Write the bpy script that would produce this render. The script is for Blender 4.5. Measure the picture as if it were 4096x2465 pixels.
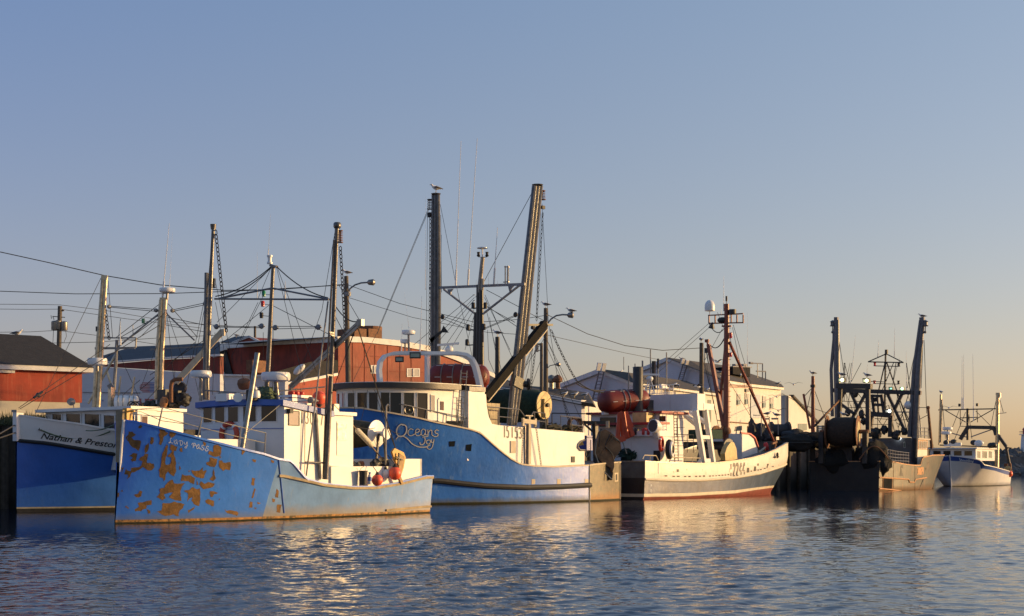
import bpy, math, random
from mathutils import Vector, Matrix, noise
random.seed(7)
for o in list(bpy.data.objects): bpy.data.objects.remove(o)
SC = bpy.context.scene; COL = SC.collection
R = math.radians
# ---- camera (photo pixel grid 4096x2465: focal 6000 px, horizon at row 1860) ----
FP, CX, HY, HC = 6000.0, 2048.0, 1860.0, 1.8
cam = bpy.data.cameras.new('camera'); camo = bpy.data.objects.new('camera', cam); COL.objects.link(camo)
camo.location = (0, 0, HC); camo.rotation_euler = (R(90), 0, 0)
cam.sensor_width = 36; cam.lens = 36*FP/4096; cam.shift_y = (HY-1232.5)/4096
cam.clip_start = .5; cam.clip_end = 9000
SC.camera = camo
# ---- sun and sky ----
SUN_EL, SUN_B = 8.5, -8.0
w = bpy.data.worlds.new("World"); SC.world = w; w.use_nodes = True
nt = w.node_tree; bg = nt.nodes['Background']
sky = nt.nodes.new('ShaderNodeTexSky'); sky.sky_type = 'NISHITA'; sky.sun_disc = False
sky.sun_elevation = R(SUN_EL); sky.sun_rotation = R(90+SUN_B)
sky.air_density = 1.0; sky.dust_density = 1.0; sky.ozone_density = 4.0; sky.altitude = 0
bg.inputs[1].default_value = .12
def wnode(op, a, b):
    n = nt.nodes.new('ShaderNodeVectorMath'); n.operation = op
    for i, x in ((0, a), (1, b)):
        if isinstance(x, tuple): n.inputs[i].default_value = x
        else: nt.links.new(x, n.inputs[i])
    return n.outputs[0]
wtc = nt.nodes.new('ShaderNodeTexCoord'); wsx = nt.nodes.new('ShaderNodeSeparateXYZ'); nt.links.new(wtc.outputs['Generated'], wsx.inputs[0])
wcl = nt.nodes.new('ShaderNodeClamp'); wcl.inputs[1].default_value = -.42; wcl.inputs[2].default_value = .8; nt.links.new(wsx.outputs[0], wcl.inputs[0])
wcx = nt.nodes.new('ShaderNodeCombineXYZ')
for i in range(3): nt.links.new(wcl.outputs[0], wcx.inputs[i])
wcz = nt.nodes.new('ShaderNodeClamp'); wcz.inputs[1].default_value = 0; wcz.inputs[2].default_value = .4; nt.links.new(wsx.outputs[2], wcz.inputs[0])
wzz = nt.nodes.new('ShaderNodeCombineXYZ')
for i in range(3): nt.links.new(wcz.outputs[0], wzz.inputs[i])
veil = wnode('ADD', wnode('ADD', (.65, .67, .33), wnode('MULTIPLY', wzz.outputs[0], (-.85, -.05, 1.55))), wnode('MULTIPLY', wcx.outputs[0], (.58, .62, .06)))   # warm evening airlight growing towards the sun
nt.links.new(wnode('ADD', wnode('MULTIPLY', sky.outputs[0], (1.25, .70, .66)), veil), bg.inputs[0])
sl = bpy.data.lights.new('sun', 'SUN'); sl.energy = 3.0; sl.angle = R(.55); sl.color = (1, .66, .27)
so = bpy.data.objects.new('sun', sl); COL.objects.link(so)
sd = Vector((math.cos(R(SUN_B))*math.cos(R(SUN_EL)), -math.sin(R(SUN_B))*math.cos(R(SUN_EL)), math.sin(R(SUN_EL))))
so.rotation_euler = (-sd).to_track_quat('-Z', 'Y').to_euler()
so.location = sd*200
SC.view_settings.view_transform = 'Standard'; SC.view_settings.look = 'None'
SC.view_settings.exposure = 0.8; SC.view_settings.gamma = 1; SC.view_settings.use_curve_mapping = False
SC.render.engine = 'CYCLES'
SC.render.resolution_x = 1024; SC.render.resolution_y = 616

# ---------------- helpers ----------------
def V(*a): return Vector(a)
def P(px, py, d): return Vector(((px-CX)*d/FP, d, HC+(HY-py)*d/FP))
def dwl(py): return FP*HC/(py-HY)
def interp(pl, x):
    if x <= pl[0][0]: return pl[0][1]
    for (a, b), (c, d) in zip(pl, pl[1:]):
        if x <= c: return b+(d-b)*(x-a)/(c-a) if c > a else d
    return pl[-1][1]
def smooth_interp(pl, x):
    if x <= pl[0][0]: return pl[0][1]
    if x >= pl[-1][0]: return pl[-1][1]
    n = len(pl)
    for i in range(n-1):
        x0, y0 = pl[i]; x1, y1 = pl[i+1]
        if x <= x1:
            m0 = (y1-pl[i-1][1])/(x1-pl[i-1][0]) if i > 0 else (y1-y0)/(x1-x0)
            m1 = (pl[i+2][1]-y0)/(pl[i+2][0]-x0) if i < n-2 else (y1-y0)/(x1-x0)
            h = x1-x0; t = (x-x0)/h
            return (2*t**3-3*t*t+1)*y0+(t**3-2*t*t+t)*h*m0+(-2*t**3+3*t*t)*y1+(t**3-t*t)*h*m1

class Frame:
    def __init__(s, O, a):
        s.O = Vector((O[0], O[1], 0)); s.a = R(a)
        s.e = Vector((math.cos(s.a), math.sin(s.a), 0)); s.n = Vector((-math.sin(s.a), math.cos(s.a), 0))
    def L(s, w):
        d = w-s.O; return Vector((d.dot(s.e), d.dot(s.n), d.z))
    def W(s, l): return s.O+s.e*l[0]+s.n*l[1]+Vector((0, 0, l[2]))
    def _hit(s, px, py, ax, val):
        c = s.L(Vector((0, 0, HC))); q = s.L(P(px, py, 1.0))-c
        t = (val-c[ax])/q[ax]; return c+q*t
    def u(s, px, py, u): return s._hit(px, py, 0, u)
    def v(s, px, py, v): return s._hit(px, py, 1, v)
    def z(s, px, py, z): return s._hit(px, py, 2, z)
    def d(s, px, py, d): return s.L(P(px, py, d))
    def px(s, l):
        w = s.W(l); return CX+FP*w.x/w.y, HY-FP*(w.z-HC)/w.y
WF = Frame((0, 0), 0)

class M:
    def __init__(s): s.v = []; s.f = []; s.m = []
    def add(s, vs, fs, mi=0):
        b = len(s.v); s.v += [tuple(x) for x in vs]
        for f in fs: s.f.append([i+b for i in f]); s.m.append(mi)
        return s
    def box(s, a, b, mi=0):
        (x0, x1), (y0, y1), (z0, z1) = [sorted(t) for t in zip(a, b)]
        vs = [(x, y, z) for z in (z0, z1) for y in (y0, y1) for x in (x0, x1)]
        return s.add(vs, [(0, 2, 3, 1), (4, 5, 7, 6), (0, 1, 5, 4), (2, 6, 7, 3), (0, 4, 6, 2), (1, 3, 7, 5)], mi)
    def hexa(s, q, mi=0):   # 8 corners: bottom 4 (loop), top 4 (loop)
        return s.add(q, [(3, 2, 1, 0), (4, 5, 6, 7), (0, 1, 5, 4), (1, 2, 6, 5), (2, 3, 7, 6), (3, 0, 4, 7)], mi)
    def beam(s, a, b, w, h=None, up=(0, 0, 1), mi=0, w2=None, h2=None):
        a = Vector(a); b = Vector(b); h = h or w; w2 = w2 or w; h2 = h2 or h
        d = (b-a).normalized(); up = Vector(up)
        if abs(d.dot(up)) > .98: up = Vector((1, 0, 0))
        x = d.cross(up).normalized(); y = x.cross(d).normalized()
        q = []
        for p, ww, hh in ((a, w, h), (b, w2, h2)):
            q += [p-x*ww/2-y*hh/2, p+x*ww/2-y*hh/2, p+x*ww/2+y*hh/2, p-x*ww/2+y*hh/2]
        return s.hexa(q, mi)
    def tube(s, pts, r, n=6, mi=0, cap=True, closed=False):
        pts = [Vector(p) for p in pts]; k = len(pts)
        rs = r if isinstance(r, (list, tuple)) else [r]*k
        vs = []; prev = None
        for i, p in enumerate(pts):
            if closed: t = pts[(i+1) % k]-pts[i-1]
            else: t = pts[min(i+1, k-1)]-pts[max(i-1, 0)]
            t = t.normalized() if t.length > 1e-9 else Vector((0, 0, 1))
            if prev is None:
                a = Vector((0, 0, 1)) if abs(t.z) < .9 else Vector((1, 0, 0)); x = t.cross(a).normalized()
            else:
                x = prev-t*prev.dot(t); x = x.normalized() if x.length > 1e-6 else prev
            prev = x; y = t.cross(x)
            for j in range(n):
                an = 2*math.pi*j/n; vs.append(p+(x*math.cos(an)+y*math.sin(an))*rs[i])
        fs = []
        for i in range(k if closed else k-1):
            i2 = (i+1) % k
            for j in range(n): fs.append((i*n+j, i*n+(j+1) % n, i2*n+(j+1) % n, i2*n+j))
        if cap and not closed: fs += [tuple(range(n))[::-1], tuple((k-1)*n+j for j in range(n))]
        return s.add(vs, fs, mi)
    def lathe(s, prof, c, ax=(0, 0, 1), n=16, mi=0):  # prof: (r, h) along ax
        ax = Vector(ax).normalized(); c = Vector(c)
        a = Vector((1, 0, 0)) if abs(ax.x) < .9 else Vector((0, 1, 0)); x = ax.cross(a).normalized(); y = ax.cross(x)
        vs = []; k = len(prof)
        for r, h in prof:
            for j in range(n):
                an = 2*math.pi*j/n; vs.append(c+ax*h+(x*math.cos(an)+y*math.sin(an))*max(r, 1e-4))
        fs = [(i*n+j, i*n+(j+1) % n, (i+1)*n+(j+1) % n, (i+1)*n+j) for i in range(k-1) for j in range(n)]
        fs += [tuple(range(n))[::-1], tuple((k-1)*n+j for j in range(n))]
        return s.add(vs, fs, mi)
    def ball(s, c, r, n=14, m=10, sc=(1, 1, 1), mi=0, rot=None):
        c = Vector(c); vs = []; fs = []
        for i in range(m+1):
            th = math.pi*i/m
            for j in range(n):
                an = 2*math.pi*j/n
                q = Vector((math.sin(th)*math.cos(an)*sc[0], math.sin(th)*math.sin(an)*sc[1], math.cos(th)*sc[2]))*r
                if rot: q = rot @ q
                vs.append(c+q)
        for i in range(m):
            for j in range(n): fs.append((i*n+j, (i+1)*n+j, (i+1)*n+(j+1) % n, i*n+(j+1) % n))
        return s.add(vs, fs, mi)
    def prism(s, poly, off, mi=0):
        off = Vector(off); a = [Vector(p) for p in poly]; n = len(a)
        return s.add(a+[p+off for p in a], [tuple(range(n))[::-1], tuple(range(n, 2*n))]+[(i, (i+1) % n, n+(i+1) % n, n+i) for i in range(n)], mi)
    def torus(s, c, ax, R_, r, n=24, k=8, mi=0, a0=0, a1=None):
        ax = Vector(ax).normalized(); c = Vector(c)
        a = Vector((1, 0, 0)) if abs(ax.x) < .9 else Vector((0, 1, 0)); x = ax.cross(a).normalized(); y = ax.cross(x)
        full = a1 is None; a1 = a1 or 2*math.pi
        N = n if full else n+1
        pts = [c+(x*math.cos(a0+(a1-a0)*i/n)+y*math.sin(a0+(a1-a0)*i/n))*R_ for i in range(N)]
        return s.tube(pts, r, k, mi, closed=full)
    def chain(s, a, b, r=.03, sag=0, link=.14):
        a = Vector(a); b = Vector(b); L = (b-a).length; n = max(2, int(L/link))
        for i in range(n):
            t0 = i/n; t1 = (i+1.25)/n
            p = a.lerp(b, t0)-Vector((0, 0, 4*sag*t0*(1-t0))); q = a.lerp(b, min(t1, 1))-Vector((0, 0, 4*sag*min(t1, 1)*(1-min(t1, 1))))
            d = (q-p).normalized(); x = d.cross(Vector((0, 0, 1)) if abs(d.z) < .9 else Vector((1, 0, 0))).normalized()
            if i % 2: x = d.cross(x)
            w_ = r*1.1
            s.tube([p-x*w_*.3, p.lerp(q, .25)-x*w_, p.lerp(q, .75)-x*w_, q, p.lerp(q, .75)+x*w_, p.lerp(q, .25)+x*w_], r*.42, 4, closed=True)
        return s
    def build(s, name, mats, parent=None, smooth=True, ang=38):
        me = bpy.data.meshes.new(name); me.from_pydata(s.v, [], s.f)
        if not isinstance(mats, (list, tuple)): mats = [mats]
        for m_ in mats: me.materials.append(m_)
        me.polygons.foreach_set('material_index', s.m)
        if smooth and len(s.f):
            me.polygons.foreach_set('use_smooth', [True]*len(me.polygons))
            me.set_sharp_from_angle(angle=R(ang))
        me.update()
        o = bpy.data.objects.new(name, me); COL.objects.link(o)
        if parent is not None: o.parent = parent
        return o

def tag(o, label=None, cat=None, group=None, kind=None):
    if label: o['label'] = label
    if cat: o['category'] = cat
    if group: o['group'] = group
    if kind: o['kind'] = kind
    return o
def empty(name, loc, rz, label, cat, group=None):
    o = bpy.data.objects.new(name, None); COL.objects.link(o); o.location = loc; o.rotation_euler = (0, 0, rz)
    o.empty_display_size = .3
    return tag(o, label, cat, group)
def kids(o): return [c for c in bpy.data.objects if c.parent == o]
def copy_tree(o, loc, rz, label, parent=None, scale=None):
    c = o.copy(); COL.objects.link(c); c.parent = parent
    if parent is None:
        c.location = loc; c.rotation_euler = (0, 0, rz); c['label'] = label
        if scale: c.scale = (scale,)*3
    for ch in kids(o): copy_tree(ch, None, None, None, c)
    return c
def sagline(a, b, sag, n=16):
    a = Vector(a); b = Vector(b)
    return [a.lerp(b, i/n)-Vector((0, 0, 4*sag*(i/n)*(1-i/n))) for i in range(n+1)]

# ---------------- materials ----------------
def mat(name, col, rough=.5, var=.12, scale=1.5, streak=0, scol=(.16, .07, .025), sth=.6, metal=0, bump=.15, bsc=12, spec=.5,
        spots=0, pcol=(.2, .08, .03), psc=3, pth=.62, zdirt=None, emit=None, panel=None, coat=0, rvar=0):
    m = bpy.data.materials.new(name); m.use_nodes = True; t = m.node_tree; N = t.nodes; Lk = t.links.new
    b = N['Principled BSDF']; b.inputs['Roughness'].default_value = rough; b.inputs['Metallic'].default_value = metal
    b.inputs['Specular IOR Level'].default_value = spec; b.inputs['Coat Weight'].default_value = coat; b.inputs['Coat Roughness'].default_value = .3
    tc = N.new('ShaderNodeTexCoord')
    def noi(sc, det=5, mp=None, ro=.6):
        n = N.new('ShaderNodeTexNoise'); n.inputs['Scale'].default_value = sc; n.inputs['Detail'].default_value = det
        n.inputs['Roughness'].default_value = ro
        if mp:
            q = N.new('ShaderNodeMapping'); q.inputs['Scale'].default_value = mp; Lk(tc.outputs['Object'], q.inputs[0]); Lk(q.outputs[0], n.inputs[0])
        else: Lk(tc.outputs['Object'], n.inputs[0])
        return n.outputs[0]
    def rmp(x, a, b_):
        r = N.new('ShaderNodeMapRange'); r.inputs[1].default_value = a; r.inputs[2].default_value = b_; Lk(x, r.inputs[0]); return r.outputs[0]
    def mix(f, a, c):
        x = N.new('ShaderNodeMix'); x.data_type = 'RGBA'
        for i, vv in ((0, f), (6, a), (7, c)):
            if isinstance(vv, (int, float)): x.inputs[i].default_value = vv
            elif isinstance(vv, tuple): x.inputs[i].default_value = (*vv[:3], 1)
            else: Lk(vv, x.inputs[i])
        return x.outputs[2]
    def mul(a, c):
        x = N.new('ShaderNodeMath'); x.operation = 'MULTIPLY'
        for i, vv in ((0, a), (1, c)):
            if isinstance(vv, (int, float)): x.inputs[i].default_value = vv
            else: Lk(vv, x.inputs[i])
        return x.outputs[0]
    n1 = noi(scale, 6)
    c = mix(rmp(n1, .3, .7), tuple(x*(1-var) for x in col), tuple(min(1, x*(1+var)) for x in col))
    if streak:
        sk = rmp(noi(1, 5, (5, 5, .55)), sth, sth+.16)
        sk = mul(mul(sk, rmp(noi(.7, 3), .35, .65)), streak); c = mix(sk, c, scol)
    if spots:
        sp = mul(rmp(noi(psc, 8, None, .7), pth, pth+.04), spots); c = mix(sp, c, pcol)
    if zdirt:   # (z0, z1, colour, strength): grime between heights
        sx = N.new('ShaderNodeSeparateXYZ'); Lk(tc.outputs['Object'], sx.inputs[0])
        a = N.new('ShaderNodeMath'); a.operation = 'ADD'; Lk(sx.outputs[2], a.inputs[0]); Lk(mul(rmp(noi(2.5, 6), .3, .7), -.35*(zdirt[1]-zdirt[0])), a.inputs[1])
        zz = rmp(a.outputs[0], zdirt[1], zdirt[0]); c = mix(mul(zz, zdirt[3]), c, zdirt[2])
    Lk(c, b.inputs['Base Color'])
    h = None
    if bump:
        bp = N.new('ShaderNodeBump'); bp.inputs['Strength'].default_value = bump; bp.inputs['Distance'].default_value = .02
        Lk(noi(bsc, 4), bp.inputs['Height']); Lk(bp.outputs[0], b.inputs['Normal'])
        if rvar:   # slow waviness of plating
            b2 = N.new('ShaderNodeBump'); b2.inputs['Strength'].default_value = rvar; b2.inputs['Distance'].default_value = .08
            Lk(noi(1, 3, (1.3, 1.3, 1.0)), b2.inputs['Height']); Lk(b2.outputs[0], bp.inputs['Normal'])
    if panel:  # boards/siding: (axis mapping scale, colour)
        wv = N.new('ShaderNodeTexWave'); wv.wave_type = 'BANDS'; wv.bands_direction = panel[0]; wv.wave_profile = 'SAW'
        wv.inputs['Scale'].default_value = panel[1]; wv.inputs['Distortion'].default_value = 0
        Lk(tc.outputs['Object'], wv.inputs[0])
        b3 = N.new('ShaderNodeBump'); b3.inputs['Strength'].default_value = panel[2]; b3.inputs['Distance'].default_value = .05
        Lk(wv.outputs[1], b3.inputs['Height']); Lk(b3.outputs[0], b.inputs['Normal'])
        if bump: Lk(b3.outputs[0], bp.inputs['Normal']); Lk(bp.outputs[0], b.inputs['Normal'])
    if emit:
        b.inputs['Emission Color'].default_value = (*emit[:3], 1); b.inputs['Emission Strength'].default_value = emit[3]
    return m
WSTAIN = (-.1, .42, (.16, .085, .02), .85)
mWhite = mat('white_paint', (.69, .68, .66), .38, .06, streak=.35, scol=(.34, .2, .1), sth=.62, bump=.12, rvar=.05)
mWhiteClean = mat('white_gloss', (.72, .72, .71), .3, .04, bump=.05)
mGrey = mat('grey_steel', (.2, .2, .2), .5, .2, 4, streak=.5, sth=.5, metal=.2, bump=.3)
mAlu = mat('weathered_aluminium', (.25, .235, .21), .38, .3, 6, streak=.5, scol=(.08, .06, .04), metal=.6, bump=.2)
mDark = mat('dark_steel', (.03, .028, .026), .5, .3, 5, bump=.3, spots=.4, pcol=(.12, .05, .02))
mBlack = mat('black_rubber', (.015, .015, .016), .6, .3, 5, bump=.3)
mRope = mat('wire_rope', (.04, .036, .032), .7, .3, 20, bump=0)
mRopeL = mat('pale_rope', (.4, .36, .27), .8, .2, 20, bump=0)
mChain = mat('galvanised_chain', (.1, .085, .07), .5, .3, 15, metal=.5, bump=0)
mRust = mat('rusty_steel', (.17, .07, .03), .75, .45, 5, bump=.5, spots=.6, pcol=(.05, .03, .02))
mRustO = mat('orange_rust', (.34, .15, .06), .7, .4, 6, bump=.4)
mGlass = mat('window_glass', (.015, .018, .02), .08, .3, 1, bump=0, spec=.4)
mGlassG = mat('pale_window_glass', (.16, .22, .2), .12, .15, 1, bump=0, spec=.7)
mWood = mat('weathered_wood', (.26, .19, .11), .7, .35, 3, streak=.5, scol=(.06, .045, .03), bump=.5)
mPole = mat('pole_wood', (.1, .08, .06), .8, .3, 5, streak=.6, scol=(.05, .04, .03), bump=.5)
mOrange = mat('orange_fibreglass_shade_toned', (.17, .018, .01), .5, .25, 2, streak=.4, scol=(.2, .08, .05), bump=.15)  # lifeboat capsules: base colour darkened to carry the shade they sit in
mRing = mat('life_ring_red', (.5, .06, .025), .5, .15, 3, bump=.1)
mWeed = mat('waterline_weed', (.02, .022, .008), .6, .5, 8, bump=.8, spots=.5, pcol=(.07, .06, .02))
mWRust = mat('waterline_rust', (.34, .17, .05), .6, .5, 6, spots=.8, pcol=(.06, .05, .02), psc=5, pth=.52, bump=.4)
mBuoy = mat('red_buoy_vinyl', (.85, .12, .05), .45, .06, 3, bump=.04)
mRed = mat('red_paint', (.5, .03, .02), .4, .15, 3, bump=.1)
mCrane = mat('red_crane_paint', (.55, .07, .025), .4, .2, 3, streak=.5, scol=(.1, .03, .02), bump=.1)
mMastRed = mat('oxide_red_paint', (.2, .045, .025), .4, .2, 3, streak=.4, scol=(.08, .03, .02), bump=.1)
mNetG = mat('green_net', (.012, .035, .024), .9, .4, 8, bump=1, bsc=40)
mNetB = mat('brown_net', (.06, .05, .025), .9, .5, 6, bump=1, bsc=40, spots=.5, pcol=(.02, .06, .04))
mBlueTarp = mat('blue_plastic', (.02, .05, .35), .4, .15, 3)
mYellow = mat('yellow_paint', (.6, .33, .06), .5, .2, 4, streak=.4, bump=.2)
mLampRed = mat('red_lamp_glass', (.5, .02, .02), .2, .1, 3, bump=0)
mLampGreen = mat('green_lamp_glass', (.01, .22, .1), .2, .1, 3, bump=0)
mGullW = mat('gull_white', (.75, .74, .72), .8, .05, 8, bump=0)
mGullG = mat('gull_grey', (.09, .08, .075), .8, .2, 8, bump=0)
mBill = mat('gull_bill', (.55, .38, .08), .5, .1, 8, bump=0)
mSteelMast = mat('grey_steel_mast', (.11, .105, .1), .32, .35, 5, streak=.6, scol=(.05, .04, .03), metal=.35, bump=.25)
mDeck = mat('deck_grey', (.2, .2, .2), .7, .3, 2, bump=.3, spots=.3)
# ---------------- hull surface ----------------
class Hull:
    def __init__(s, fr, vis, uw, ud, bw, bd, sheer=None, p=1.3, N=56, zfix=None, q=1.0, kn=1.0):
        s.fr = fr; s.vis = vis; s.uw = uw; s.ud = ud; s.bw_ = bw; s.bd_ = bd; s.p = p; s.N = N; s.q = q
        s.kn = kn; s.sheer = sheer; s.zc = {}; s.zfix = zfix
        s.grid = None
    def UW(s, t): return s.uw[0]+(s.uw[1]-s.uw[0])*t
    def UD(s, t): return s.ud[0]+(s.ud[1]-s.ud[0])*t
    def bw(s, t): return smooth_interp(s.bw_, t)
    def bd(s, t): return smooth_interp(s.bd_, t)
    def zs(s, t):
        if s.zfix: return smooth_interp(s.zfix, t)
        k = round(t, 5)
        if k not in s.zc:
            w = s.fr.W((s.UD(t), s.vis*s.bd(t), 0)); px = CX+FP*w.x/w.y
            s.zc[k] = HC+(HY-interp(s.sheer, px))*w.y/FP
        return s.zc[k]
    def surf(s, t, z, sd=None, off=0):
        sd = s.vis if sd is None else sd
        zt = s.zs(t); r = z/zt; bw = s.bw(t); bd = s.bd(t)
        if r < 0:
            b = bw*max(0, 1+z*.5); u = s.UW(t)+ (z*.4*t if t > .5 else 0)
        else:
            r = min(r/s.kn, 1.3 if s.kn == 1 else 1); b = bw+(bd-bw)*r**s.p; u = s.UW(t)+(s.UD(t)-s.UW(t))*r**s.q
        return Vector((u, sd*(b+off), z))
    def norm(s, t, z, sd=None):
        sd = s.vis if sd is None else sd
        t1 = min(t+.01, 1); a = s.surf(t1, z, sd)-s.surf(t1-.02, z, sd); b = s.surf(t, z+.05, sd)-s.surf(t, z-.05, sd)
        n = a.cross(b).normalized()
        return n if n.y*sd > 0 else -n
    def pt(s, t, z, off=.01, sd=None): return s.surf(t, z, sd)+s.norm(t, z, sd)*off
    def level(s, pl):
        c = {}
        def f(t):
            k = round(t, 5)
            if k not in c:
                z = 1.0
                for _ in range(6):
                    w = s.fr.W(s.surf(t, z)); z = HC+(HY-interp(pl, CX+FP*w.x/w.y))*w.y/FP
                c[k] = z
            return c[k]
        return f
    def hit(s, px, py):
        if s.grid is None:
            s.grid = []
            for i in range(61):
                for j in range(13):
                    t = i/60; z = s.zs(t)*j/12; s.grid.append((t, z, *s.fr.px(s.surf(t, z))))
        g = min(s.grid, key=lambda q: (q[2]-px)**2+(q[3]-py)**2); t, z = g[0], g[1]
        for _ in range(6):
            a, b = s.fr.px(s.surf(t, z)); e = 1e-3
            t2 = t+e if t < .5 else t-e; et = t2-t
            a1, b1 = s.fr.px(s.surf(t2, z)); a2, b2 = s.fr.px(s.surf(t, z+e))
            j11, j21, j12, j22 = (a1-a)/et, (b1-b)/et, (a2-a)/e, (b2-b)/e
            D = j11*j22-j12*j21
            if abs(D) < 1e-6: break
            dx, dy = px-a, py-b
            t = min(1, max(0, t+(dx*j22-dy*j12)/D)); z += (dy*j11-dx*j21)/D
        return t, z
    def at(s, px, py, off=.01): return s.pt(*s.hit(px, py), off)
    def tpx(s, px, z=None):   # station whose deck edge is at this column
        a, b = 0, 1
        f = lambda t: s.fr.px((s.UD(t), s.vis*s.bd(t), 0))[0]-px
        fa = f(0)
        for _ in range(40):
            m = (a+b)/2
            if (f(m) > 0) == (fa > 0): a = m
            else: b = m
        return (a+b)/2
    def build(s, name, parent, levels, mats, deck, dmat, inmat=None, cap=.07, capmat=None, aft=None, transom=True, stations=None, tr=None, extra=None):
        """levels: level functions from bottom to just below sheer; mats has len(levels)+1 materials"""
        T = stations or [i/s.N for i in range(s.N+1)]
        m = M(); ml = list(dict.fromkeys(mats+([x for x in aft[1]] if aft else [])+(tr or [])+([extra[0]] if extra else []))); nr = 3
        def rows(t):
            zs = [-.6]+[min(l(t), s.zs(t)) if callable(l) else l for l in levels]+[s.zs(t)]
            out = [zs[0]]
            for a, b in zip(zs, zs[1:]):
                k = 6 if len(levels) < 2 else nr
                out += [a+(b-a)*(i+1)/k for i in range(k)]
            return out
        k = 6 if len(levels) < 2 else nr
        nrow = (len(levels)+1)*k+1
        for sd in (1, -1):
            vs = []
            for t in T:
                for z in rows(t): vs.append(s.surf(t, z, sd))
            b = len(m.v); m.v += [tuple(x) for x in vs]
            for i in range(len(T)-1):
                for j in range(nrow-1):
                    f = [b+i*nrow+j, b+(i+1)*nrow+j, b+(i+1)*nrow+j+1, b+i*nrow+j+1]
                    if sd < 0: f = f[::-1]
                    mm = aft[1] if aft and T[i] < aft[0]-1e-6 else mats
                    m.f.append(f[::-1]); m.m.append(ml.index(mm[min(j//k, len(mm)-1)]))
        if transom:
            r = rows(T[0]); vs = []
            for z in r: vs += [s.surf(T[0], z, 1), s.surf(T[0], z, -1)]
            b = len(m.v); m.v += [tuple(x) for x in vs]
            for j in range(nrow-1):
                mm = tr or (aft[1] if aft else mats)
                m.f.append([b+2*j, b+2*j+1, b+2*j+3, b+2*j+2]); m.m.append(ml.index(mm[min(j//k, len(mm)-1)]))
        if extra: extra[1](m, ml.index(extra[0]))
        h = m.build(name, ml, parent)
        # inner bulwark + deck
        m = M(); vs = []
        for t in T:
            z1 = s.zs(t); z0 = min(deck(t) if callable(deck) else deck, z1-.02); bd = s.bd(t)
            bi = max(bd-cap, .01); u = s.UD(t) if t < 1 else s.UD(t)-.04
            p0 = s.surf(t, z0, 1); dk = max(p0.y-cap*.6, .003); u0 = p0.x-(.06 if t > .97 else 0)
            vs += [(u, bi, z1-.004), (u0, dk, z0), (u0, -dk, z0), (u, -bi, z1-.004)]
        fs = []; mi = []
        for i in range(len(T)-1):
            for j, q in ((0, 0), (1, 1), (2, 0)):
                fs.append((4*i+j, 4*(i+1)+j, 4*(i+1)+j+1, 4*i+j+1)); mi.append(q)
        m.v = vs; m.f = fs; m.m = mi
        vs0 = len(m.v); m.add([(s.UD(T[0])+.05, s.bd(T[0])-cap, deck(0) if callable(deck) else deck), (s.UD(T[0])+.05, -s.bd(T[0])+cap, deck(0) if callable(deck) else deck),
                        (s.UD(T[0])+.05, -s.bd(T[0])+cap, s.zs(T[0])-.004), (s.UD(T[0])+.05, s.bd(T[0])-cap, s.zs(T[0])-.004)], [(0, 1, 2, 3)], 0)
        m.build('deck', [inmat or mats[-1], dmat], parent, smooth=False)
        # cap rail
        m = M(); c = capmat or mats[-1]
        for sd in (1, -1):
            vs = []
            for t in T:
                z1 = s.zs(t); bd = s.bd(t); u = s.UD(t)
                vs += [(u, sd*(bd+.025), z1-.05), (u, sd*(bd+.025), z1+.015), (u, sd*max(bd-cap-.02, 0), z1+.015), (u, sd*max(bd-cap-.02, 0), z1-.05)]
            fs = [(4*i+j, 4*(i+1)+j, 4*(i+1)+(j+1) % 4, 4*i+(j+1) % 4) for i in range(len(T)-1) for j in range(4)]
            m.add(vs, fs)
        u = s.UD(T[0]); m.box((u-.03, s.bd(T[0])+.024, s.zs(T[0])-.05), (u+cap, -s.bd(T[0])-.024, s.zs(T[0])+.013))
        m.build('cap_rail', c, parent)
        return h
    def rail(s, m, lv, r, t0=0., t1=1., n=40, off=.0, sd=None, sq=False, mi=0, w=None):
        pts = []
        for i in range(n+1):
            t = t0+(t1-t0)*i/n; z = lv(t) if callable(lv) else lv
            pts.append(s.pt(t, z, off, sd))
        if sq:
            for a, b in zip(pts, pts[1:]): m.beam(a, b+(b-a)*.02, w or r, r, mi=mi)
        else: m.tube(pts, r, 8, mi)

from mathutils.geometry import tessellate_polygon
def patch(m, H, poly, mi=0, off=.008, jag=0, sub=2):
    """polygon given in photo pixels, laid on the hull skin"""
    pts = []
    n = len(poly)
    for i in range(n):
        a = poly[i]; b = poly[(i+1) % n]; L = math.hypot(b[0]-a[0], b[1]-a[1]); k = max(1, int(L/7)) if jag else max(1, int(L/40))
        for j in range(k):
            x = a[0]+(b[0]-a[0])*j/k; y = a[1]+(b[1]-a[1])*j/k
            if jag: x += random.uniform(-jag, jag); y += random.uniform(-jag, jag)
            pts.append((x, y))
    st = [H.hit(*p) for p in pts]
    tr = tessellate_polygon([[Vector((p[0], p[1], 0)) for p in pts]])
    cache = {}
    def vid(t, z):
        k = (round(t, 6), round(z, 5))
        if k not in cache: cache[k] = len(m.v); m.v.append(tuple(H.pt(t, z, off)))
        return cache[k]
    def rec(a, b, c, d):
        if d == 0:
            m.f.append([vid(*a), vid(*b), vid(*c)]); m.m.append(mi); return
        h = lambda p, q: ((p[0]+q[0])/2, (p[1]+q[1])/2)
        ab, bc, ca = h(a, b), h(b, c), h(c, a)
        rec(a, ab, ca, d-1); rec(ab, b, bc, d-1); rec(ca, bc, c, d-1); rec(ab, bc, ca, d-1)
    for a, b, c in tr: rec(st[a], st[b], st[c], sub)
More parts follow.
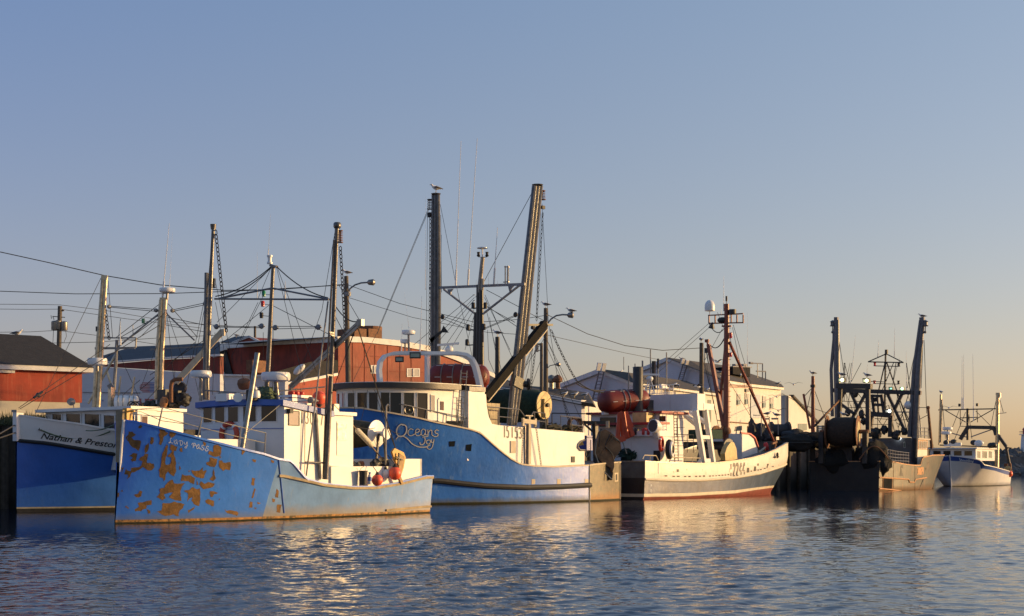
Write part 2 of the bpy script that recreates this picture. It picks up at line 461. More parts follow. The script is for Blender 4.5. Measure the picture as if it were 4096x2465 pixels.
def smooth_path(pts, k=5):
    out = []; n = len(pts)
    for i in range(n-1):
        p0 = pts[max(i-1, 0)]; p1 = pts[i]; p2 = pts[i+1]; p3 = pts[min(i+2, n-1)]
        for j in range(k):
            t = j/k
            out.append(tuple(.5*((2*p1[a])+(-p0[a]+p2[a])*t+(2*p0[a]-5*p1[a]+4*p2[a]-p3[a])*t*t+(-p0[a]+3*p1[a]-3*p2[a]+p3[a])*t**3) for a in (0, 1)))
    out.append(pts[-1]); return out
def ribbon(m, fn, pts, w, mi=0, sm=True, taper=False):
    """painted stroke: fn maps photo pixel to a point on the painted surface"""
    if sm and len(pts) > 2: pts = smooth_path(pts)
    vs = []; n = len(pts)
    for i, p in enumerate(pts):
        a = pts[max(i-1, 0)]; b = pts[min(i+1, n-1)]; dx, dy = b[0]-a[0], b[1]-a[1]; L = math.hypot(dx, dy) or 1
        ww = w*(.35+.65*math.sin(math.pi*(i+.5)/n)) if taper else w
        nx, ny = -dy/L*ww/2, dx/L*ww/2
        vs += [fn(p[0]+nx, p[1]+ny), fn(p[0]-nx, p[1]-ny)]
    m.add(vs, [(2*i, 2*i+1, 2*i+3, 2*i+2) for i in range(n-1)], mi)
DIG = {'0': [[(.5, 0), (.1, .2), (.05, .5), (.1, .8), (.5, 1), (.9, .8), (.95, .5), (.9, .2), (.5, 0)]],
       '1': [[(.5, 0), (.5, 1)]],
       '2': [[(.08, .25), (.25, .04), (.6, 0), (.9, .2), (.8, .45), (.3, .8), (.05, 1)], [(.05, 1), (.95, 1)]],
       '3': [[(.08, .15), (.4, 0), (.85, .12), (.8, .4), (.4, .48)], [(.4, .48), (.85, .55), (.92, .8), (.5, 1), (.05, .85)]],
       '4': [[(.75, 1), (.75, 0)], [(.75, 0), (.05, .68)], [(.05, .68), (1, .68)]],
       '5': [[(.9, 0), (.2, 0)], [(.2, 0), (.15, .42)], [(.15, .42), (.6, .38), (.92, .6), (.8, .9), (.4, 1), (.05, .88)]],
       '6': [[(.85, .08), (.4, .1), (.08, .5), (.1, .85), (.5, 1), (.9, .8), (.8, .52), (.45, .45), (.1, .6)]],
       '7': [[(.05, 0), (.95, 0)], [(.95, 0), (.4, 1)]],
       '8': [[(.5, .46), (.12, .3), (.2, .05), (.5, 0), (.8, .05), (.88, .3), (.5, .46), (.08, .7), (.12, .93), (.5, 1), (.88, .93), (.92, .7), (.5, .46)]],
       '9': [[(.9, .4), (.5, .55), (.1, .4), (.15, .08), (.5, 0), (.88, .1), (.92, .4), (.75, .8), (.3, 1)]]}
def digits(m, fn, txt, x0, y0, x1, y1, hgt, w, cw=.62, slant=0, hg2=None, mi=0):
    """digits along the line (x0,y0)-(x1,y1) (top edge), each hgt pixels tall"""
    n = len(txt); hg2 = hg2 or hgt
    for i, ch in enumerate(txt):
        if ch not in DIG: continue
        c0 = i/n; pw = (x1-x0)/n*cw
        for st in DIG[ch]:
            pts = []
            for a, b in st:
                u = c0+a*cw/n; h = hgt+(hg2-hgt)*u
                pts.append((x0+(x1-x0)*u-slant*b, y0+(y1-y0)*u+b*h))
            ribbon(m, fn, pts, w, mi, sm=len(st) > 2)
def text2d(s, shear=0, bold=0):
    cu = bpy.data.curves.new('t', 'FONT'); cu.body = s; cu.shear = shear; cu.offset = bold; cu.resolution_u = 4
    o = bpy.data.objects.new('t', cu); COL.objects.link(o); bpy.context.view_layer.update()
    me = o.evaluated_get(bpy.context.evaluated_depsgraph_get()).to_mesh()
    vs = [(v.co.x, v.co.y) for v in me.vertices]; fs = [list(p.vertices) for p in me.polygons]
    o.to_mesh_clear(); bpy.data.objects.remove(o); bpy.data.curves.remove(cu)
    return vs, fs
def lettering(m, fn, s, x0, y0, x1, y1, hgt, shear=0, mi=0, bold=0, skew=0):
    """baseline from (x0,y0) to (x1,y1) px, cap height hgt px"""
    vs, fs = text2d(s, shear, bold)
    W_ = max(v[0] for v in vs); out = []
    for a, b in vs:
        t = a/W_; out.append(fn(x0+(x1-x0)*t, y0+(y1-y0)*t-b/.7*hgt))
    m.add(out, fs, mi)

# ---------------- setting ----------------
WV = (.0, .010, .004)
WNX, WN, WS = 860, 80, .16
def water():
    m = bpy.data.materials.new('harbour_water'); m.use_nodes = True; t = m.node_tree; N = t.nodes; Lk = t.links.new
    b = N['Principled BSDF']; b.inputs['Base Color'].default_value = (.003, .011, .03, 1); b.inputs['Roughness'].default_value = .06
    b.inputs['IOR'].default_value = 1.333; b.inputs['Specular IOR Level'].default_value = .5
    tc = N.new('ShaderNodeTexCoord')
    def layer(sc, det, dist, st, prev, rot=0.3, dis=0):
        q = N.new('ShaderNodeMapping'); q.inputs['Scale'].default_value = sc; q.inputs['Rotation'].default_value = (0, 0, rot); Lk(tc.outputs['Object'], q.inputs[0])
        n = N.new('ShaderNodeTexNoise'); n.inputs['Scale'].default_value = 1; n.inputs['Detail'].default_value = det; n.inputs['Roughness'].default_value = .55
        n.inputs['Distortion'].default_value = dis; Lk(q.outputs[0], n.inputs[0])
        p = N.new('ShaderNodeBump'); p.inputs['Strength'].default_value = st; p.inputs['Distance'].default_value = dist
        Lk(n.outputs[0], p.inputs['Height'])
        if prev: Lk(prev, p.inputs['Normal'])
        return p.outputs[0]
    a = layer((.5, .8, 1), 2, WV[0], 1, None, .35)
    a = layer((2.4, 3.4, 1), 3, WV[1], 1, a, .15, .4)
    a = layer((7, 9, 1), 2, WV[2], 1, a, .5, .2)
    Lk(a, b.inputs['Normal'])
    # one continuous sheet: a finely rippled fan in the harbour, stretched flat rings out to the horizon
    import numpy as np
    rng = np.random.default_rng(5)
    ys = [13.0]
    while ys[-1] < 150: ys.append(ys[-1]+max(.036, .0013*ys[-1]+.00002*ys[-1]**2))
    ys = np.array([-60, 0]+ys+[152, 200, 400, 1000, 7000]); NX = WNX
    t_ = np.linspace(-1, 1, NX); xs = np.concatenate([[-40], t_*.5, [40]])
    X = np.outer(np.maximum(np.abs(ys), 13)+2, xs); Y = np.repeat(ys[:, None], NX+2, 1)
    X[:, 0] = -2500; X[:, -1] = 2500
    Z = np.zeros_like(X); sx = np.zeros_like(X)
    for k in range(WN):
        lam = .14*(1.0/.14)**rng.random() if k > 5 else rng.uniform(2, 7)
        th = R(90)+rng.normal(0, .75)+.15; kk = 2*math.pi/lam
        sl_ = WS*(.15 if lam > 2 else 1.0)*rng.uniform(.5, 1.3)/math.sqrt(WN)
        res = np.clip((lam/ (np.maximum(.0014*Y+.000022*Y**2, .05)*2.6)), 0, 1)**2      # drop waves the mesh cannot carry
        ph = kk*(X*math.cos(th)+Y*math.sin(th))+rng.uniform(0, 6.28)+.9*np.sin(.31*X+.17*Y+k)
        Z += res*sl_/kk*1.414*np.sin(ph)
    patch_ = .62+.38*np.sin(.09*X+.13*Y+1)*np.sin(.05*X-.11*Y+2.2)+.2*np.sin(.31*X+.07*Y)
    calm = np.clip((64-Y+X*.9)/24, .25, 1)                      # lee of the boats
    edge = np.clip((.5*(np.abs(Y)+2)-np.abs(X))/2, 0, 1)*np.clip((Y-13)/2, 0, 1)*np.clip((150-Y)/20, 0, 1)
    Z *= patch_*calm*edge
    co = np.stack([X, Y, Z], -1).reshape(-1, 3); nr, nc = X.shape
    a = (np.arange(nr-1)[:, None]*nc+np.arange(nc-1)[None]).ravel(); F = np.stack([a, a+1, a+nc+1, a+nc], 1)
    me = bpy.data.meshes.new('water'); me.vertices.add(len(co)); me.vertices.foreach_set('co', co.astype(np.float32).ravel())
    me.loops.add(F.size); me.loops.foreach_set('vertex_index', F.ravel().astype(np.int32)); me.polygons.add(len(F))
    me.polygons.foreach_set('loop_start', np.arange(len(F), dtype=np.int32)*4); me.polygons.foreach_set('loop_total', np.full(len(F), 4, np.int32))
    me.polygons.foreach_set('use_smooth', np.ones(len(F), bool)); me.update(); me.validate(); me.materials.append(m)
    o = bpy.data.objects.new('water', me); COL.objects.link(o); tag(o, kind='structure')
water()
QZ = 3.35
mQuay = mat('quay_stone', (.085, .075, .065), .85, .4, .8, streak=.7, scol=(.02, .018, .012), bump=.8, bsc=4, zdirt=(0, 1.2, (.015, .014, .01), .9))
mGround = mat('quay_gravel', (.2, .17, .14), .95, .25, 2, bump=.6)
QL = [(-60, 44), (-23.2, 56.5), (-22.6, 58.5), (-14.2, 72.5), (-.6, 84.5), (11.5, 109.5), (18.2, 105.3), (29.5, 125.5), (40, 142), (48, 175), (30, 240), (-150, 240), (-150, 44)]
g = M(); n = len(QL)
g.add([(x, y, QZ) for x, y in QL], [tuple(range(n))])
g.build('ground', mGround, smooth=False)['kind'] = 'structure'
# quay wall: a skirt with timber fender piles
qw = empty('quay_wall', (0, 0, 0), 0, 'dark weathered stone and timber quay wall behind the moored boats', 'quay')
m = M()
for (a, b), (c, d) in zip(QL[:9], QL[1:10]):
    m.hexa([(a, b, -1), (c, d, -1), (c+.01, d+.6, -1), (a+.01, b+.6, -1), (a, b, QZ+.12), (c, d, QZ+.12), (c+.01, d+.6, QZ+.12), (a+.01, b+.6, QZ+.12)])
m.build('wall_face', mQuay, qw, smooth=False)
for (a, b), (c, d) in zip(QL[1:8], QL[2:9]):
    L = math.hypot(c-a, d-b); k = max(1, int(L/2.2))
    for i in range(k):
        t = (i+.5)/k; x, y = a+(c-a)*t, b+(d-b)*t
        mp = M(); mp.tube([(x+.05, y-.18, -1), (x+.05, y-.18, QZ+random.uniform(.05, .5))], .16, 9); mp.build('fender_pile', mPole, qw)
def rock(m, c, r):
    sd = random.uniform(0, 100); b = len(m.v); n, k = 9, 6; c = Vector(c)
    sc = Vector((random.uniform(.8, 1.4), random.uniform(.7, 1.1), random.uniform(.6, .95)))
    for i in range(k+1):
        th = math.pi*i/k
        for j in range(n):
            an = 2*math.pi*j/n; q = Vector((math.sin(th)*math.cos(an), math.sin(th)*math.sin(an), math.cos(th)))
            f = r*(1+.55*(noise.noise(q*1.7+Vector((sd, 0, 0)))))
            m.v.append(tuple(c+Vector((q.x*sc.x, q.y*sc.y, q.z*sc.z))*f))
    for i in range(k):
        for j in range(n):
            m.f.append([b+i*n+j, b+(i+1)*n+j, b+(i+1)*n+(j+1) % n, b+i*n+(j+1) % n]); m.m.append(0)
mRock = mat('breakwater_rock', (.13, .12, .11), .9, .5, .5, bump=.8, bsc=3)
m = M()
for i in range(520):
    x = random.uniform(64, 96); hh = random.uniform(0, 1); sd = random.choice((-1, -1, -1, 1))
    z = 4.2*hh+.2*math.sin(x*.4); y = 256+sd*(1-hh)*6
    rock(m, (x, y, z-.6), random.uniform(.7, 1.5))
m.box((60, 252, -1), (100, 260, 3.2))
bw_ = m.build('rock_breakwater', mRock, smooth=False); tag(bw_, 'breakwater of piled dark grey boulders at the right edge of the harbour', 'breakwater', kind='stuff')
def slab(m, plan, z0, z1, mi=0):
    n = len(plan); f0 = z0 if callable(z0) else (lambda u, v: z0); f1 = z1 if callable(z1) else (lambda u, v: z1)
    vs = [(u, v, f0(u, v)) for u, v in plan]+[(u, v, f1(u, v)) for u, v in plan]
    return m.add(vs, [tuple(range(n))[::-1], tuple(range(n, 2*n))]+[(i, (i+1) % n, n+(i+1) % n, n+i) for i in range(n)], mi)
def pane(parent, pts, off, frame=None, glass=None, fw=.05, name='window', th=.02):
    """window: four corners on a wall, off = outward unit vector; framed, the glass recessed as its sub-part"""
    pts = [Vector(p) for p in pts]; off = Vector(off); c = sum(pts, Vector())/4
    m = M(); inn = [p+(c-p).normalized()*fw for p in pts]; o1 = off*th
    for i in range(4):
        a, b, c2, d = pts[i], pts[(i+1) % 4], inn[(i+1) % 4], inn[i]
        m.hexa([a+off*.001, b+off*.001, c2+off*.001, d+off*.001, a+o1, b+o1, c2+o1, d+o1])
    f = m.build(name, frame or mWhite, parent, smooth=False)
    g = M(); g.prism([p+off*.003 for p in inn], off*.004); g.build('glass', glass or mGlass, f, smooth=False)
    return f
def wires(parent, lst, r=.012, name='stay_wire', mt=None, sag=0):
    for a, b in lst:
        m = M(); m.tube(sagline(a, b, sag, 10) if sag else [a, b], r, 4); m.build(name, mt or mRope, parent)
def part(parent, name, mt, fn, **k):
    m = M(); fn(m); return m.build(name, mt, parent, **k)
def radar(parent, c, r, h, foot, mt=None, name='radar_dome'):
    m = M(); m.lathe([(r*.55, -h*.42), (r*.93, -h*.3), (r, -h*.1), (r, h*.3), (r*.93, h*.46), (r*.5, h*.5), (0, h*.5)], c, n=24); d = m.build(name, mt or mWhiteClean, parent)
    m = M(); m.tube([Vector(c)-Vector((0, 0, h*.4)), foot], r*.16, 10); m.build('radar_post', mAlu, d)
def whip(parent, a, b, r=.012):
    m = M(); k = Vector(a).lerp(Vector(b), .22); m.tube([a, k], r*1.8, 6); m.tube([k, b], [r, r*.4], 5); m.build('whip_antenna', mWhite, parent)

def lump(m, c, sx, sy, sz, amp=.35, n=18, k=12, seed=0, fr=1.6, ax=None):
    """soft irregular heap"""
    c = Vector(c); b = len(m.v); ax = Vector(ax).normalized() if ax else Vector((1, 0, 0)); ay = Vector((-ax.y, ax.x, 0))
    for i in range(k+1):
        th = math.pi*i/k
        for j in range(n):
            an = 2*math.pi*j/n; q = Vector((math.sin(th)*math.cos(an), math.sin(th)*math.sin(an), math.cos(th)))
            f = 1+amp*noise.noise(q*fr+Vector((seed, 0, 0)))+amp*.5*noise.noise(q*fr*3+Vector((0, seed, 0)))
            m.v.append(tuple(c+(ax*q.x*sx+ay*q.y*sy+Vector((0, 0, q.z*sz)))*f))
    for i in range(k):
        for j in range(n): m.f.append([b+i*n+j, b+(i+1)*n+j, b+(i+1)*n+(j+1) % n, b+i*n+(j+1) % n]); m.m.append(0)
# =============== foreground blue boat with peeling paint ===============
mLadyBlue = mat('lady_blue_paint', (.04, .19, .68), .38, .16, .8, streak=.4, scol=(.3, .3, .26), sth=.6, bump=.15, rvar=.3, bsc=8,
    zdirt=(.05, .3, (.16, .15, .09), .6), coat=.4)
mPeel = mat('bare_brown_wood', (.17, .085, .022), .75, .45, 5, bump=.7, streak=.8, scol=(.06, .035, .015), sth=.5, spots=.5, pcol=(.25, .16, .07), psc=9)
mLadyRail = mat('worn_rub_rail', (.3, .23, .13), .7, .35, 3, streak=.7, scol=(.07, .05, .03), bump=.4)
mVisor = mat('visor_blue_paint', (.03, .11, .42), .4, .12, 2, streak=.3, scol=(.3, .3, .3), bump=.1)
mNum = mat('number_black_paint', (.05, .05, .055), .5, .2, 5, bump=0)
mScript = mat('script_white_paint', (.62, .66, .7), .5, .1, 5, bump=0)
FL = Frame((-4.67, 57.3), 237)
LS = [(440, 1680), (500, 1680), (515, 1679), (639, 1709), (800, 1752), (948, 1789), (1056, 1814), (1114, 1834), (1165, 1842), (1219, 1907), (1230, 1915), (1296, 1933), (1408, 1946), (1498, 1946), (1600, 1930), (1704, 1903)]
HL = Hull(FL, 1, (0, 13.7), (-.05, 13.45), [(0, 1.9), (.3, 2.1), (.55, 1.95), (.75, 1.5), (.9, .8), (.97, .28), (1, .02)],
          [(0, 2.0), (.3, 2.3), (.55, 2.4), (.75, 2.2), (.88, 1.65), (.95, 1.0), (.985, .48), (1, .1)], LS, p=1.1, N=80)
lady = empty('fishing_boat', FL.O, FL.a, 'blue fishing boat with brown peeling patches on its bow, nearest boat in front', 'fishing boat')
lv = FL.v; lu = FL.u
def lady_deck(t): return HL.zs(t)-.1 if HL.UD(t) > 6.6 else .8
def pc(l): return [(450+x/2.854, 1600+y/2.854) for x, y in l]
PATCH = [
 [(185,355),(225,365),(265,395),(240,420),(215,430),(240,455),(325,465),(320,500),(315,550),(300,580),(270,565),(215,530),(180,480),(155,460),(155,430),(180,400)],
 [(295,305),(320,285),(340,300),(325,325),(298,322)],
 [(435,425),(468,425),(468,480),(450,508),(432,498)],
 [(375,520),(410,490),(418,545),(400,590),(372,610),(365,560)],
 [(190,640),(235,605),(285,615),(270,665),(265,695),(225,708),(205,685),(235,660),(215,648)],
 [(365,615),(410,620),(395,665),(395,725),(430,720),(470,730),(482,770),(450,805),(400,800),(350,770),(300,800),(240,825),(215,830),(205,880),(165,905),(180,870),(165,850),(100,855),(105,775),(150,770),(160,800),(205,810),(215,780),(260,768),(310,765),(330,745),(345,700),(300,685),(320,650),(355,640)],
 [(530,335),(590,345),(635,380),(610,405),(585,415),(575,470),(550,515),(530,505),(540,450),(525,400),(540,370)],
 [(650,370),(690,360),(730,375),(715,410),(670,430),(650,405)],
 [(660,500),(740,535),(725,580),(700,575),(705,640),(722,690),(725,785),(730,815),(700,870),(655,845),(630,820),(605,850),(600,905),(582,935),(580,895),(540,885),(527,800),(545,765),(560,640),(595,560),(620,500),(632,520),(622,620),(600,690),(605,740),(655,735),(670,700),(672,660),(628,640),(680,590),(655,565)],
 [(765,555),(790,545),(800,590),(775,595)],
 [(1100,580),(1150,600),(1145,545),(1160,515),(1210,515),(1245,545),(1240,600),(1225,640),(1165,650),(1095,620)],
 [(1110,655),(1200,675),(1190,720),(1165,765),(1120,760),(1075,745),(1070,715),(1105,700)],
 [(1215,690),(1250,690),(1260,715),(1290,720),(1345,710),(1350,745),(1340,800),(1290,790),(1260,810),(1210,755)],
 [(900,800),(950,810),(990,805),(1035,765),(1030,815),(1075,800),(1040,895),(990,890),(940,870),(915,840)],
 [(790,850),(830,860),(890,860),(945,900),(930,965),(870,930),(780,925)],
 [(1155,780),(1165,860),(1180,900),(1150,925),(1105,910),(1140,860)],
 [(990,960),(1005,930),(1045,960),(1095,935),(1170,955),(1150,985),(1095,1010),(1040,1020),(1010,1000)],
 [(685,905),(700,950),(750,960),(825,950),(790,990),(775,1050),(785,1150),(720,1150),(640,1110),(690,1050),(590,1080),(610,1120),(570,1145),(505,1110),(545,1060),(535,1010),(590,1000),(620,950)],
 [(810,1035),(870,1030),(915,990),(950,1020),(1000,1010),(1002,1080),(1000,1180),(985,1210),(930,1190),(900,1150),(915,1095),(870,1140),(850,1160),(865,1070)],
 [(575,1180),(650,1180),(700,1160),(820,1190),(800,1240),(765,1260),(750,1325),(700,1310),(610,1325),(560,1305),(500,1275),(555,1260)],
 [(245,1080),(290,1075),(315,1035),(340,1045),(330,1100),(295,1118),(265,1110)],
 [(360,1165),(445,1145),(448,1195),(390,1205),(385,1245),(345,1250),(320,1270),(260,1270),(255,1250),(300,1220),(290,1175)],
 [(390,1250),(430,1265),(430,1298),(405,1298)], [(145,1210),(165,1205),(185,1230),(180,1245),(155,1230)],
 [(55,1060),(75,1055),(75,1110),(55,1115)], [(95,1040),(115,1025),(118,1050)],
 [(1110,1040),(1150,1045),(1205,1060),(1160,1080),(1140,1110),(1115,1100)],
 [(1060,1150),(1090,1130),(1160,1150),(1155,1220),(1115,1200),(1065,1180)],
 [(860,1260),(900,1245),(945,1215),(935,1245),(865,1290)],
 [(1275,1245),(1300,1265),(1370,1260),(1420,1275),(1440,1290),(1420,1325),(1380,1310),(1330,1300),(1285,1275)],
 [(1035,475),(1070,490),(1060,530),(1040,515)], [(1225,640),(1240,645),(1235,665),(1222,655)], [(755,705),(765,720),(755,735)],
 [(765,745),(778,790),(765,795)], [(870,800),(882,812),(872,826)], [(960,900),(980,965),(962,970)], [(1215,1125),(1225,1130),(1215,1145)]]
def pd(l): return [(800+x/1.562, 1200+y/1.562) for x, y in l]
P2 = [[(262,938),(285,940),(265,970),(258,960)], [(325,995),(352,1000),(345,1015),(330,1010)], [(443,1000),(462,1005),(460,1018),(445,1014)],
 [(325,1110),(345,1115),(335,1160),(320,1155)], [(340,1175),(348,1180),(330,1240),(322,1235)], [(312,1258),(330,1262),(325,1300),(305,1295)],
 [(480,1180),(492,1190),(488,1235),(468,1230)], [(450,1240),(470,1245),(465,1265),(452,1262)], [(480,1278),(510,1278),(498,1330),(478,1325)],
 [(355,1262),(380,1268),(370,1276),(358,1272)], [(335,1298),(352,1300),(345,1310)]]
def peel(m, mi):
    for p in PATCH: patch(m, HL, pc(p), mi, .007, jag=1.5)
    for p in P2: patch(m, HL, pd(p), mi, .007, jag=1.2)
mLadyPale = mat('lady_faded_paint', (.15, .29, .56), .4, .2, .8, streak=.75, scol=(.5, .4, .2), sth=.6, bump=.15, rvar=.35, bsc=8,
    zdirt=(.05, .45, (.3, .22, .09), .75), coat=.5)
lh = HL.build('hull', lady, [.045, .12], [mWeed, mWRust, mLadyBlue], lady_deck, mDeck, inmat=mWhite, capmat=mLadyBlue, aft=(HL.tpx(1118), [mWeed, mWRust, mLadyPale]),
    stations=sorted(set([i/80 for i in range(81)]+[HL.tpx(1118)])), extra=(mPeel, peel))
# painted name in looping capitals
m = M(); fn = lambda x, y: HL.at(x, y, .012)
NM = {'L': [[(.75,.05),(.45,-.05),(.35,.3),(.4,.75),(.2,1),(-.1,.9),(.3,.85),(.9,1.05),(1.1,.9)]],
 'A': [[(1,.9),(.8,1),(.75,.5),(.7,.1),(.3,.3),(.1,.75),(.35,1),(.75,.55)],[(.1,.15),(-.1,.35),(.1,.5)]],
 'D': [[(.3,.2),(.35,1),(.75,.9),(1,.5),(.7,.1),(.1,.05),(-.1,.3)]],
 'Y': [[(0,.1),(.1,.55),(.5,.5),(.75,.05),(.75,.6),(.6,1.3),(.2,1.35),(.3,1.05),(1,.8)]],
 'P': [[(.4,.15),(.35,1)],[(-.05,.4),(.2,.05),(.8,.05),(.95,.35),(.6,.6),(.35,.5)]],
 'S': [[(.95,.2),(.6,0),(.3,.2),(.45,.5),(.8,.75),(.55,1.05),(.1,.95),(-.05,.7),(.15,.6)]]}
x0, y0, x1, y1 = 676, 1753, 838, 1788
txt = 'LADY PASS'; adv = [0, .125, .25, .375, .56, .67, .78, .89]
k = 0
for ch in txt:
    if ch == ' ': continue
    t = adv[k]; k += 1
    for st in NM[ch]:
        ribbon(m, fn, [(x0+(x1-x0)*t+a*15, y0+(y1-y0)*t+b*19) for a, b in st], 2.0)
m.build('boat_name', mScript, lady, smooth=False)
# seam, rub rails, stem
part(lady, 'hull_seam', mVisor, lambda m: m.tube([HL.at(1114+22*i/8, 1838+214*i/8, .0) for i in range(9)], .03, 6))
def f(m):
    L = HL.level([(1130, 1903), (1210, 1920), (1296, 1940), (1408, 1952), (1498, 1952), (1600, 1936), (1704, 1910)])
    HL.rail(m, L, .085, 0, HL.tpx(1135), 40, .02, sq=True, w=.07)
part(lady, 'rub_rail', mLadyRail, f)
def f(m):
    L = HL.level([(1550, 2041), (1704, 2026)]); HL.rail(m, L, .07, 0, HL.tpx(1560), 14, .02, sq=True)
part(lady, 'lower_rub_strip', mLadyRail, f)
b0 = HL.surf(1, HL.zs(1)); 
def f(m):
    m.hexa([(b0.x-.02, .1, b0.z-1.3), (b0.x-.02, -.12, b0.z-1.3), (b0.x+.12, -.1, b0.z-1.3), (b0.x+.12, .08, b0.z-1.3),
            (b0.x-.32, .2, b0.z+.28), (b0.x-.32, -.2, b0.z+.28), (b0.x+.06, -.16, b0.z+.3), (b0.x+.06, .14, b0.z+.3)])
part(lady, 'stem_post', mWood, f)
part(lady, 'mooring_bitt', mYellow, lambda m: (m.box((b0.x-.28, .02, b0.z-.05), (b0.x-.05, .2, b0.z+.36)), m.tube([(b0.x-.16, -.3, b0.z+.27), (b0.x-.16, .42, b0.z+.27)], .03, 8)))
part(lady, 'stem_band', mWhite, lambda m: m.tube([HL.surf(1, b0.z*q)+Vector((.02, .04, 0)) for q in (1, .8, .6, .5)], [.05, .05, .04, .01], 8))
# wheelhouse
c1 = lv(1137, 1835, 1.9); uf = c1.x; zr = lv(1137, 1625, 1.9).z
ub = lv(1318, 1660, 1.9).x; ue = lv(1417, 1660, 1.9).x
zra = lv(1318, 1665, 1.9).z
top = lambda u, v: zr+(u-uf)/(uf-ub)*(zr-zra)+.05*(1-(v/2.4)**2)
plan = [(uf, 1.9), (uf+.12, .9), (uf+.18, 0), (uf+.12, -.9), (uf, -1.9), (uf-.9, -2.15), (ub, -2.15), (ub, 1.9)]
part(lady, 'wheelhouse', mWhite, lambda m: slab(m, plan, .85, top), smooth=False)
rp = [(uf+.16, 2.0), (uf+.3, .9), (uf+.36, 0), (uf+.3, -.9), (uf+.16, -2.0), (uf-.8, -2.28), (ub-.15, -2.28), (ub-.15, 2.0)]
part(lady, 'roof', mVisor, lambda m: slab(m, rp, lambda u, v: top(u, v)-.02, lambda u, v: top(u, v)+.17), smooth=False)
# front windows, laid out across the facets
def fpt(v, z):
    pl = [(-1.9, uf), (-.9, uf+.12), (0, uf+.18), (.9, uf+.12), (1.9, uf)]
    return Vector((interp(pl, v), v, z))
zt, zb = lu(1000, 1625, uf).z, lu(1000, 1690, uf).z
for a, b in ((1.62, .98), (.8, .22), (.04, -.48), (-.62, -1.13), (-1.26, -1.75)):
    pts = [fpt(a, zb), fpt(b, zb), fpt(b, zt), fpt(a, zt)]
    n = (pts[1]-pts[0]).cross(Vector((0, 0, 1))); n = n if n.x > 0 else -n
    pane(lady, pts, n.normalized(), fw=.03)
dd = Vector((-.9, -.25, 0)).normalized(); nn = Vector((.25, -.9, 0)).normalized(); q0 = Vector((uf, -1.9, 0))
for a, b in ((.12, .4), (.48, .78)):
    pane(lady, [q0+dd*a+Vector((0, 0, zb)), q0+dd*b+Vector((0, 0, zb)), q0+dd*b+Vector((0, 0, zt)), q0+dd*a+Vector((0, 0, zt))], nn, fw=.03)
part(lady, 'sill_strip', mVisor, lambda m: [m.beam(fpt(a, zb-.22)+Vector((.01, 0, 0)), fpt(b, zb-.22)+Vector((.01, 0, 0)), .02, .02) for a, b in ((1.9, .9), (.9, 0), (0, -.9), (-.9, -1.9))])
S = lambda x, y: lv(x, y, 1.905)
w_ = pane(lady, [S(1153, 1702), S(1197, 1704), S(1197, 1646), S(1153, 1640)], (0, 1, 0), frame=mBlack, glass=mGlassG, fw=.035)
part(lady, 'side_light', mBlack, lambda m: (m.box(S(1147, 1653)+Vector((0, 0, 0)), S(1160, 1636)+Vector((0, .15, 0)))))
m = M(); digits(m, lambda x, y: lv(x, y, 1.909), '13067', 1203, 1641, 1300, 1652, 52, 3.6, cw=.6, hg2=52); m.build('registration_number', mNum, lady, smooth=False)
# aft cabin: companionway with panel door
zr2 = lv(1410, 1664, 1.9).z
part(lady, 'aft_cabin', mWhite, lambda m: (m.box((ub-.001, 1.85, .85), (ue, -.2, zr2)),), smooth=False)
part(lady, 'cabin_hatch_top', mWhite, lambda m: m.box((lv(1330, 1650, 1.9).x, 1.97, zr2), (ue-.06, .0, zr2+.12)))
S = lambda x, y: lv(x, y, 1.856)
d_ = part(lady, 'cabin_door', mWhite, lambda m: m.prism([S(1347, 1822), S(1388, 1822), S(1388, 1690), S(1347, 1686)], (0, .012, 0)), smooth=False)
S = lambda x, y: lv(x, y, 1.87)
part(lady, 'door_panel', mAlu, lambda m: m.prism([S(1349, 1762), S(1386, 1762), S(1386, 1696), S(1349, 1692)], (0, .012, 0)), smooth=False)
part(lady, 'wall_seam', mGrey, lambda m: (m.beam(lv(1221, 1652, 1.902), lv(1219, 1890, 1.902), .015, .015)))
part(lady, 'spray_strip', mWhite, lambda m: m.beam(lv(1318, 1862, 1.88), lv(1417, 1868, 1.88), .05, .03))
# inner washboards aft of the house
zw = lv(1450, 1866, 1.95).z; ua = lv(1605, 1850, 1.85).x
part(lady, 'washboard', mWhite, lambda m: (m.box((ub, 1.98, .8), (ua, 1.88, zw)), m.box((ub, -2.1, .8), (ua, -2.0, zw))), smooth=False)
zq = lv(1640, 1836, 1.85).z; ut = lv(1682, 1850, 1.8).x
part(lady, 'stern_box', mWhite, lambda m: (m.box((ua, 1.86, .8), (ut, 1.76, zq)), m.box((ut, 1.86, .8), (ut+.1, -1.86, zq+.003)), m.box((ua, -1.86, .8), (ut, -1.76, zq+.002)), m.box((ua+.01, 1.9, .8), (ua-.08, 1.2, zq))), smooth=False)
# foredeck trunk and hatch box
def f(m):
    u0, u1 = uf+.25, uf+3.1; zd = HL.zs(.72)-.1
    slab(m, [(u0, .85), (u1, .5), (u1+.1, 0), (u1, -.5), (u0, -.85)], zd-.3, lambda u, v: zd+.62-(u-u0)*.02-v*v*.1)
part(lady, 'trunk_cabin', mWhite, f, smooth=False)
mFog = mat('smoked_plastic', (.1, .1, .1), .35, .2, 2)
part(lady, 'deck_box', mFog, lambda m: m.box((uf+.75, .9, HL.zs(.6)-.2), (uf+.25, -.5, HL.zs(.6)+.55)), smooth=False)
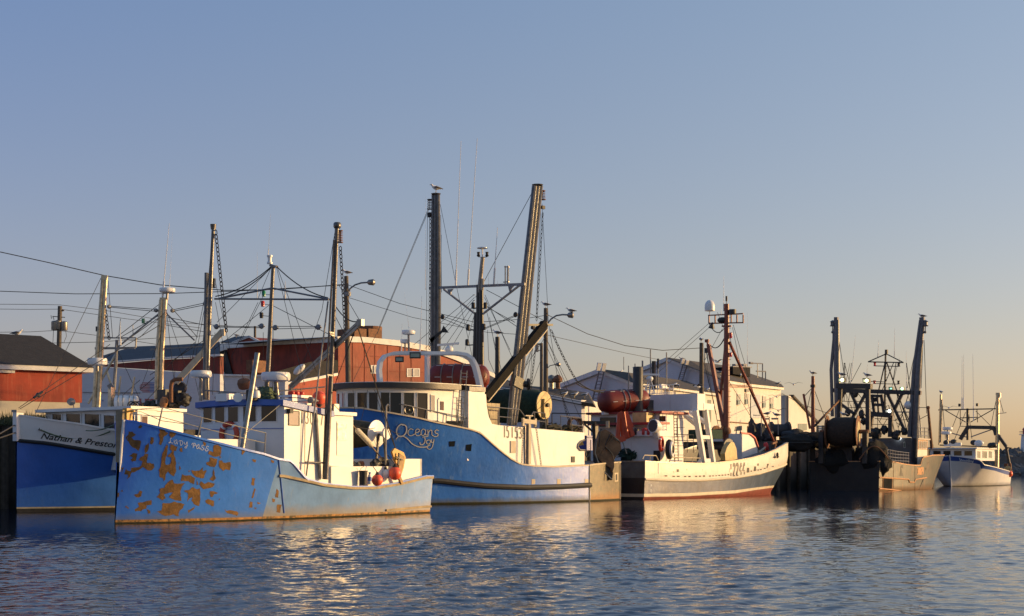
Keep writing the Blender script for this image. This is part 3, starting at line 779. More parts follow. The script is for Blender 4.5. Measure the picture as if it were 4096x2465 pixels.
# foredeck railing
post = [((634, 1705), (650, 1630)), ((792, 1749), (808, 1671)), ((955, 1790), (964, 1709)), ((1058, 1814), (1063, 1732))]
def rl(x, y, b): t, z = HL.hit(b[0], b[1]); s = HL.surf(t, z); return FL.v(x, y, s.y-.06)
tops = []
m = M()
for b, t in post:
    a = rl(b[0], b[1], b); c = rl(t[0], t[1], b); part(lady, 'stanchion', mAlu, lambda m: m.tube([a, c], .024, 6)); tops.append((a, c))
m2 = M(); bow = Vector((b0.x-.1, .1, b0.z+.3))
m2.tube([bow]+[c for a, c in tops], .012, 5); m2.tube([bow-Vector((0, 0, .1))]+[a.lerp(c, .5) for a, c in tops], .012, 5)
m2.tube([bow+Vector((0, -.2, 0)), (b0.x-2.2, -1.5, b0.z+.35), (uf+1.5, -2.2, b0.z+.1), (uf, -2.3, b0.z)], .012, 5)
m2.build('guard_wire', mRopeL, lady)
# leaning boom crutch on the foredeck
part(lady, 'leaning_pole', mAlu, lambda m: m.tube([lv(968, 1795, 1.75), lv(1030, 1413, 1.75)], .088, 12))
# radars and roof gear
radar(lady, lv(1103, 1510, .4), .5, .36, lv(1112, 1612, .4))
radar(lady, lv(804, 1499, -1.6), .36, .28, lv(803, 1604, -1.6))
part(lady, 'hanging_lamp', mRust, lambda m: (m.lathe([(.06, .0), (.2, .05), (.23, .2), (.2, .3), (.05, .33)], lv(978, 1555, 0), (.5, .3, 1)), m.tube([lv(978, 1530, 0), lv(965, 1490, 0)], .012, 4)))
part(lady, 'roof_tank', mBlack, lambda m: m.lathe([(.2, 0), (.2, .35), (.1, .4)], lv(1008, 1604, .8)))
part(lady, 'searchlight', mWhiteClean, lambda m: (m.lathe([(.14, 0), (.16, .1), (.12, .24)], lv(1023, 1592, 1.0), (0, 0, 1)), m.ball(lv(1020, 1556, .9), .08)))
def f(m):
    a = lv(1330, 1640, 1.2); part(lady, 'lamp_box', mAlu, lambda m: m.box(a+Vector((-.12, -.2, -.2)), a+Vector((.16, .2, .2))))
    m.tube([lv(1253, 1612, 1.7), lv(1253, 1640, 1.7)], .06, 8); m.tube([lv(1240, 1600, 1.7), lv(1272, 1604, 1.7)], [.12, .03], 10)
part(lady, 'deck_light', mAlu, f)
part(lady, 'vent_pipe', mAlu, lambda m: m.tube([lv(905, 1582, -1), lv(880, 1580, -1), lv(868, 1595, -1)], .1, 10))
# rig: centre mast, two outrigger masts, spreader
um = lv(1303, 1915, 2.1).x
q = lambda x, y: lu(x, y, um)
part(lady, 'centre_mast', mSteelMast, lambda m: (m.tube([q(1062, 1620), q(1074, 1450), q(1093, 1062)], [.09, .085, .065], 10), m.beam(q(1082, 1062), q(1108, 1068), .12, .08)))
def f(m):
    m.tube([lv(1303, 1918, 2.12), lv(1327, 1450, 2.35), lv(1349, 905, 2.75)], [.085, .08, .06], 10)
    m.tube([lv(1293, 1917, 1.98), lv(1310, 1450, 2.3), lv(1336, 960, 2.65)], .035, 8)
    m.lathe([(.1, 0), (.13, .05), (.13, .16), (.1, .2)], lv(1349, 914, 2.75), n=10)
    for y in (1330, 1140, 1500, 1340): m.beam(lv(1303+((1600-y)*.05), y, 2.5), lv(1335, y+3, 2.5), .05)
part(lady, 'outrigger_mast', mSteelMast, f)
def f(m):
    m.tube([lv(826, 1600, -2.2), lv(836, 1300, -2.25), lv(853, 912, -2.4)], [.08, .08, .06], 10)
    m.tube([lv(818, 1600, -2.1), lv(826, 1092, -2.3)], .07, 8); m.lathe([(.09, 0), (.11, .18)], lv(853, 918, -2.4), n=10)
part(lady, 'outrigger_mast', mSteelMast, f)
def f(m):
    m.tube([lv(1225, 1904, 2.05), lv(1312, 1206, 2.35)], .028, 8); m.tube([lv(1281, 1915, 2.0), lv(1263, 1640, 1.97)], .05, 8)
    m.tube([lv(1219, 1898, 2.03), lv(1219, 1648, 1.98)], .012, 6); m.tube([lv(1222, 1849, 2.05), lv(1297, 1852, 2.05)], .03, 8)
part(lady, 'mast_brace', mAlu, f)
def f(m):
    m.tube([lv(858, 1196, -2.3), q(1080, 1197), lv(1316, 1199, 2.45)], .035, 6)
    m.tube([lv(878, 1194, -2.3), q(1089, 1153), lv(1316, 1197, 2.45)], .035, 6)
part(lady, 'spreader_bar', mGrey, f)
def f(m):
    m.lathe([(.1, 0), (.1, .06), (.07, .08), (.07, .22), (.1, .24), (.1, .3)], q(1079, 1056), n=12)
part(lady, 'masthead_light', mWhiteClean, f)
for px, py, mt in ((1051, 1222, mLampRed), (1055, 1182, mLampGreen), (1046, 1268, mBlack)):
    part(lady, 'navigation_light', mt, lambda m: (m.lathe([(.06, 0), (.07, .16), (.05, .2)], q(px, py+5)), m.beam(q(px-8, py-6), q(1080, py-2), .02)))
for px, py in ((1046, 1305), (1101, 1311), (866, 1307), (1273, 1309)):
    part(lady, 'pulley_block', mGrey, lambda m: (m.ball(q(px, py), .11, sc=(.5, 1.1, .9)), m.tube([q(px-14, py-3), q(px+14, py+2)], .02, 5)))
whip(lady, q(1072, 1035), q(1082, 858), .009); whip(lady, q(1029, 1200), q(1029, 1008), .008); whip(lady, q(1140, 1195), q(1141, 1125), .02)
W_ = [(q(1104, 1062), q(1218, 1540)), (q(1106, 1062), q(1266, 1490)), (q(1088, 1068), q(868, 1290)), (q(1086, 1066), q(1030, 1200)), (q(1075, 1222), q(855, 1400)),
      (q(1095, 1225), q(1350, 1355)), (q(1046, 1308), q(868, 1305)), (q(1046, 1312), q(868, 1309)), (q(1103, 1306), q(1273, 1306)), (q(1103, 1316), q(1273, 1312)),
      (q(1341, 920), q(1288, 1240)), (q(1288, 1240), q(1190, 1520)), (q(1055, 1180), q(960, 1370)), (q(1032, 1210), q(925, 1430)), (q(862, 1210), q(905, 1450)),
      (q(1355, 1140), q(1440, 1285)), (lv(850, 930, -2.3), lv(795, 1560, -2)), (lv(848, 960, -2.3), lv(812, 1400, -2.2)), (q(860, 1120), q(920, 1400)), (q(1093, 1315), q(1090, 1580)), (q(1053, 1330), q(1053, 1440))]
wires(lady, W_, .011)
for a, b in ((q(1104, 1064), q(1312, 1192)), (q(1088, 1064), q(862, 1186)), (q(1086, 1070), q(880, 1192)), (q(1345, 1230), q(1440, 1285))):
    wires(lady, [(a, b)], .02, 'wire_rope', sag=.18)
def f(m): m.chain(lv(1361, 985, 2.75), lv(1383, 1360, 2.6), .045, 0, .13)
part(lady, 'chain', mChain, f)
part(lady, 'chain', mChain, lambda m: m.chain(lv(862, 920, -2.3), lv(906, 1330, -2.2), .05, 0, .15))
part(lady, 'chain', mChain, lambda m: m.chain(lv(1345, 910, 2.7), lv(1330, 1150, 2.4), .04, 0, .13))
def coil(m, a, b, r, n):
    a = Vector(a); b = Vector(b); m.tube([a+(b-a)*(i/(n*8))+Vector((math.cos(i*math.pi/4), math.sin(i*math.pi/4), 0))*r for i in range(n*8+1)], .014, 5)
    m.tube([a, b], .02, 6); m.lathe([(r*1.2, 0), (r*1.2, .03)], a, n=10); m.lathe([(r*1.2, 0), (r*1.2, .03)], b, n=10)
part(lady, 'spring', mRust, lambda m: coil(m, lv(1363, 972, 2.8), lv(1362, 925, 2.8), .065, 7))
part(lady, 'spring', mDark, lambda m: coil(m, lv(856, 1152, -2.35), lv(856, 1118, -2.35), .06, 6))
# cargo boom
def f(m):
    a, b = q(1442, 1290), lv(1158, 1552, .2)
    for o in (-.07, .07): m.beam(a+Vector((0, 0, o)), b+Vector((0, 0, o)), .07, .08)
    m.beam(a, b, .03, .1); m.box(a-Vector((.08, .1, .12)), a+Vector((.08, .1, .1)))
part(lady, 'cargo_boom', mAlu, f)
part(lady, 'boom_float', mWhite, lambda m: m.ball(lv(1197, 1478, .5), .2, sc=(.6, .6, 1.25), rot=Matrix.Rotation(R(48), 3, lv(1197, 1478, .5)-lv(1197, 1478, 1.5))))
wires(lady, [(q(1432, 1312), lv(1582, 1795, 1.9))], .022, 'hoist_wire'); wires(lady, [(q(1415, 1330), q(1318, 1600)), (q(1418, 1330), q(1345, 1520)), (q(1330, 1245), q(1380, 1340))], .012)
# aft mast post
part(lady, 'davit_post', mAlu, lambda m: (m.tube([lv(1542, 1860, 1.6), lv(1545, 1625, 1.6)], .035, 8), m.tube([lv(1545, 1625, 1.6), lv(1552, 1618, 1.6), lv(1556, 1624, 1.6)], .03, 6)))
# net drum on the after deck
un = lv(1506, 1735, .9)
def f(m):
    for v, r_0 in ((.9, .5), (-1.0, .42)): m.lathe([(r_0-.05, -.03), (r_0, -.02), (r_0, .02), (r_0-.05, .03)], (un.x, v, un.z), (0, 1, 0), n=28)
    m.tube([(un.x, -1.05, un.z), (un.x, 1.35, un.z)], .09, 10); m.lathe([(.22, -.04), (.22, .04)], (un.x, 1.35, un.z), (0, 1, 0), n=18)
nd = part(lady, 'net_drum', mWhite, f)
part(nd, 'wound_net', mNetB, lambda m: m.lathe([(.4, -1.1), (.5, -.9), (.54, -.3), (.5, .2), (.44, .6), (.36, .86)], (un.x, 0, un.z), (0, 1, 0), n=20))
for v in (1.12, -1.1): part(lady, 'drum_frame', mDark, lambda m: [m.beam((un.x+du, v, un.z), (un.x+du*3, v, .8), .07) for du in (-.15, .15)])
part(lady, 'drum_rail', mWood, lambda m: [m.beam((un.x+.9, 1.3, 1.25), (un.x-.5, 1.3, 1.3), .06), m.tube([(un.x+1.4, 1.2, 1.2), (un.x+.1, 1.2, 1.28)], .04, 8)])
# ---- loose things on or hung from this boat (top level) ----
def thing(fr, name, label, cat, loc, group=None, rz=0): 
    w = fr.W(loc); return empty(name, w, fr.a+rz, label, cat, group)
lr = lu(918, 1737, uf+.2)
t = thing(FL, 'life_ring', 'red life ring with white bands on the front of the blue peeling boat wheelhouse', 'life ring', lr)
part(t, 'ring', mRing, lambda m: m.torus((.02, 0, 0), (1, 0, 0), .35, .09, 28, 10))
for a in (0, 90, 180, 270):
    part(t, 'band', mWhiteClean, lambda m: m.torus((.02, 0, 0), (1, 0, 0), .35, .094, 3, 10, a0=R(a+38), a1=R(a+52)))
def ballbuoy(fr, l, r, label, top, mt=None):
    t = thing(fr, 'buoy', label, 'buoy', l)
    part(t, 'ball', mt or mBuoy, lambda m: m.ball((0, 0, 0), r, 20, 14, sc=(1, 1, 1.04)))
    part(t, 'neck', mBlack, lambda m: m.lathe([(r*.45, r*.93), (r*.25, r*1.25), (.04, r*1.45)], (0, 0, 0), n=12))
    part(t, 'rope', mRope, lambda m: m.tube([(0, 0, r*1.35), Vector(top)-Vector(l)], .014, 5))
    return t
ballbuoy(FL, lv(1509, 1921, 2.32), .2, 'red ball buoy by the white bottle on the rail, left of two', lv(1480, 1850, 2.05))
ballbuoy(FL, lv(1580, 1894, 2.3), .235, 'larger red ball buoy on the stern rail under the orange trawl door', lv(1550, 1820, 2.0))
t = ballbuoy(FL, lv(1543, 1896, 2.02), .17, 'pale deflated teardrop buoy between two red ball buoys', lv(1548, 1850, 2.0), mWhite)
rb = lv(1277, 1592, 1.2)
t = thing(FL, 'buoy', 'red round buoy on the wheelhouse roof beside the outrigger mast', 'buoy', rb); part(t, 'ball', mBuoy, lambda m: m.ball((0, 0, 0), .24, 18, 12)); part(t, 'neck', mBlack, lambda m: m.lathe([(.1, -.22), (.05, -.32)], (0, 0, 0), n=10))
bk = lv(1453, 1940, 2.2)
t = thing(FL, 'bucket', 'black plastic bucket standing on the low rail of the front blue boat', 'bucket', bk)
part(t, 'pail', mBlack, lambda m: m.lathe([(.115, 0), (.15, .5), (.165, .5), (.165, .47)], (0, 0, 0), n=18)); part(t, 'handle', mAlu, lambda m: m.torus((0, 0, .48), (1, 0, .3), .16, .008, 14, 5, a0=0, a1=math.pi))
bt = lv(1479, 1938, 2.22)
t = thing(FL, 'bottle', 'white plastic bottle standing between black bucket and red buoy', 'bottle', bt)
part(t, 'container', mWhiteClean, lambda m: m.lathe([(.065, 0), (.07, .05), (.07, .3), (.04, .36), (.035, .38)], (0, 0, 0), n=14)); part(t, 'cap', mVisor, lambda m: m.lathe([(.045, .38), (.045, .43)], (0, 0, 0), n=12)); part(t, 'wrapper', mVisor, lambda m: m.lathe([(.072, .12), (.072, .26)], (0, 0, 0), n=14))
fl = lv(1455, 1750, 1.7); a, b = lv(1425, 1717, 1.7), lv(1490, 1786, 1.7)
t = thing(FL, 'pole_float', 'long mottled white foam float lashed slantwise before the net drum', 'float', fl)
part(t, 'foam_body', mat('mottled_foam', (.6, .55, .42), .8, .3, 14, spots=.8, pcol=(.08, .06, .03), psc=8), lambda m: m.tube([a-fl, a.lerp(b, .08)-fl, a.lerp(b, .92)-fl, b-fl], [.05, .1, .1, .05], 12))
part(t, 'pole', mWood, lambda m: m.tube([lv(1410, 1700, 1.7)-fl, lv(1533, 1840, 1.75)-fl], .025, 6))
# orange trawl door at the stern
td = lv(1590, 1840, 2.15)
t = thing(FL, 'trawl_door', 'small yellow and rusty brown trawl door hanging over the stern of the front boat', 'trawl door', td)
pp = [lv(x, y, 2.15)-td for x, y in ((1562, 1808), (1572, 1793), (1608, 1810), (1616, 1830), (1608, 1872), (1598, 1900), (1588, 1868), (1572, 1840))]
mBr = mat('brown_door_paint', (.3, .17, .05), .6, .3, 5, streak=.6, bump=.3)
part(t, 'board', mYellow, lambda m: m.prism(pp, (0, .08, 0)))
part(t, 'shoe', mBr, lambda m: (m.prism([lv(x, y, 2.2)-td for x, y in ((1594, 1815), (1612, 1828), (1606, 1872), (1596, 1905), (1607, 1930), (1600, 1938), (1590, 1915), (1588, 1880))], (0, .08, 0))))
part(t, 'bracket', mDark, lambda m: (m.beam(lv(1596, 1812, 2.32)-td, lv(1592, 1860, 2.32)-td, .05), m.beam(lv(1586, 1828, 2.32)-td, lv(1610, 1840, 2.32)-td, .04)))
# crate and rope heap on roof
cr = lv(1185, 1619, 1.2)
t = thing(FL, 'crate', 'white slatted wooden crate on the wheelhouse roof edge', 'crate', cr)
def f(m):
    for z in (.03, .15, .27):
        m.box((.55, .28, z-.045), (-.45, .31, z+.045)); m.box((.55, -.31, z-.045), (-.45, -.28, z+.045)); m.box((.56, .28, z-.04), (.53, -.28, z+.04)); m.box((-.46, .28, z-.04), (-.43, -.28, z+.04))
part(t, 'slats', mWhite, f, smooth=False); part(t, 'corner_posts', mWood, lambda m: [m.box((x-.02, y-.02, 0), (x+.02, y+.02, .33)) for x in (.5, -.4) for y in (.25, -.25)], smooth=False)
for i, (dx, nm) in enumerate(((.25, 'left'), (0, 'middle'), (-.25, 'right'))):
    t = thing(FL, 'net_float', f'small dark red float poking out of the roof crate, {nm} of three', 'float', cr+Vector((dx, 0, .3)), 'floats in the roof crate'); part(t, 'drum', mRed, lambda m: m.lathe([(.08, -.1), (.12, -.05), (.12, .12), (.08, .15)], (0, 0, 0), n=12)); part(t, 'peg', mWood, lambda m: m.tube([(0, 0, .1), (0, 0, .26)], .02, 6))
rc = lv(1060, 1585, 0)
def heap(name, label, cat, fr, c, sx, sy, h, mt, n=26, r=.02, seed=1, group=None):
    random.seed(seed); t = thing(fr, name, label, cat, c, group); m = M()
    for i in range(n):
        pts = []; x, y = random.uniform(-sx, sx)*.6, random.uniform(-sy, sy)*.6; a = random.uniform(0, 6.28); rr = random.uniform(.25, .6)*min(sx, sy)+.05
        z0 = random.uniform(0, h)*(1-abs(x/sx))
        for k in range(10):
            an = a+k*.62; pts.append((x+rr*math.cos(an), y+rr*math.sin(an), max(r, z0+.12*h*math.sin(k*1.7+i))))
        m.tube(pts, r, 5)
    m.build('rope_loops', mt, t)
    part(t, 'pile', mt, lambda m: lump(m, (0, 0, h*.25), sx*.95, sy*.95, h*.6, .5, seed=seed))
    return t
mRopeG = mat('green_rope', (.1, .14, .08), .9, .4, 10, bump=.5)
heap('rope_coil', 'tangle of pale green rope under the white radar dome on the front boat', 'rope', FL, lv(1066, 1606, 0), .45, .4, .55, mRopeG, 40, .014, 3)

# roof and deck clutter
part(lady, 'roof_hatch', mWhite, lambda m: m.box(lv(862, 1606, -.8), lv(935, 1580, -.8)+Vector((.1, .5, 0))), smooth=False)
part(lady, 'exhaust_stack', mRust, lambda m: (m.tube([lv(1010, 1606, -1.2), lv(1010, 1460, -1.2)], .1, 10), m.box(lv(985, 1490, -1.3), lv(1046, 1446, -1.3)+Vector((0, .3, 0)))))
part(lady, 'loudhailer', mWhiteClean, lambda m: m.lathe([(.05, 0), (.16, .3)], lv(950, 1596, .2), (.6, .6, .1), n=12))
part(lady, 'roof_rail', mGrey, lambda m: (m.tube([lv(815, 1562, -1.5), lv(1000, 1575, -1), lv(1300, 1548, .5)], .025, 5),))
for px, py, r_0 in ((1420, 1875, .16), (1440, 1868, .12), (1500, 1868, .14), (1528, 1862, .17), (1550, 1866, .1)):
    part(lady, 'deck_gear', mDark if r_0 > .12 else mRust, lambda m: lump(m, lv(px, py-6, 1.2), r_0*1.6, r_0, r_0*1.3, .6, seed=px))
for a_, b_ in (((1540, 1700), (1600, 1735)), ((1420, 1700), (1500, 1712)), ((1470, 1560), (1440, 1700)), ((1412, 1560), (1425, 1712)), ((1498, 1560), (1580, 1790))):
    wires(lady, [(lv(*a_, 1.4), lv(*b_, 1.4))], .012, 'loose_line', sag=.08)
wires(lady, [(lv(975, 1740, 1.9), lv(1145, 1600, 1.9))], .01, 'loose_line', mRopeL); 
heap('net_heap', 'small heap of dark net on the after deck beside the front boat net drum', 'net', FL, lv(1430, 1870, 1.3)+Vector((0, 0, -.5)), .6, .5, .5, mNetB, 26, .02, 21)
# =============== second boat: large blue and white dragger ===============
mOJB = mat('royal_blue_paint', (.03, .165, .58), .44, .18, .8, streak=.6, scol=(.25, .38, .55), sth=.55, bump=.12, bsc=6, rvar=.5, zdirt=(-.02, .28, (.12, .11, .04), .9), coat=.6)
mOJP = mat('faded_blue_paint', (.12, .22, .45), .24, .18, .7, streak=.6, scol=(.45, .45, .42), sth=.55, bump=.15, bsc=6, rvar=.55, zdirt=(-.02, .3, (.14, .13, .05), .9), coat=.25)
mOJS = mat('stern_sheathing', (.15, .12, .07), .5, .35, 3, streak=.6, scol=(.05, .04, .025), bump=.6, bsc=18, spots=.8, pcol=(.35, .16, .06), psc=5, pth=.6, zdirt=(0, .45, (.4, .18, .05), .7))
mTan = mat('tan_panel', (.5, .42, .3), .6, .15, 4)
mBlackMast = mat('black_mast_paint', (.012, .012, .013), .35, .2, 3, bump=.1)
mBlackDull = mat('dull_black_paint', (.014, .013, .012), .85, .3, 4, bump=.3, spec=.15)
mVisorK = mat('black_visor', (.02, .02, .022), .4, .2, 3)
mDrumY = mat('yellow_drum_steel', (.5, .36, .14), .5, .25, 4, streak=.4, bump=.2)
mPly = mat('wavy_plywood', (.42, .34, .2), .6, .5, 3.5, streak=.9, scol=(.15, .1, .05), sth=.45, bump=.3)
FO = Frame((4.13, 78.0), 225)
OS = [(1220, 1640), (1300, 1632), (1389, 1629), (1442, 1630), (1516, 1643), (1552, 1648), (1664, 1668), (1740, 1687), (1785, 1696), (1877, 1715), (1920, 1729), (1947, 1753), (2001, 1801), (2044, 1834), (2082, 1855), (2136, 1863), (2216, 1866), (2354, 1860), (2370, 1857), (2481, 1847)]
ts = 3.3/17.5
HO = Hull(FO, 1, (0, 16.6), (0, 17.6), [(0, 1.95), (.12, 2.6), (ts, 2.78), (.35, 2.95), (.58, 2.6), (.75, 1.7), (.9, .7), (1, .02)],
          [(0, 2.0), (.12, 2.65), (ts, 2.82), (.3, 3.05), (.55, 3.15), (.72, 2.85), (.85, 2.35), (.94, 1.5), (.98, .75), (1, .08)], OS, p=1.3, N=72)
oj = empty('fishing_boat', FO.O, FO.a, 'large blue and white dragger with a white arch and two tall raised masts', 'fishing boat')
ov, ou, od = FO.v, FO.u, FO.d
dk = lambda t: max(HO.zs(t)-1.0, 1.1)
HO.build('hull', oj, [.09], [mWeed, mOJB], dk, mDeck, inmat=mWhite, capmat=mTan, aft=(ts, [mWeed, mOJS]), stations=sorted(set([i/68 for i in range(69)]+[ts])), tr=[mWeed, mOJS])
for x in (2357, 2480):
    part(oj, 'corner_trim', mTan, lambda m: m.tube([HO.at(x, 1858+(150)*i/6-(10*i/6 if x > 2400 else 0), .015) for i in range(7)], .035, 6))
def f(m):
    L = HO.level([(1758, 1923), (1839, 1933), (1947, 1944), (2109, 1950), (2243, 1947), (2354, 1941)]); HO.rail(m, L, .125, ts, HO.tpx(1745), 40, .03)
part(oj, 'rub_rail', mBlack, f)
def sq(name, poly, H_, mt, off=.01, par=None):
    m = M(); patch(m, H_, poly, 0, off, sub=1); return m.build(name, mt, par, smooth=False)
for p in ([(1795, 1766), (1821, 1764), (1818, 1786), (1797, 1787)], [(1864, 1779), (1887, 1776), (1884, 1805), (1862, 1803)]): sq('porthole', p, HO, mGlass, .012, oj)
for x in (2126, 2228, 2339): sq('hull_plate', [(x, 1917), (x+14, 1917), (x+14, 1936), (x, 1938)], HO, mTan, .012, oj)
sq('freeing_port', [(2457, 1892), (2472, 1891), (2472, 1926), (2458, 1928)], HO, mTan, .012, oj); sq('freeing_port', [(2461, 1898), (2468, 1897), (2468, 1921), (2462, 1922)], HO, mBlack, .02, oj)
# flowing painted name
mNameS = mat('name_silver_paint', (.55, .57, .6), .45, .1, 5, bump=0)
c4 = lambda l: [(1300+x/1.855, 1300+y/1.855) for x, y in l]
NAME = [([(592,742),(562,738),(536,765),(532,805),(552,826),(580,822),(602,795),(604,760),(590,742),(572,742)], 8),
 ([(655,778),(635,770),(618,785),(616,808),(632,822),(660,812),(672,803)], 5), ([(668,800),(695,792),(698,776),(682,772),(670,790),(676,818),(698,820),(716,806)], 5),
 ([(745,782),(728,772),(712,790),(716,815),(732,818),(745,795)], 5), ([(747,776),(744,812),(760,815)], 5), ([(762,776),(764,822)], 5), ([(764,800),(780,780),(792,785),(792,812),(800,822)], 5),
 ([(843,785),(828,778),(814,788),(820,802),(836,808),(834,824),(812,828),(800,820)], 5),
 ([(738,835),(742,850),(738,872),(722,888),(706,884),(704,870)], 6), ([(722,832),(765,826)], 5), ([(770,852),(755,858),(752,875),(765,884),(780,872),(778,856),(768,852)], 5),
 ([(788,848),(788,868),(800,872),(808,850)], 5), ([(808,846),(802,880),(792,910),(775,922),(758,912),(762,896),(780,890)], 5),
 ([(526,848),(545,828),(580,826),(612,845),(645,880),(690,903),(735,906),(765,900)], 7)]
m = M()
for p, w_ in NAME: ribbon(m, lambda x, y: HO.at(x, y, .011), c4(p), w_*.62+2.0, 1)
for p, w_ in NAME: ribbon(m, lambda x, y: HO.at(x, y, .017), c4(p), w_*.62, 0)
m.build('boat_name', [mNameS, mBlackMast], oj, smooth=False)
# white upper works
VW = 2.72
up = lambda x, y: ov(x, y, VW)
pl = [(1874, 1716), (1874, 1564), (1944, 1578), (1947, 1623), (1955, 1667), (1968, 1696), (2001, 1702), (2338, 1731), (2338, 1758), (2322, 1764), (2312, 1775), (2310, 1790), (2318, 1802), (2338, 1803), (2338, 1858), (2216, 1864), (2136, 1861), (2082, 1853), (2044, 1832), (2001, 1799), (1947, 1751), (1920, 1727)]
mUp = mat('weathered_white_topside', (.76, .74, .7), .45, .08, 1, streak=.45, scol=(.4, .28, .16), sth=.6, bump=.15, rvar=.1)
part(oj, 'bulwark_side', mUp, lambda m: m.prism([up(x, y) for x, y in pl], (0, -.08, 0)), smooth=False)
def f(m):
    m.tube([up(x, y)+Vector((0, .02, 0)) for x, y in ((2338, 1760), (2322, 1766), (2312, 1777), (2310, 1790), (2319, 1801), (2338, 1801))], .045, 8)
part(oj, 'fairlead', mAlu, f)
sq2 = lambda name, x0, y0, x1, y1, mt, th=.03: part(oj, name, mt, lambda m: m.prism([up(x0, y0), up(x1, y0), up(x1, y1), up(x0, y1)], (0, th, 0)), smooth=False)
sq2('side_hatch', 2041, 1764, 2061, 1812, mTan, .04); sq2('freeing_port', 2285, 1826, 2298, 1850, mBlack); sq2('mast_channel', 2110, 1700, 2119, 1856, mGrey, .09); sq2('mast_guide', 2098, 1700, 2108, 1854, mAlu, .06)
# casing block with step
a = up(1874, 1564); b = up(1944, 1578); zt = a.z
def f(m):
    m.box((a.x, VW-.08, 2.0), (b.x, 1.0, zt))
part(oj, 'engine_casing', mUp, f, smooth=False); part(oj, 'casing_top', mGrey, lambda m: m.box((a.x-.04, VW+.02, zt), (b.x+.04, .9, zt+.2)), smooth=False)
m = M(); dg = lambda x, y: ov(x, y, VW+.012)
digits(m, dg, '15', 2014, 1704, 2040, 1706, 46, 4.5, cw=.7); digits(m, dg, '1539', 2044, 1708, 2108, 1714, 43, 4.5, cw=.7); m.build('registration_number', mNum, oj, smooth=False)
# wheelhouse
UC, AA, BB = 13.2, 3.0, 2.5
def wh(th, z, k=0): return Vector((UC+(AA+k)*math.cos(th), (BB+k)*math.sin(th), z))
ZB, ZT = 3.78, 5.18
TH = [R(90-180*i/28) for i in range(29)]
plan = [(wh(t, 0).x, wh(t, 0).y) for t in TH]
part(oj, 'wheelhouse', mUp, lambda m: slab(m, [(11.2, 2.5)]+plan+[(11.2, -2.5)], ZB, ZT))
pr = [(wh(t, 0, .28).x, wh(t, 0, .28).y) for t in TH]
part(oj, 'roof', mVisorK, lambda m: slab(m, [(11.85, 2.78)]+pr+[(11.85, -2.78)], ZT, ZT+.24), ang=50)
part(oj, 'roof_deck', mUp, lambda m: slab(m, [(11.6, 2.6)]+[(wh(t, 0, .2).x, wh(t, 0, .2).y) for t in TH]+[(10.3, -2.5), (10.3, 2.5)], ZT+.24, ZT+.27))
def thpx(px):
    lo, hi = R(-34), R(90)
    for _ in range(40):
        md = (lo+hi)/2
        if FO.px(wh(md, 4.6))[0] < px: lo = md
        else: hi = md
    return md
Z1 = 3.88
for x0, x1, zb in ((1352, 1377, 4.0), (1393, 1421, 3.95), (1430, 1470, 3.9), (1476, 1512, 3.85), (1523, 1558, 3.8), (1560, 1605, 3.78), (1614, 1656, 3.8), (1667, 1709, 3.8)):
    t0, t1 = thpx(x0), thpx(x1); n = wh((t0+t1)/2, 0, 1)-wh((t0+t1)/2, 0)
    pts = [wh(t0, zb, .01), wh(t1, zb, .01), wh(t1, 5.0, .01), wh(t0, 5.0, .01)]
    pane(oj, pts, Vector((math.cos((t0+t1)/2)*.8, math.sin((t0+t1)/2), 0)).normalized(), fw=.02, frame=mUp, glass=mBlackMast if x0 == 1560 else mGlass, th=.035)
S = lambda x, y: ov(x, y, 2.505)
pane(oj, [S(1723, 1648), S(1738, 1650), S(1738, 1580), S(1723, 1578)], (0, 1, 0), frame=mUp, glass=mGlassG, fw=.03)
d_ = part(oj, 'cabin_door', mUp, lambda m: m.prism([S(1751, 1685), S(1783, 1692), S(1784, 1600), S(1778, 1593), S(1756, 1592), S(1751, 1600)], (0, .03, 0)), smooth=False)
part(d_, 'door_window', mGlass, lambda m: m.prism([ov(x, y, 2.54) for x, y in ((1761, 1640), (1775, 1642), (1775, 1607), (1761, 1606))], (0, .012, 0)), smooth=False)
t_ = thpx(1635); cc = wh(t_, 4.22, .05); part(oj, 'fan_guard', mAlu, lambda m: (m.torus(cc, (math.cos(t_), math.sin(t_), 0), .2, .025, 20, 6), m.ball(cc, .05)))
S = lambda x, y: ov(x, y, 2.52)
def f(m, A, B, n, r=.02, rr=.014):
    m.tube(A, r, 6); m.tube(B, r, 6)
    for i in range(n):
        t = (i+.5)/n
        g = lambda P_: Vector(P_[0]).lerp(Vector(P_[-1]), t)
        m.tube([g(A), g(B)], rr, 5)
part(oj, 'ladder', mAlu, lambda m: f(m, [ov(1828, 1690, 2.66), ov(1844, 1481, 2.66)], [ov(1853, 1697, 2.66), ov(1868, 1483, 2.66)], 9))
part(oj, 'wall_ladder', mGrey, lambda m: f(m, [S(1827, 1692), S(1829, 1590)], [S(1845, 1697), S(1847, 1594)], 5, .012, .012))
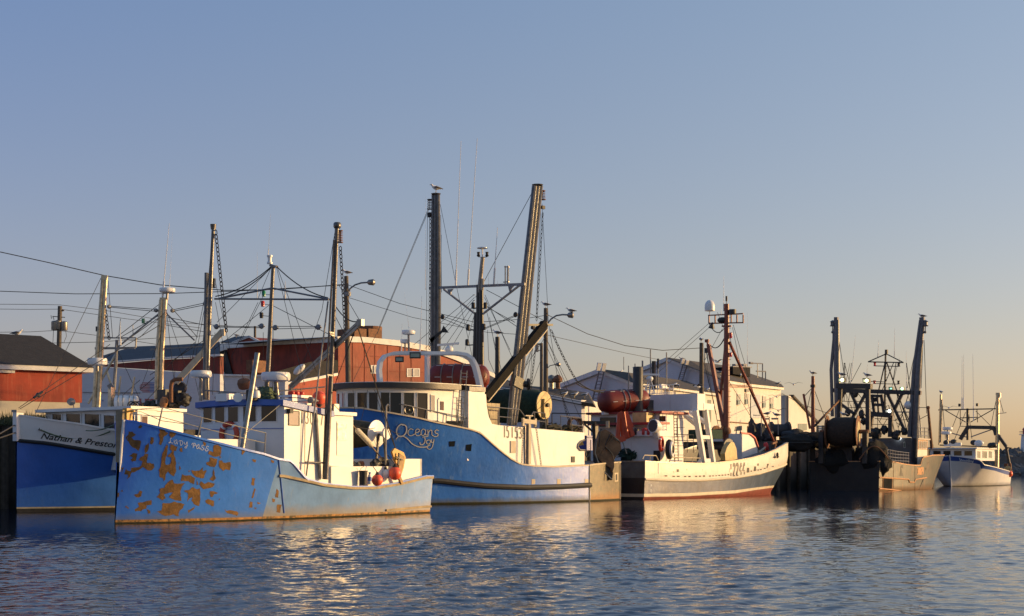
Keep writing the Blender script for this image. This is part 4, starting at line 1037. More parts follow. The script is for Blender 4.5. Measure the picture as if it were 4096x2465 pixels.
# gunwale rail
m = M(); g_ = lambda x, y: ov(x, y, 2.62); g2 = lambda x, y: FO.d(x, y, 66.4)
tl = [g2(1437, 1623), g2(1480, 1614), g2(1521, 1604), ov(1618, 1620, 2.3), ov(1710, 1640, 2.5), g_(1788, 1656), g_(1855, 1669), g_(1909, 1683), g_(1904, 1714)]
m.tube(tl, .025, 6)
for (x, y0, y1, q) in ((1520, 1605, 1640, g2), (1614, 1621, 1652, lambda x, y: ov(x, y, 2.3)), (1705, 1640, 1676, lambda x, y: ov(x, y, 2.5)), (1786, 1656, 1696, g_), (1853, 1669, 1708, g_)): m.tube([q(x, y0), q(x-3, y1+4)], .022, 6)
m.build('railing', mAlu, oj)
def f(m):
    z = lambda x, y: ov(x, y, VW-.03)
    m.tube([z(1945, 1628), z(1995, 1631), z(2079, 1639), z(2100, 1668)], .028, 6)
    for x, y0, y1 in ((1996, 1631, 1702), (2047, 1637, 1706)): m.tube([z(x, y0), z(x, y1)], .025, 6)
    m.tube([z(1997, 1667), z(2045, 1671)], .025, 6)
part(oj, 'railing', mAlu, f)
def f(m):
    z = lambda x, y: ov(x, y, VW-.03)
    m.tube([z(2121, 1672), z(2134, 1648), z(2180, 1654), z(2184, 1717)], .028, 6); m.tube([z(2147, 1684), z(2182, 1688)], .025, 6); m.tube([z(2138, 1650), z(2138, 1714)], .025, 6); m.tube([z(2147, 1684), z(2138, 1684)], .02, 6)
part(oj, 'railing', mAlu, f)
def f(m):
    z = lambda x, y: ov(x, y, VW-.03)
    m.tube([z(2245, 1726), z(2242, 1664), z(2326, 1674), z(2330, 1734)], .028, 6); m.tube([z(2283, 1669), z(2289, 1730)], .025, 6); m.tube([z(2286, 1700), z(2328, 1704)], .025, 6)
part(oj, 'railing', mAlu, f)
def f(m):
    z = lambda x, y: ov(x, y, VW+.1)
    m.beam(z(2090, 1684), z(2142, 1690), .12, .2); m.beam(z(2101, 1663), z(2130, 1664), .1, .05); m.beam(z(2116, 1663), z(2116, 1690), .1, .1)
    m.beam(z(2092, 1672), z(2092, 1705), .1, .12); m.beam(z(2141, 1675), z(2141, 1708), .1, .12); m.beam(z(2116, 1690), z(2115, 1855), .1, .12)
part(oj, 'towing_bracket', mTan, f, smooth=False)
def f(m):
    for x0, y0, x1, y1 in ((2094, 1705, 2086, 1868), (2143, 1700, 2168, 1880)): m.chain(ov(x0, y0, VW+.18), ov(x1, y1, VW+.18), .03, 0, .1)
part(oj, 'chain', mChain, lambda m: m.chain(ov(2094, 1705, VW+.18), ov(2086, 1866, VW+.14), .035, 0, .11)); part(oj, 'chain', mChain, lambda m: m.chain(ov(2143, 1700, VW+.18), ov(2166, 1872, VW+.14), .035, 0, .11))
# arch
d1 = FO.W(ov(1537, 1535, -1.5)).y; d2 = FO.W(ov(1925, 1570, 2.3)).y
pts = [(1528, 1548), (1522, 1480), (1527, 1445), (1545, 1422), (1575, 1413), (1620, 1411), (1740, 1412), (1830, 1412), (1868, 1418), (1893, 1435), (1910, 1465), (1924, 1520), (1934, 1575)]
def f(m):
    P_ = [od(x, y, d1+(d2-d1)*(x-1537)/390) for x, y in pts]
    for i in range(len(P_)-1):
        for_ = Vector((.75, .66, 0))
        qs = []
        for k in (i, i+1):
            p = P_[k]; t = (P_[min(k+1, len(P_)-1)]-P_[max(k-1, 0)]).normalized(); x = Vector((.8, -.6, 0)) if False else t.cross(Vector((t.y, -t.x, 0))).normalized()
            hz = Vector((FO.L(FO.O+Vector((-.3, 1, 0)))[0], FO.L(FO.O+Vector((-.3, 1, 0)))[1], 0)).normalized(); nn = t.cross(hz).normalized()
            W2 = .42
            qs += [p-nn*.075, p+hz*W2*1.7-nn*.075, p+hz*W2*1.7+nn*.075, p+nn*.075]
        m.hexa(qs)
part(oj, 'arch', mUp, f, ang=50)
part(oj, 'arch_post', mWhiteClean, lambda m: m.beam(od(1709, 1543, 71), od(1709, 1418, 71), .18, .18))
for x0, y0, x1, y1, nm in ((1638, 1409, 1682, 1433, 0), (1580, 1426, 1614, 1448, 1)):
    fl_ = part(oj, 'floodlight', mBlack, lambda m: m.prism([od(x0, y0, 69.3), od(x1, y0, 69.3), od(x1, y1, 69.3), od(x0, y1, 69.3)], FO.L(FO.O+Vector((0, .25, 0)))))
    part(fl_, 'lens', mGlassG, lambda m: m.prism([od(x0+4, y0+5, 69.27), od(x1-4, y0+5, 69.27), od(x1-4, y1-4, 69.27), od(x0+4, y1-4, 69.27)], FO.L(FO.O+Vector((0, .02, 0)))), smooth=False)
radar(oj, od(1634, 1331, 70.6), .32, .24, od(1636, 1408, 70.6)); radar(oj, od(1620, 1367, 70.9), .22, .22, od(1620, 1410, 70.9))
def f(m):
    m.beam(od(1749, 1381, 70.6), od(1837, 1374, 70.6), .1, .1); m.ball(od(1797, 1398, 70.6), .2, sc=(1, 1, .9)); m.tube([od(1793, 1380, 70.6), od(1797, 1400, 70.6)], .05, 8)
part(oj, 'scanner_radar', mWhiteClean, f)
def f(m):
    o = FO.L(FO.O+Vector((0, .05, 0)))
    m.prism([od(x, y, 70) for x, y in ((1717, 1357), (1740, 1345), (1728, 1388), (1725, 1375))], o); m.prism([od(x, y, 70) for x, y in ((1717, 1357), (1725, 1372), (1770, 1330), (1795, 1331), (1774, 1302), (1765, 1322))], o)
part(oj, 'day_shape', mBlack, f)
# masts
mq = lambda x, y: ou(x, y, 8.0)
def f(m):
    for dx, r in ((-12, .11), (0, .12), (12, .11)):
        m.tube([mq(1742+dx*.9, 1535), mq(1743+dx, 1100), mq(1743+dx*.8, 780)], [r, r, r*.85], 8)
    m.lathe([(.22, 0), (.25, .05)], mq(1744, 779), n=10)
    for i in range(15): y = 800+i*47; m.beam(mq(1728, y), mq(1758, y+2), .05, .03)
part(oj, 'outrigger_mast', mSteelMast, f)
pq = lambda x, y: ov(x, y, 2.0)
def f(m):
    for dx in (-14, 0, 14): m.tube([pq(2047+dx*.7, 1700), pq(2070+dx, 1500), pq(2150+dx*.9, 745)], [.13, .14, .12], 8)
    m.lathe([(.25, 0), (.28, .05)], pq(2150, 743), n=10)
    m.tube([pq(2040, 1700), pq(2050, 1560)], .06, 6)
part(oj, 'outrigger_mast', mSteelMast, f)
def f(m):
    m.tube([mq(1897, 1540), mq(1904, 1250)], [.13, .1], 10); m.tube([mq(1925, 1540), mq(1925, 1160)], [.15, .11], 10); m.tube([mq(1911, 1540), mq(1915, 1140)], .12, 10)
    for y in range(1180, 1540, 24): m.beam(mq(1892, y), mq(1900, y), .03)
part(oj, 'centre_mast', mBlackMast, f)
part(oj, 'topmast', mAlu, lambda m: (m.tube([mq(1916, 1170), mq(1931, 1028)], [.11, .1], 10), m.tube([mq(1928, 1160), mq(1930, 1115)], .09, 8)))
part(oj, 'satellite_disc', mWhiteClean, lambda m: (m.lathe([(.05, -.04), (.26, 0), (.26, .03), (.1, .07)], mq(1929, 994), n=20), m.tube([mq(1930, 1030), mq(1929, 996)], .035, 8)))
for x in (1914, 1948): part(oj, 'navigation_light', mBlack, lambda m: (m.lathe([(.06, 0), (.09, .06), (.06, .1), (.07, .2), (.09, .22)], mq(x, 1027)), m.beam(mq(x, 1028), mq(1931, 1030), .03)))
for x, y in ((1893, 1225), (1941, 1225), (1872, 1312), (1868, 1372), (1935, 1310)):
    part(oj, 'navigation_light', mBlack, lambda m: (m.lathe([(.09, 0), (.09, .25), (.06, .3)], mq(x, y+10)), m.beam(mq(x, y+10), mq(1912, y+6), .05)))
def f(m):
    m.beam(mq(1718, 1153), mq(2100, 1137), .09, .12); m.beam(pq(2098, 1142), pq(2131, 1143), .09, .1)
    m.beam(mq(1775, 1158), mq(1897, 1253), .08); m.beam(mq(2073, 1146), mq(1932, 1256), .08); m.beam(mq(2073, 1146), mq(2100, 1139), .06)
    m.prism([mq(x, y) for x, y in ((1792, 1158), (1815, 1156), (1806, 1168), (1806, 1182), (1798, 1178))], (.05, 0, 0)); m.prism([mq(x, y) for x, y in ((2035, 1145), (2058, 1144), (2048, 1155), (2042, 1172), (2038, 1160))], (.05, 0, 0))
part(oj, 'spreader_bar', mGrey, f)
for b_, k_, t_ in (((1823, 1150), (1825, 1080), (1844, 565)), ((1871, 1148), (1875, 1078), (1909, 553)), ((1975, 1142), (1979, 1073), (1990, 910))):
    part(oj, 'whip_antenna', mWhite, lambda m: (m.tube([mq(*b_), mq(*k_)], .045, 8), m.tube([mq(*k_), mq(*t_)], [.022, .012], 6)))
part(oj, 'antenna_pair', mAlu, lambda m: (m.tube([mq(2021, 1143), mq(2021, 1064)], .03, 6), m.tube([mq(2031, 1140), mq(2032, 1064)], .045, 8), m.beam(mq(2018, 1068), mq(2036, 1068), .05), m.beam(mq(2014, 1129), mq(2036, 1127), .05)))
for x, y0, y1 in ((1954, 1142, 1100), (1990, 1140, 1122), (1905, 1150, 1118), (1702, 1160, 785)): whip(oj, mq(x, y0), mq(x, y1), .008)
whip(oj, od(1680, 1408, 70), od(1687, 1185, 70), .018); whip(oj, od(1606, 1410, 70), od(1608, 1295, 70), .014); whip(oj, od(1636, 1315, 70.6), od(1617, 1170, 70.6), .006)
# black cargo boom with pale flange
def f(m): m.beam(pq(1942, 1588), pq(2178, 1294), .3, .34)
bm = part(oj, 'cargo_boom', mBlackDull, f, smooth=False)
part(bm, 'boom_flange', mTan, lambda m: m.beam(ov(1952, 1606, 2.0), ov(2188, 1318, 2.0), .1, .05), smooth=False)
part(bm, 'boom_crosshead', mDark, lambda m: (m.beam(pq(2113, 1300), pq(2209, 1300), .12, .1), m.tube([pq(2128, 1310), pq(2136, 1312)], .1, 8)))
def f(m):
    m.lathe([(.16, -.3), (.26, -.28), (.26, -.22), (.15, -.2), (.15, .2), (.28, .22), (.28, .3), (.12, .32)], pq(2092, 1537), (-.8, .5, 0), n=18); m.beam(pq(2050, 1522), pq(2085, 1540), .35, .5)
part(oj, 'mast_winch', mDark, f)
# rigging
W_ = [(pq(2126, 775), mq(1902, 1190)), (mq(1712, 838), od(1512, 1320, 70)), (mq(1716, 838), od(1509, 1335, 70)), (od(1511, 1325, 70), od(1350, 1650, 67)), (mq(1761, 818), mq(1820, 1120)), (mq(1820, 1120), mq(1905, 1500)),
      (pq(2168, 815), pq(2194, 1290)), (pq(2194, 1290), pq(2238, 1560)), (pq(2238, 1560), pq(2290, 1690)), (pq(2163, 830), pq(2144, 1280)), (mq(1710, 860), mq(1705, 1410)), (mq(1763, 860), mq(1766, 1170)),
      (mq(1940, 1180), pq(2070, 1480)), (mq(1938, 1190), pq(2040, 1400)), (mq(1945, 1160), pq(2080, 1230)), (pq(2092, 1240), pq(2175, 1282)), (mq(1898, 1190), mq(1700, 1395)), (mq(1897, 1200), mq(1725, 1400)), (mq(1897, 1215), mq(1770, 1400)),
      (mq(1895, 1180), mq(1655, 1380)), (mq(1896, 1240), mq(1800, 1400)), (mq(1948, 1225), pq(2072, 1310)), (mq(1950, 1230), pq(2060, 1290)), (mq(1945, 1240), mq(2010, 1500)), (mq(1900, 1310), mq(1778, 1268)), (mq(1940, 1312), pq(2075, 1255)),
      (mq(1940, 1316), pq(2070, 1262)), (mq(1950, 1320), mq(1955, 1440)), (mq(1955, 1440), mq(2000, 1540)), (mq(1760, 1270), mq(1855, 1310)), (pq(2180, 1350), pq(2080, 1500)), (pq(2131, 1392), pq(2090, 1500)), (pq(2128, 1392), pq(2062, 1560)),
      (pq(2135, 1380), pq(2100, 1530)), (pq(2130, 1385), pq(2120, 1540)), (pq(2188, 1360), pq(2260, 1530)), (pq(2190, 1365), pq(2275, 1535)), (pq(2188, 1390), pq(2252, 1530)), (pq(2255, 1530), pq(2330, 1690)), (pq(2238, 1560), pq(2150, 1640)), (pq(2170, 1420), pq(2128, 1540)),
      (mq(1765, 940), mq(1762, 1400)), (mq(1900, 1250), mq(1860, 1400)), (mq(1958, 1270), mq(1995, 1480))]
wires(oj, W_, .014)
wires(oj, [(pq(2306, 1523), pq(2415, 1570)), (pq(2306, 1535), od(2420, 1560, 78))], .03, 'hose', sag=.15)
part(oj, 'chain', mChain, lambda m: m.chain(mq(1721, 860), mq(1718, 1400), .045, 0, .2)); part(oj, 'chain', mChain, lambda m: m.chain(pq(2171, 850), pq(2146, 1285), .04, 0, .2))
part(oj, 'chain', mChain, lambda m: m.chain(pq(2203, 1318), pq(2306, 1523), .045, .12, .16)); part(oj, 'chain', mChain, lambda m: m.chain(pq(2141, 1400), pq(2122, 1560), .04, 0, .16)); part(oj, 'chain', mChain, lambda m: m.chain(pq(2250, 1590), pq(2275, 1680), .04, .05, .16))
part(oj, 'spring', mRust, lambda m: coil(m, pq(2172, 800), pq(2170, 765), .12, 6)); part(oj, 'spring', mDark, lambda m: coil(m, mq(1719, 838), mq(1720, 800), .12, 6))
for x, y in ((1721, 860),): part(oj, 'pulley_block', mBlack, lambda m: m.box(mq(x-5, y-8), mq(x+5, y+9)+Vector((.12, 0, 0))))
part(oj, 'pulley_block', mBlack, lambda m: m.box(pq(2163, 823), pq(2174, 838)+Vector((0, .12, 0))))
for l in (mq(1770, 1268), pq(2062, 1259)): part(oj, 'pulley_block', mBlack, lambda m: m.ball(l, .13, sc=(.6, 1, 1)))
# deck gear
part(oj, 'plywood_screen', mPly, lambda m: m.prism([ov(x, y, 2.3) for x, y in ((1947, 1612), (2000, 1615), (1995, 1700), (1966, 1697))], (0, -.04, 0)), smooth=False)
un = ov(2176, 1621, 1.6)
def f(m):
    m.lathe([(.62, -.03), (.68, -.03), (.68, .03), (.62, .03)], un, (-.2, 1, 0), n=30)
    nn = Vector((-.196, .98, 0)); sd_ = Vector((-.98, -.196, 0))
    m.prism([un+nn*.05+sd_*a+Vector((0, 0, b)) for a, b in ((-.2, .3), (.2, .3), (.24, -.1), (.2, -.6), (-.2, -.6), (-.24, -.1))], nn*.12)
nd = part(oj, 'net_drum', mDrumY, f)
part(nd, 'far_flange', mDrumY, lambda m: m.lathe([(.62, -.03), (.68, .03)], un+Vector((.4, -2.6, 0)), (-.2, 1, 0), n=30))
part(nd, 'drum_hub', mBlack, lambda m: m.lathe([(.1, .17), (.1, .28)], un, (-.196, .98, 0), n=12))
part(nd, 'wound_net', mNetG, lambda m: m.lathe([(.4, -3.2), (.8, -2.9), (.86, -2.2), (.8, -1.2), (.76, -.4), (.6, -.1)], un+Vector((0, 0, 0)), (-.2, 1, 0), n=22))
hp = ov(2245, 1722, 1.8)
heap('net_pile', 'heap of brown and green trawl net on the after deck of the large blue dragger', 'net', FO, Vector((hp.x, 1.7, 2.9)), 1.6, .8, 1.0, mNetB, 60, .03, 5)
hc = ov(2292, 1700, 1.9)
t = thing(FO, 'hose_coil', 'coil of brown hose on the stern rail of the large blue dragger', 'hose', hc)
part(t, 'hose_loops', mBrH := mat('brown_hose', (.14, .07, .04), .6, .3, 8), lambda m: [m.torus((random.uniform(-.05, .05), i*.03, random.uniform(-.03, .03)), (.3, 1, 0), .3+.04*(i % 3), .02, 22, 5) for i in range(9)])
# enclosed orange raft capsule behind the arch
def capsule(fr, a, b, r, label, straps, mt=None, cap=(1, 1)):
    a = Vector(a); b = Vector(b); ax = (b-a).normalized(); L = (b-a).length
    t = thing(fr, 'lifeboat', label, 'lifeboat', a)
    pr = [(0.01, 0), (r*.45, .04*L*.5), (r*.8, .05*L), (r*.96, .12*L), (r, .2*L), (r, .8*L), (r*.95, .88*L), (r*.8, .94*L), (r*.5, .985*L), (.01, L)]
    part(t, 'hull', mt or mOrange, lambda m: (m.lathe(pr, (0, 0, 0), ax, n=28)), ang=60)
    part(t, 'seam_band', mRed, lambda m: m.tube([ax*(L*q_)+ax.cross(Vector((0, 0, 1)))*-r*1.01*min(1, 3*min(q_, 1-q_)+.75) for q_ in (.1, .3, .5, .7, .9)], .03, 6))
    for q_ in straps: part(t, 'strap', mAlu, lambda m: m.torus(ax*(L*q_), ax, r*1.02, .025, 26, 6))
    sdv = Vector((-ax.y, ax.x, 0)); sgn = 1 if (fr.W(sdv)-fr.W(Vector((0, 0, 0)))).y < 0 else -1
    for q_ in (.16, .36, .62, .8):
        for e in (R(58), R(-2)):
            o = (sdv*sgn*math.cos(e)+Vector((0, 0, 1))*math.sin(e))*r*1.015
            part(t, 'reflective_strip', mWhiteClean, lambda m: m.beam(ax*(L*q_)+o, ax*(L*q_+L*.09)+o, .05, .02))
    return t
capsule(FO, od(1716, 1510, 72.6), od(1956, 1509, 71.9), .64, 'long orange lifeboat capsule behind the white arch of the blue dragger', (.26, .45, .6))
# steel trawl door hung at the quarter
td = od(2440, 1800, 75.2)
t = thing(FO, 'trawl_door', 'big curved rusty steel trawl door hanging over the stern quarter of the blue dragger', 'trawl door', td)
mDoor = mat('scoured_door_steel', (.22, .115, .05), .5, .5, 3, metal=.1, bump=.5, spots=.6, pcol=(.05, .03, .02))
cs = lambda l: [(2250+x/3.298, 1600+y/3.298) for x, y in l]
O_ = FO.L(FO.O+Vector((-.1, .25, 0)))
part(t, 'upper_plate', mDoor, lambda m: m.prism([od(x, y, 75.0)-td for x, y in cs([(430, 700), (455, 560), (500, 420), (560, 385), (640, 430), (650, 500), (560, 640), (470, 770)])], O_))
part(t, 'middle_plate', mDoor, lambda m: m.prism([od(x, y, 74.9)-td for x, y in cs([(640, 430), (765, 545), (775, 650), (690, 780), (650, 690), (560, 620), (650, 500)])], O_))
part(t, 'lower_plate', mDoor, lambda m: m.prism([od(x, y, 74.95)-td for x, y in cs([(470, 770), (560, 640), (650, 690), (680, 790), (683, 880), (660, 960), (640, 900), (560, 850), (500, 800)])], O_))
part(t, 'shoe', mDark, lambda m: m.prism([od(x, y, 75.1)-td for x, y in cs([(430, 760), (480, 800), (560, 850), (640, 900), (668, 960), (655, 1060), (600, 1010), (520, 900), (450, 830)])], O_))
part(t, 'edge_bar', mAlu, lambda m: m.tube([od(x, y, 74.85)-td for x, y in cs([(445, 560), (430, 700), (470, 820), (560, 960), (650, 1050)])], .035, 6))
for p in (([(560, 620), (600, 650), (660, 720), (680, 800)]), ([(640, 430), (560, 600)]), ([(650, 470), (760, 560)]), ([(500, 420), (480, 620)])):
    part(t, 'stiffener', mDark, lambda m: m.tube([od(x, y, 74.82)-td for x, y in cs(p)], .03, 6))
part(t, 'anode', mTan, lambda m: m.prism([od(x, y, 74.82)-td for x, y in cs([(690, 510), (705, 495), (740, 525), (725, 545)])], O_*.4))
part(oj, 'gallows_post', mDark, lambda m: (m.beam(od(2385, 1850, 75.6), od(2380, 1690, 75.6), .22), m.beam(od(2325, 1690, 75.6), od(2430, 1692, 75.6), .16), m.beam(od(2330, 1690, 75.6), od(2385, 1740, 75.6), .1), m.tube([od(2400, 1720, 75.4), od(2425, 1725, 75.4)], .08, 8)))
part(oj, 'gallows_plate', mTan, lambda m: m.box(od(2423, 1685, 75.3), od(2436, 1712, 75.3)+Vector((.1, .1, 0))))
tb = od(2345, 1775, 77)
t = thing(FO, 'fish_tote', 'blue plastic fish tote on the stern of the large blue dragger behind the trawl door', 'tote', tb)
part(t, 'tub', mBlueTarp, lambda m: slab(m, [(-.4, -.45), (.45, -.45), (.4, .4), (-.45, .4)], -.35, .32)); part(t, 'rim', mBlueTarp, lambda m: slab(m, [(-.45, -.5), (.5, -.5), (.5, .5), (-.5, .5)], .32, .4))
part(oj, 'stern_bollard', mAlu, lambda m: (m.torus(od(2350, 1817, 75.5), (0, 1, 0), .14, .03, 16, 6), m.tube([od(2362, 1840, 75.5), od(2362, 1760, 75.5)], .02, 6)))
part(oj, 'aft_frame', mDark, lambda m: (m.tube([od(2208, 1653, 76.5), od(2366, 1656, 76.5), od(2366, 1700, 76.5)], .03, 6), m.tube([od(2208, 1653, 76.5), od(2208, 1720, 76.5)], .03, 6)))
# =============== white and grey-blue side trawler, bow to the right ===============
FW = Frame((4.93, 78.8), 55)
mW1 = mat('rust_flecked_white', (.68, .64, .56), .45, .12, 1.2, streak=.7, scol=(.36, .18, .07), sth=.57, bump=.3, spots=.9, pcol=(.2, .09, .04), psc=3, pth=.62, rvar=.3, coat=.2)
mW2 = mat('grey_blue_topside', (.06, .09, .135), .42, .35, 1.5, streak=.7, scol=(.2, .2, .18), sth=.55, bump=.25, rvar=.3, coat=.4)
mW3 = mat('cream_stripe', (.62, .55, .42), .5, .12, 3, streak=.4)
mW4 = mat('antifouling_red', (.22, .05, .035), .6, .25, 3, streak=.4, bump=.3)
mTr1 = mat('transom_shade_grey', (.1, .1, .095), .6, .3, 2, streak=.6, scol=(.05, .04, .03), bump=.3)  # upper transom: white dulled to grey, shade of this face painted in
mTr2 = mat('transom_shade_black', (.015, .017, .025), .5, .3, 2, streak=.3)  # lower transom: hull blue taken near black for the same painted shade
cw = lambda l: [(2650+x/2.968, 1450+y/2.968) for x, y in l]
c5 = lambda l: [(2300+x/1.562, 1100+y/1.562) for x, y in l]
WS_ = c5([(405, 1152), (430, 1162), (600, 1172), (800, 1177), (880, 1172), (1000, 1160), (1100, 1142), (1180, 1120), (1250, 1090), (1300, 1062), (1318, 1050), (1340, 1046)])
HW = Hull(FW, -1, (0, 20.0), (-.05, 19.45), [(0, 2.3), (.15, 2.7), (.4, 2.9), (.65, 2.5), (.82, 1.55), (.93, .6), (1, .02)],
          [(0, 2.4), (.15, 2.85), (.4, 3.1), (.65, 3.15), (.8, 2.95), (.9, 2.35), (.95, 1.65), (.985, .8), (1, .06)], WS_, p=.95, N=72, q=.9, kn=.66)
tw = empty('fishing_boat', FW.O, FW.a, 'white topped grey-blue trawler with red hull bottom and oxide red mast, bow to the right', 'fishing boat')
wv, wu, wd = FW.v, FW.u, FW.d
l1 = HW.level(c5([(430, 1388), (700, 1383), (1000, 1365), (1120, 1345), (1230, 1330)]))   # red top
l2 = HW.level(c5([(430, 1368), (700, 1364), (1000, 1346), (1120, 1330), (1235, 1316)]))
l3 = HW.level(c5([(420, 1283), (600, 1291), (800, 1289), (1000, 1273), (1150, 1248), (1300, 1200), (1320, 1186)]))
l4 = HW.level(c5([(420, 1268), (600, 1277), (800, 1276), (1000, 1260), (1150, 1235), (1300, 1188), (1320, 1172)]))
HW.build('hull', tw, [l1, l2, l3, l4], [mW4, mW3, mW2, mW3, mW1], lambda t: max(HW.zs(t)-.9, 1.0) if HW.UD(t) < 17 else HW.zs(t)-.7, mDeck, inmat=mGrey, capmat=mAlu, tr=[mBlack, mW3, mTr2, mTr2, mTr1])
part(tw, 'belting', mW3, lambda m: HW.rail(m, lambda t: (l3(t)+l4(t))/2, .07, 0, .995, 50, .01))
def px_(lst):
    for x, y, w, h in lst:
        p = cw([(x-w/2, y-h/2), (x+w/2, y-h/2), (x+w/2, y+h/2), (x-w/2, y+h/2)]); m = M(); patch(m, HW, p, 0, .015, sub=0); m.build('scupper', mBlack, tw, smooth=False)
px_([(40, 1347, 30, 14), (132, 1352, 28, 14), (187, 1352, 32, 14), (268, 1354, 26, 14), (320, 1354, 26, 16), (398, 1352, 22, 14), (443, 1351, 22, 16), (491, 1349, 22, 18), (562, 1349, 20, 14), (598, 1347, 16, 13),
     (635, 1345, 16, 13), (672, 1342, 18, 13), (710, 1339, 18, 13), (745, 1336, 18, 13), (781, 1332, 18, 13), (181, 1284, 24, 32), (1015, 1278, 26, 54), (1054, 1290, 14, 12), (1098, 1262, 24, 54), (1135, 1277, 14, 12),
     (1169, 1270, 14, 12), (1133, 1214, 14, 28), (1214, 1258, 14, 12), (1251, 1230, 22, 54), (1311, 1234, 12, 12), (1352, 1208, 12, 40)])
m = M(); digits(m, lambda x, y: HW.at(x, y, .012), '12244', 2919, 1857, 2984, 1849, 48, 5, cw=.62); m.build('registration_number', mNum, tw, smooth=False)
m = M()
for t_, y in (('14', 1937), ('13', 1959)): digits(m, lambda x, y: HW.at(x, y, .012), t_, 2598, y, 2608, y, 10, 1.6, cw=.8)
m.build('draught_mark', mScript, tw, smooth=False)
# superstructure, starboard side plane v=-2
mSh = mat('superstructure_white', (.72, .71, .69), .45, .08, 1.5, streak=.5, scol=(.35, .2, .1), sth=.6, bump=.15)
U = lambda x, y, u=2.2: wu(x, y, u)
uf0 = 2.2   # aft face of the deckhouse
a = wu(2640, 1700, uf0); b = wu(2385, 1700, uf0)
zt = wu(2500, 1657, uf0).z; zm = wu(2600, 1700, uf0).z
print('house aft face v', a.y, b.y, zt, 'side', wv(2690, 1700, -2.0))
e = wv(2712, 1700, a.y).x
part(tw, 'deckhouse', mSh, lambda m: m.box((uf0, a.y, 1.35), (e+.6, 2.3, zt)), smooth=False)
mEave = mat('red_eave_paint', (.28, .02, .02), .5, .2, 3, streak=.4)
part(tw, 'deckhouse_eave', mEave, lambda m: m.box((uf0-.25, a.y-.25, zt), (e+.8, 2.45, zt+.12)), smooth=False)
# lower after shelter projecting aft
zs_ = wu(2600, 1745, 1.0).z; s0 = wu(2634, 1745, 1.0); s1 = wu(2500, 1745, 1.0)
part(tw, 'shelter', mSh, lambda m: (m.box((1.0, s0.y, 1.35), (uf0-.002, s1.y, zs_)), m.box((.85, s0.y-.05, zs_), (uf0-.004, s1.y+.1, zs_+.28))), smooth=False)
ze = wu(2600, 1698, 1.4).z
part(tw, 'shelter_eave', mEave, lambda m: m.box((1.2, wu(2650, 1698, 1.4).y, ze), (uf0-.01, 1.9, ze+.12)), smooth=False)
S = lambda x, y: wu(x, y, uf0-.006)
pane(tw, [S(2399, 1707), S(2464, 1707), S(2464, 1670), S(2401, 1670)], (-1, 0, 0), frame=mBlack, fw=.05)
pane(tw, [S(2636, 1686), S(2664, 1687), S(2664, 1664), S(2636, 1664)], (-1, 0, 0), frame=mSh, fw=.03)
part(tw, 'doorway', mBlack, lambda m: m.prism([wu(x, y, .99) for x, y in ((2614, 1845), (2642, 1845), (2642, 1803), (2614, 1803))], (-.01, 0, 0)), smooth=False)
# pale side of the house further forward
S = lambda x, y: wv(x, y, a.y-.006)
for x0, x1, y0, y1 in ((2707, 1717+1000, 1672, 1748), ):
    part(tw, 'side_door', mSh, lambda m: m.prism([S(x0, y1), S(x1, y1), S(x1, y0), S(x0, y0)], (0, -.03, 0)), smooth=False)
part(tw, 'round_cowl', mSh, lambda m: (m.lathe([(.36, 0), (.36, .02), (.34, .25), (.2, .5)], wu(2611, 1704, .3), (1, -.25, -.1), n=20), m.tube([wu(2620, 1712, .5), wu(2628, 1745, .8)], .22, 12)))
part(tw, 'cowl_mouth', mDark, lambda m: m.lathe([(.32, -.012), (.32, 0)], wu(2611, 1704, .3), (1, -.25, -.1), n=20))
# winch box and locker on eave
part(tw, 'roof_locker', mDrumY, lambda m: m.box(wu(2530, 1690, 1.3), wu(2586, 1650, 1.3)+Vector((.8, 0, 0))), smooth=False)
for x, mt in ((2545, mDark), (2577, mRed), (2597, mRed)): 
    part(tw, 'gas_bottle', mt, lambda m: m.lathe([(.13, 0), (.14, .05), (.14, .28), (.08, .36)], wu(x, 1740, .95), n=12))
# gantry: big white box beam and slanting legs
ug = 6.0
G_ = lambda x, y: wu(x, y, ug)
lw = FW.v(2790, 1600, -2.75).x
gb = [wv(x, y, -2.75) for x, y in ((2790, 1650), (2790, 1575))]
ax = gb[0].x
g0, g1 = wu(2605, 1578, ax), wu(2790, 1575, ax)
part(tw, 'gantry_beam', mSh, lambda m: m.box((ax, wu(2790, 1575, ax).y, wu(2790, 1640, ax).z), (ax+.9, wu(2600, 1578, ax).y, wu(2700, 1577, ax).z)), smooth=False)
part(tw, 'gantry_box', mSh, lambda m: m.box((ax+.7, wu(2790, 1575, ax).y-.02, wu(2790, 1637, ax).z), (ax+1.9, wu(2790, 1575, ax).y+.5, wu(2790, 1612, ax).z)), smooth=False)
gy = wu(2790, 1575, ax).y
def f(m):
    p = lambda x, y: wv(x, y, gy+.1)
    m.beam(p(2781, 1640), p(2815, 1852), .28, .22); m.beam(p(2822, 1640), p(2852, 1850), .26, .2)
    m.beam(p(2795, 1748), p(2836, 1750), .2, .2); m.hexa([p(2803, 1852), p(2860, 1850), p(2860, 1850)+Vector((0, .25, 0)), p(2803, 1852)+Vector((0, .25, 0)), p(2810, 1836), p(2850, 1834), p(2850, 1834)+Vector((0, .2, 0)), p(2810, 1836)+Vector((0, .2, 0))])
part(tw, 'gantry_leg', mSh, f, smooth=False)
part(tw, 'gantry_brace', mSh, lambda m: (m.beam(wv(2721, 1645, -.8), wv(2786, 1698, gy+.15), .24, .2), m.beam(wv(2762, 1648, -.8), wv(2830, 1698, gy+.15), .2, .18)), smooth=False)
part(tw, 'gantry_leg', mSh, lambda m: m.beam((ax+.5, -gy-.6, 1.4), (ax+.5, -gy-.6, g1.z-.4), .3, .3), smooth=False)
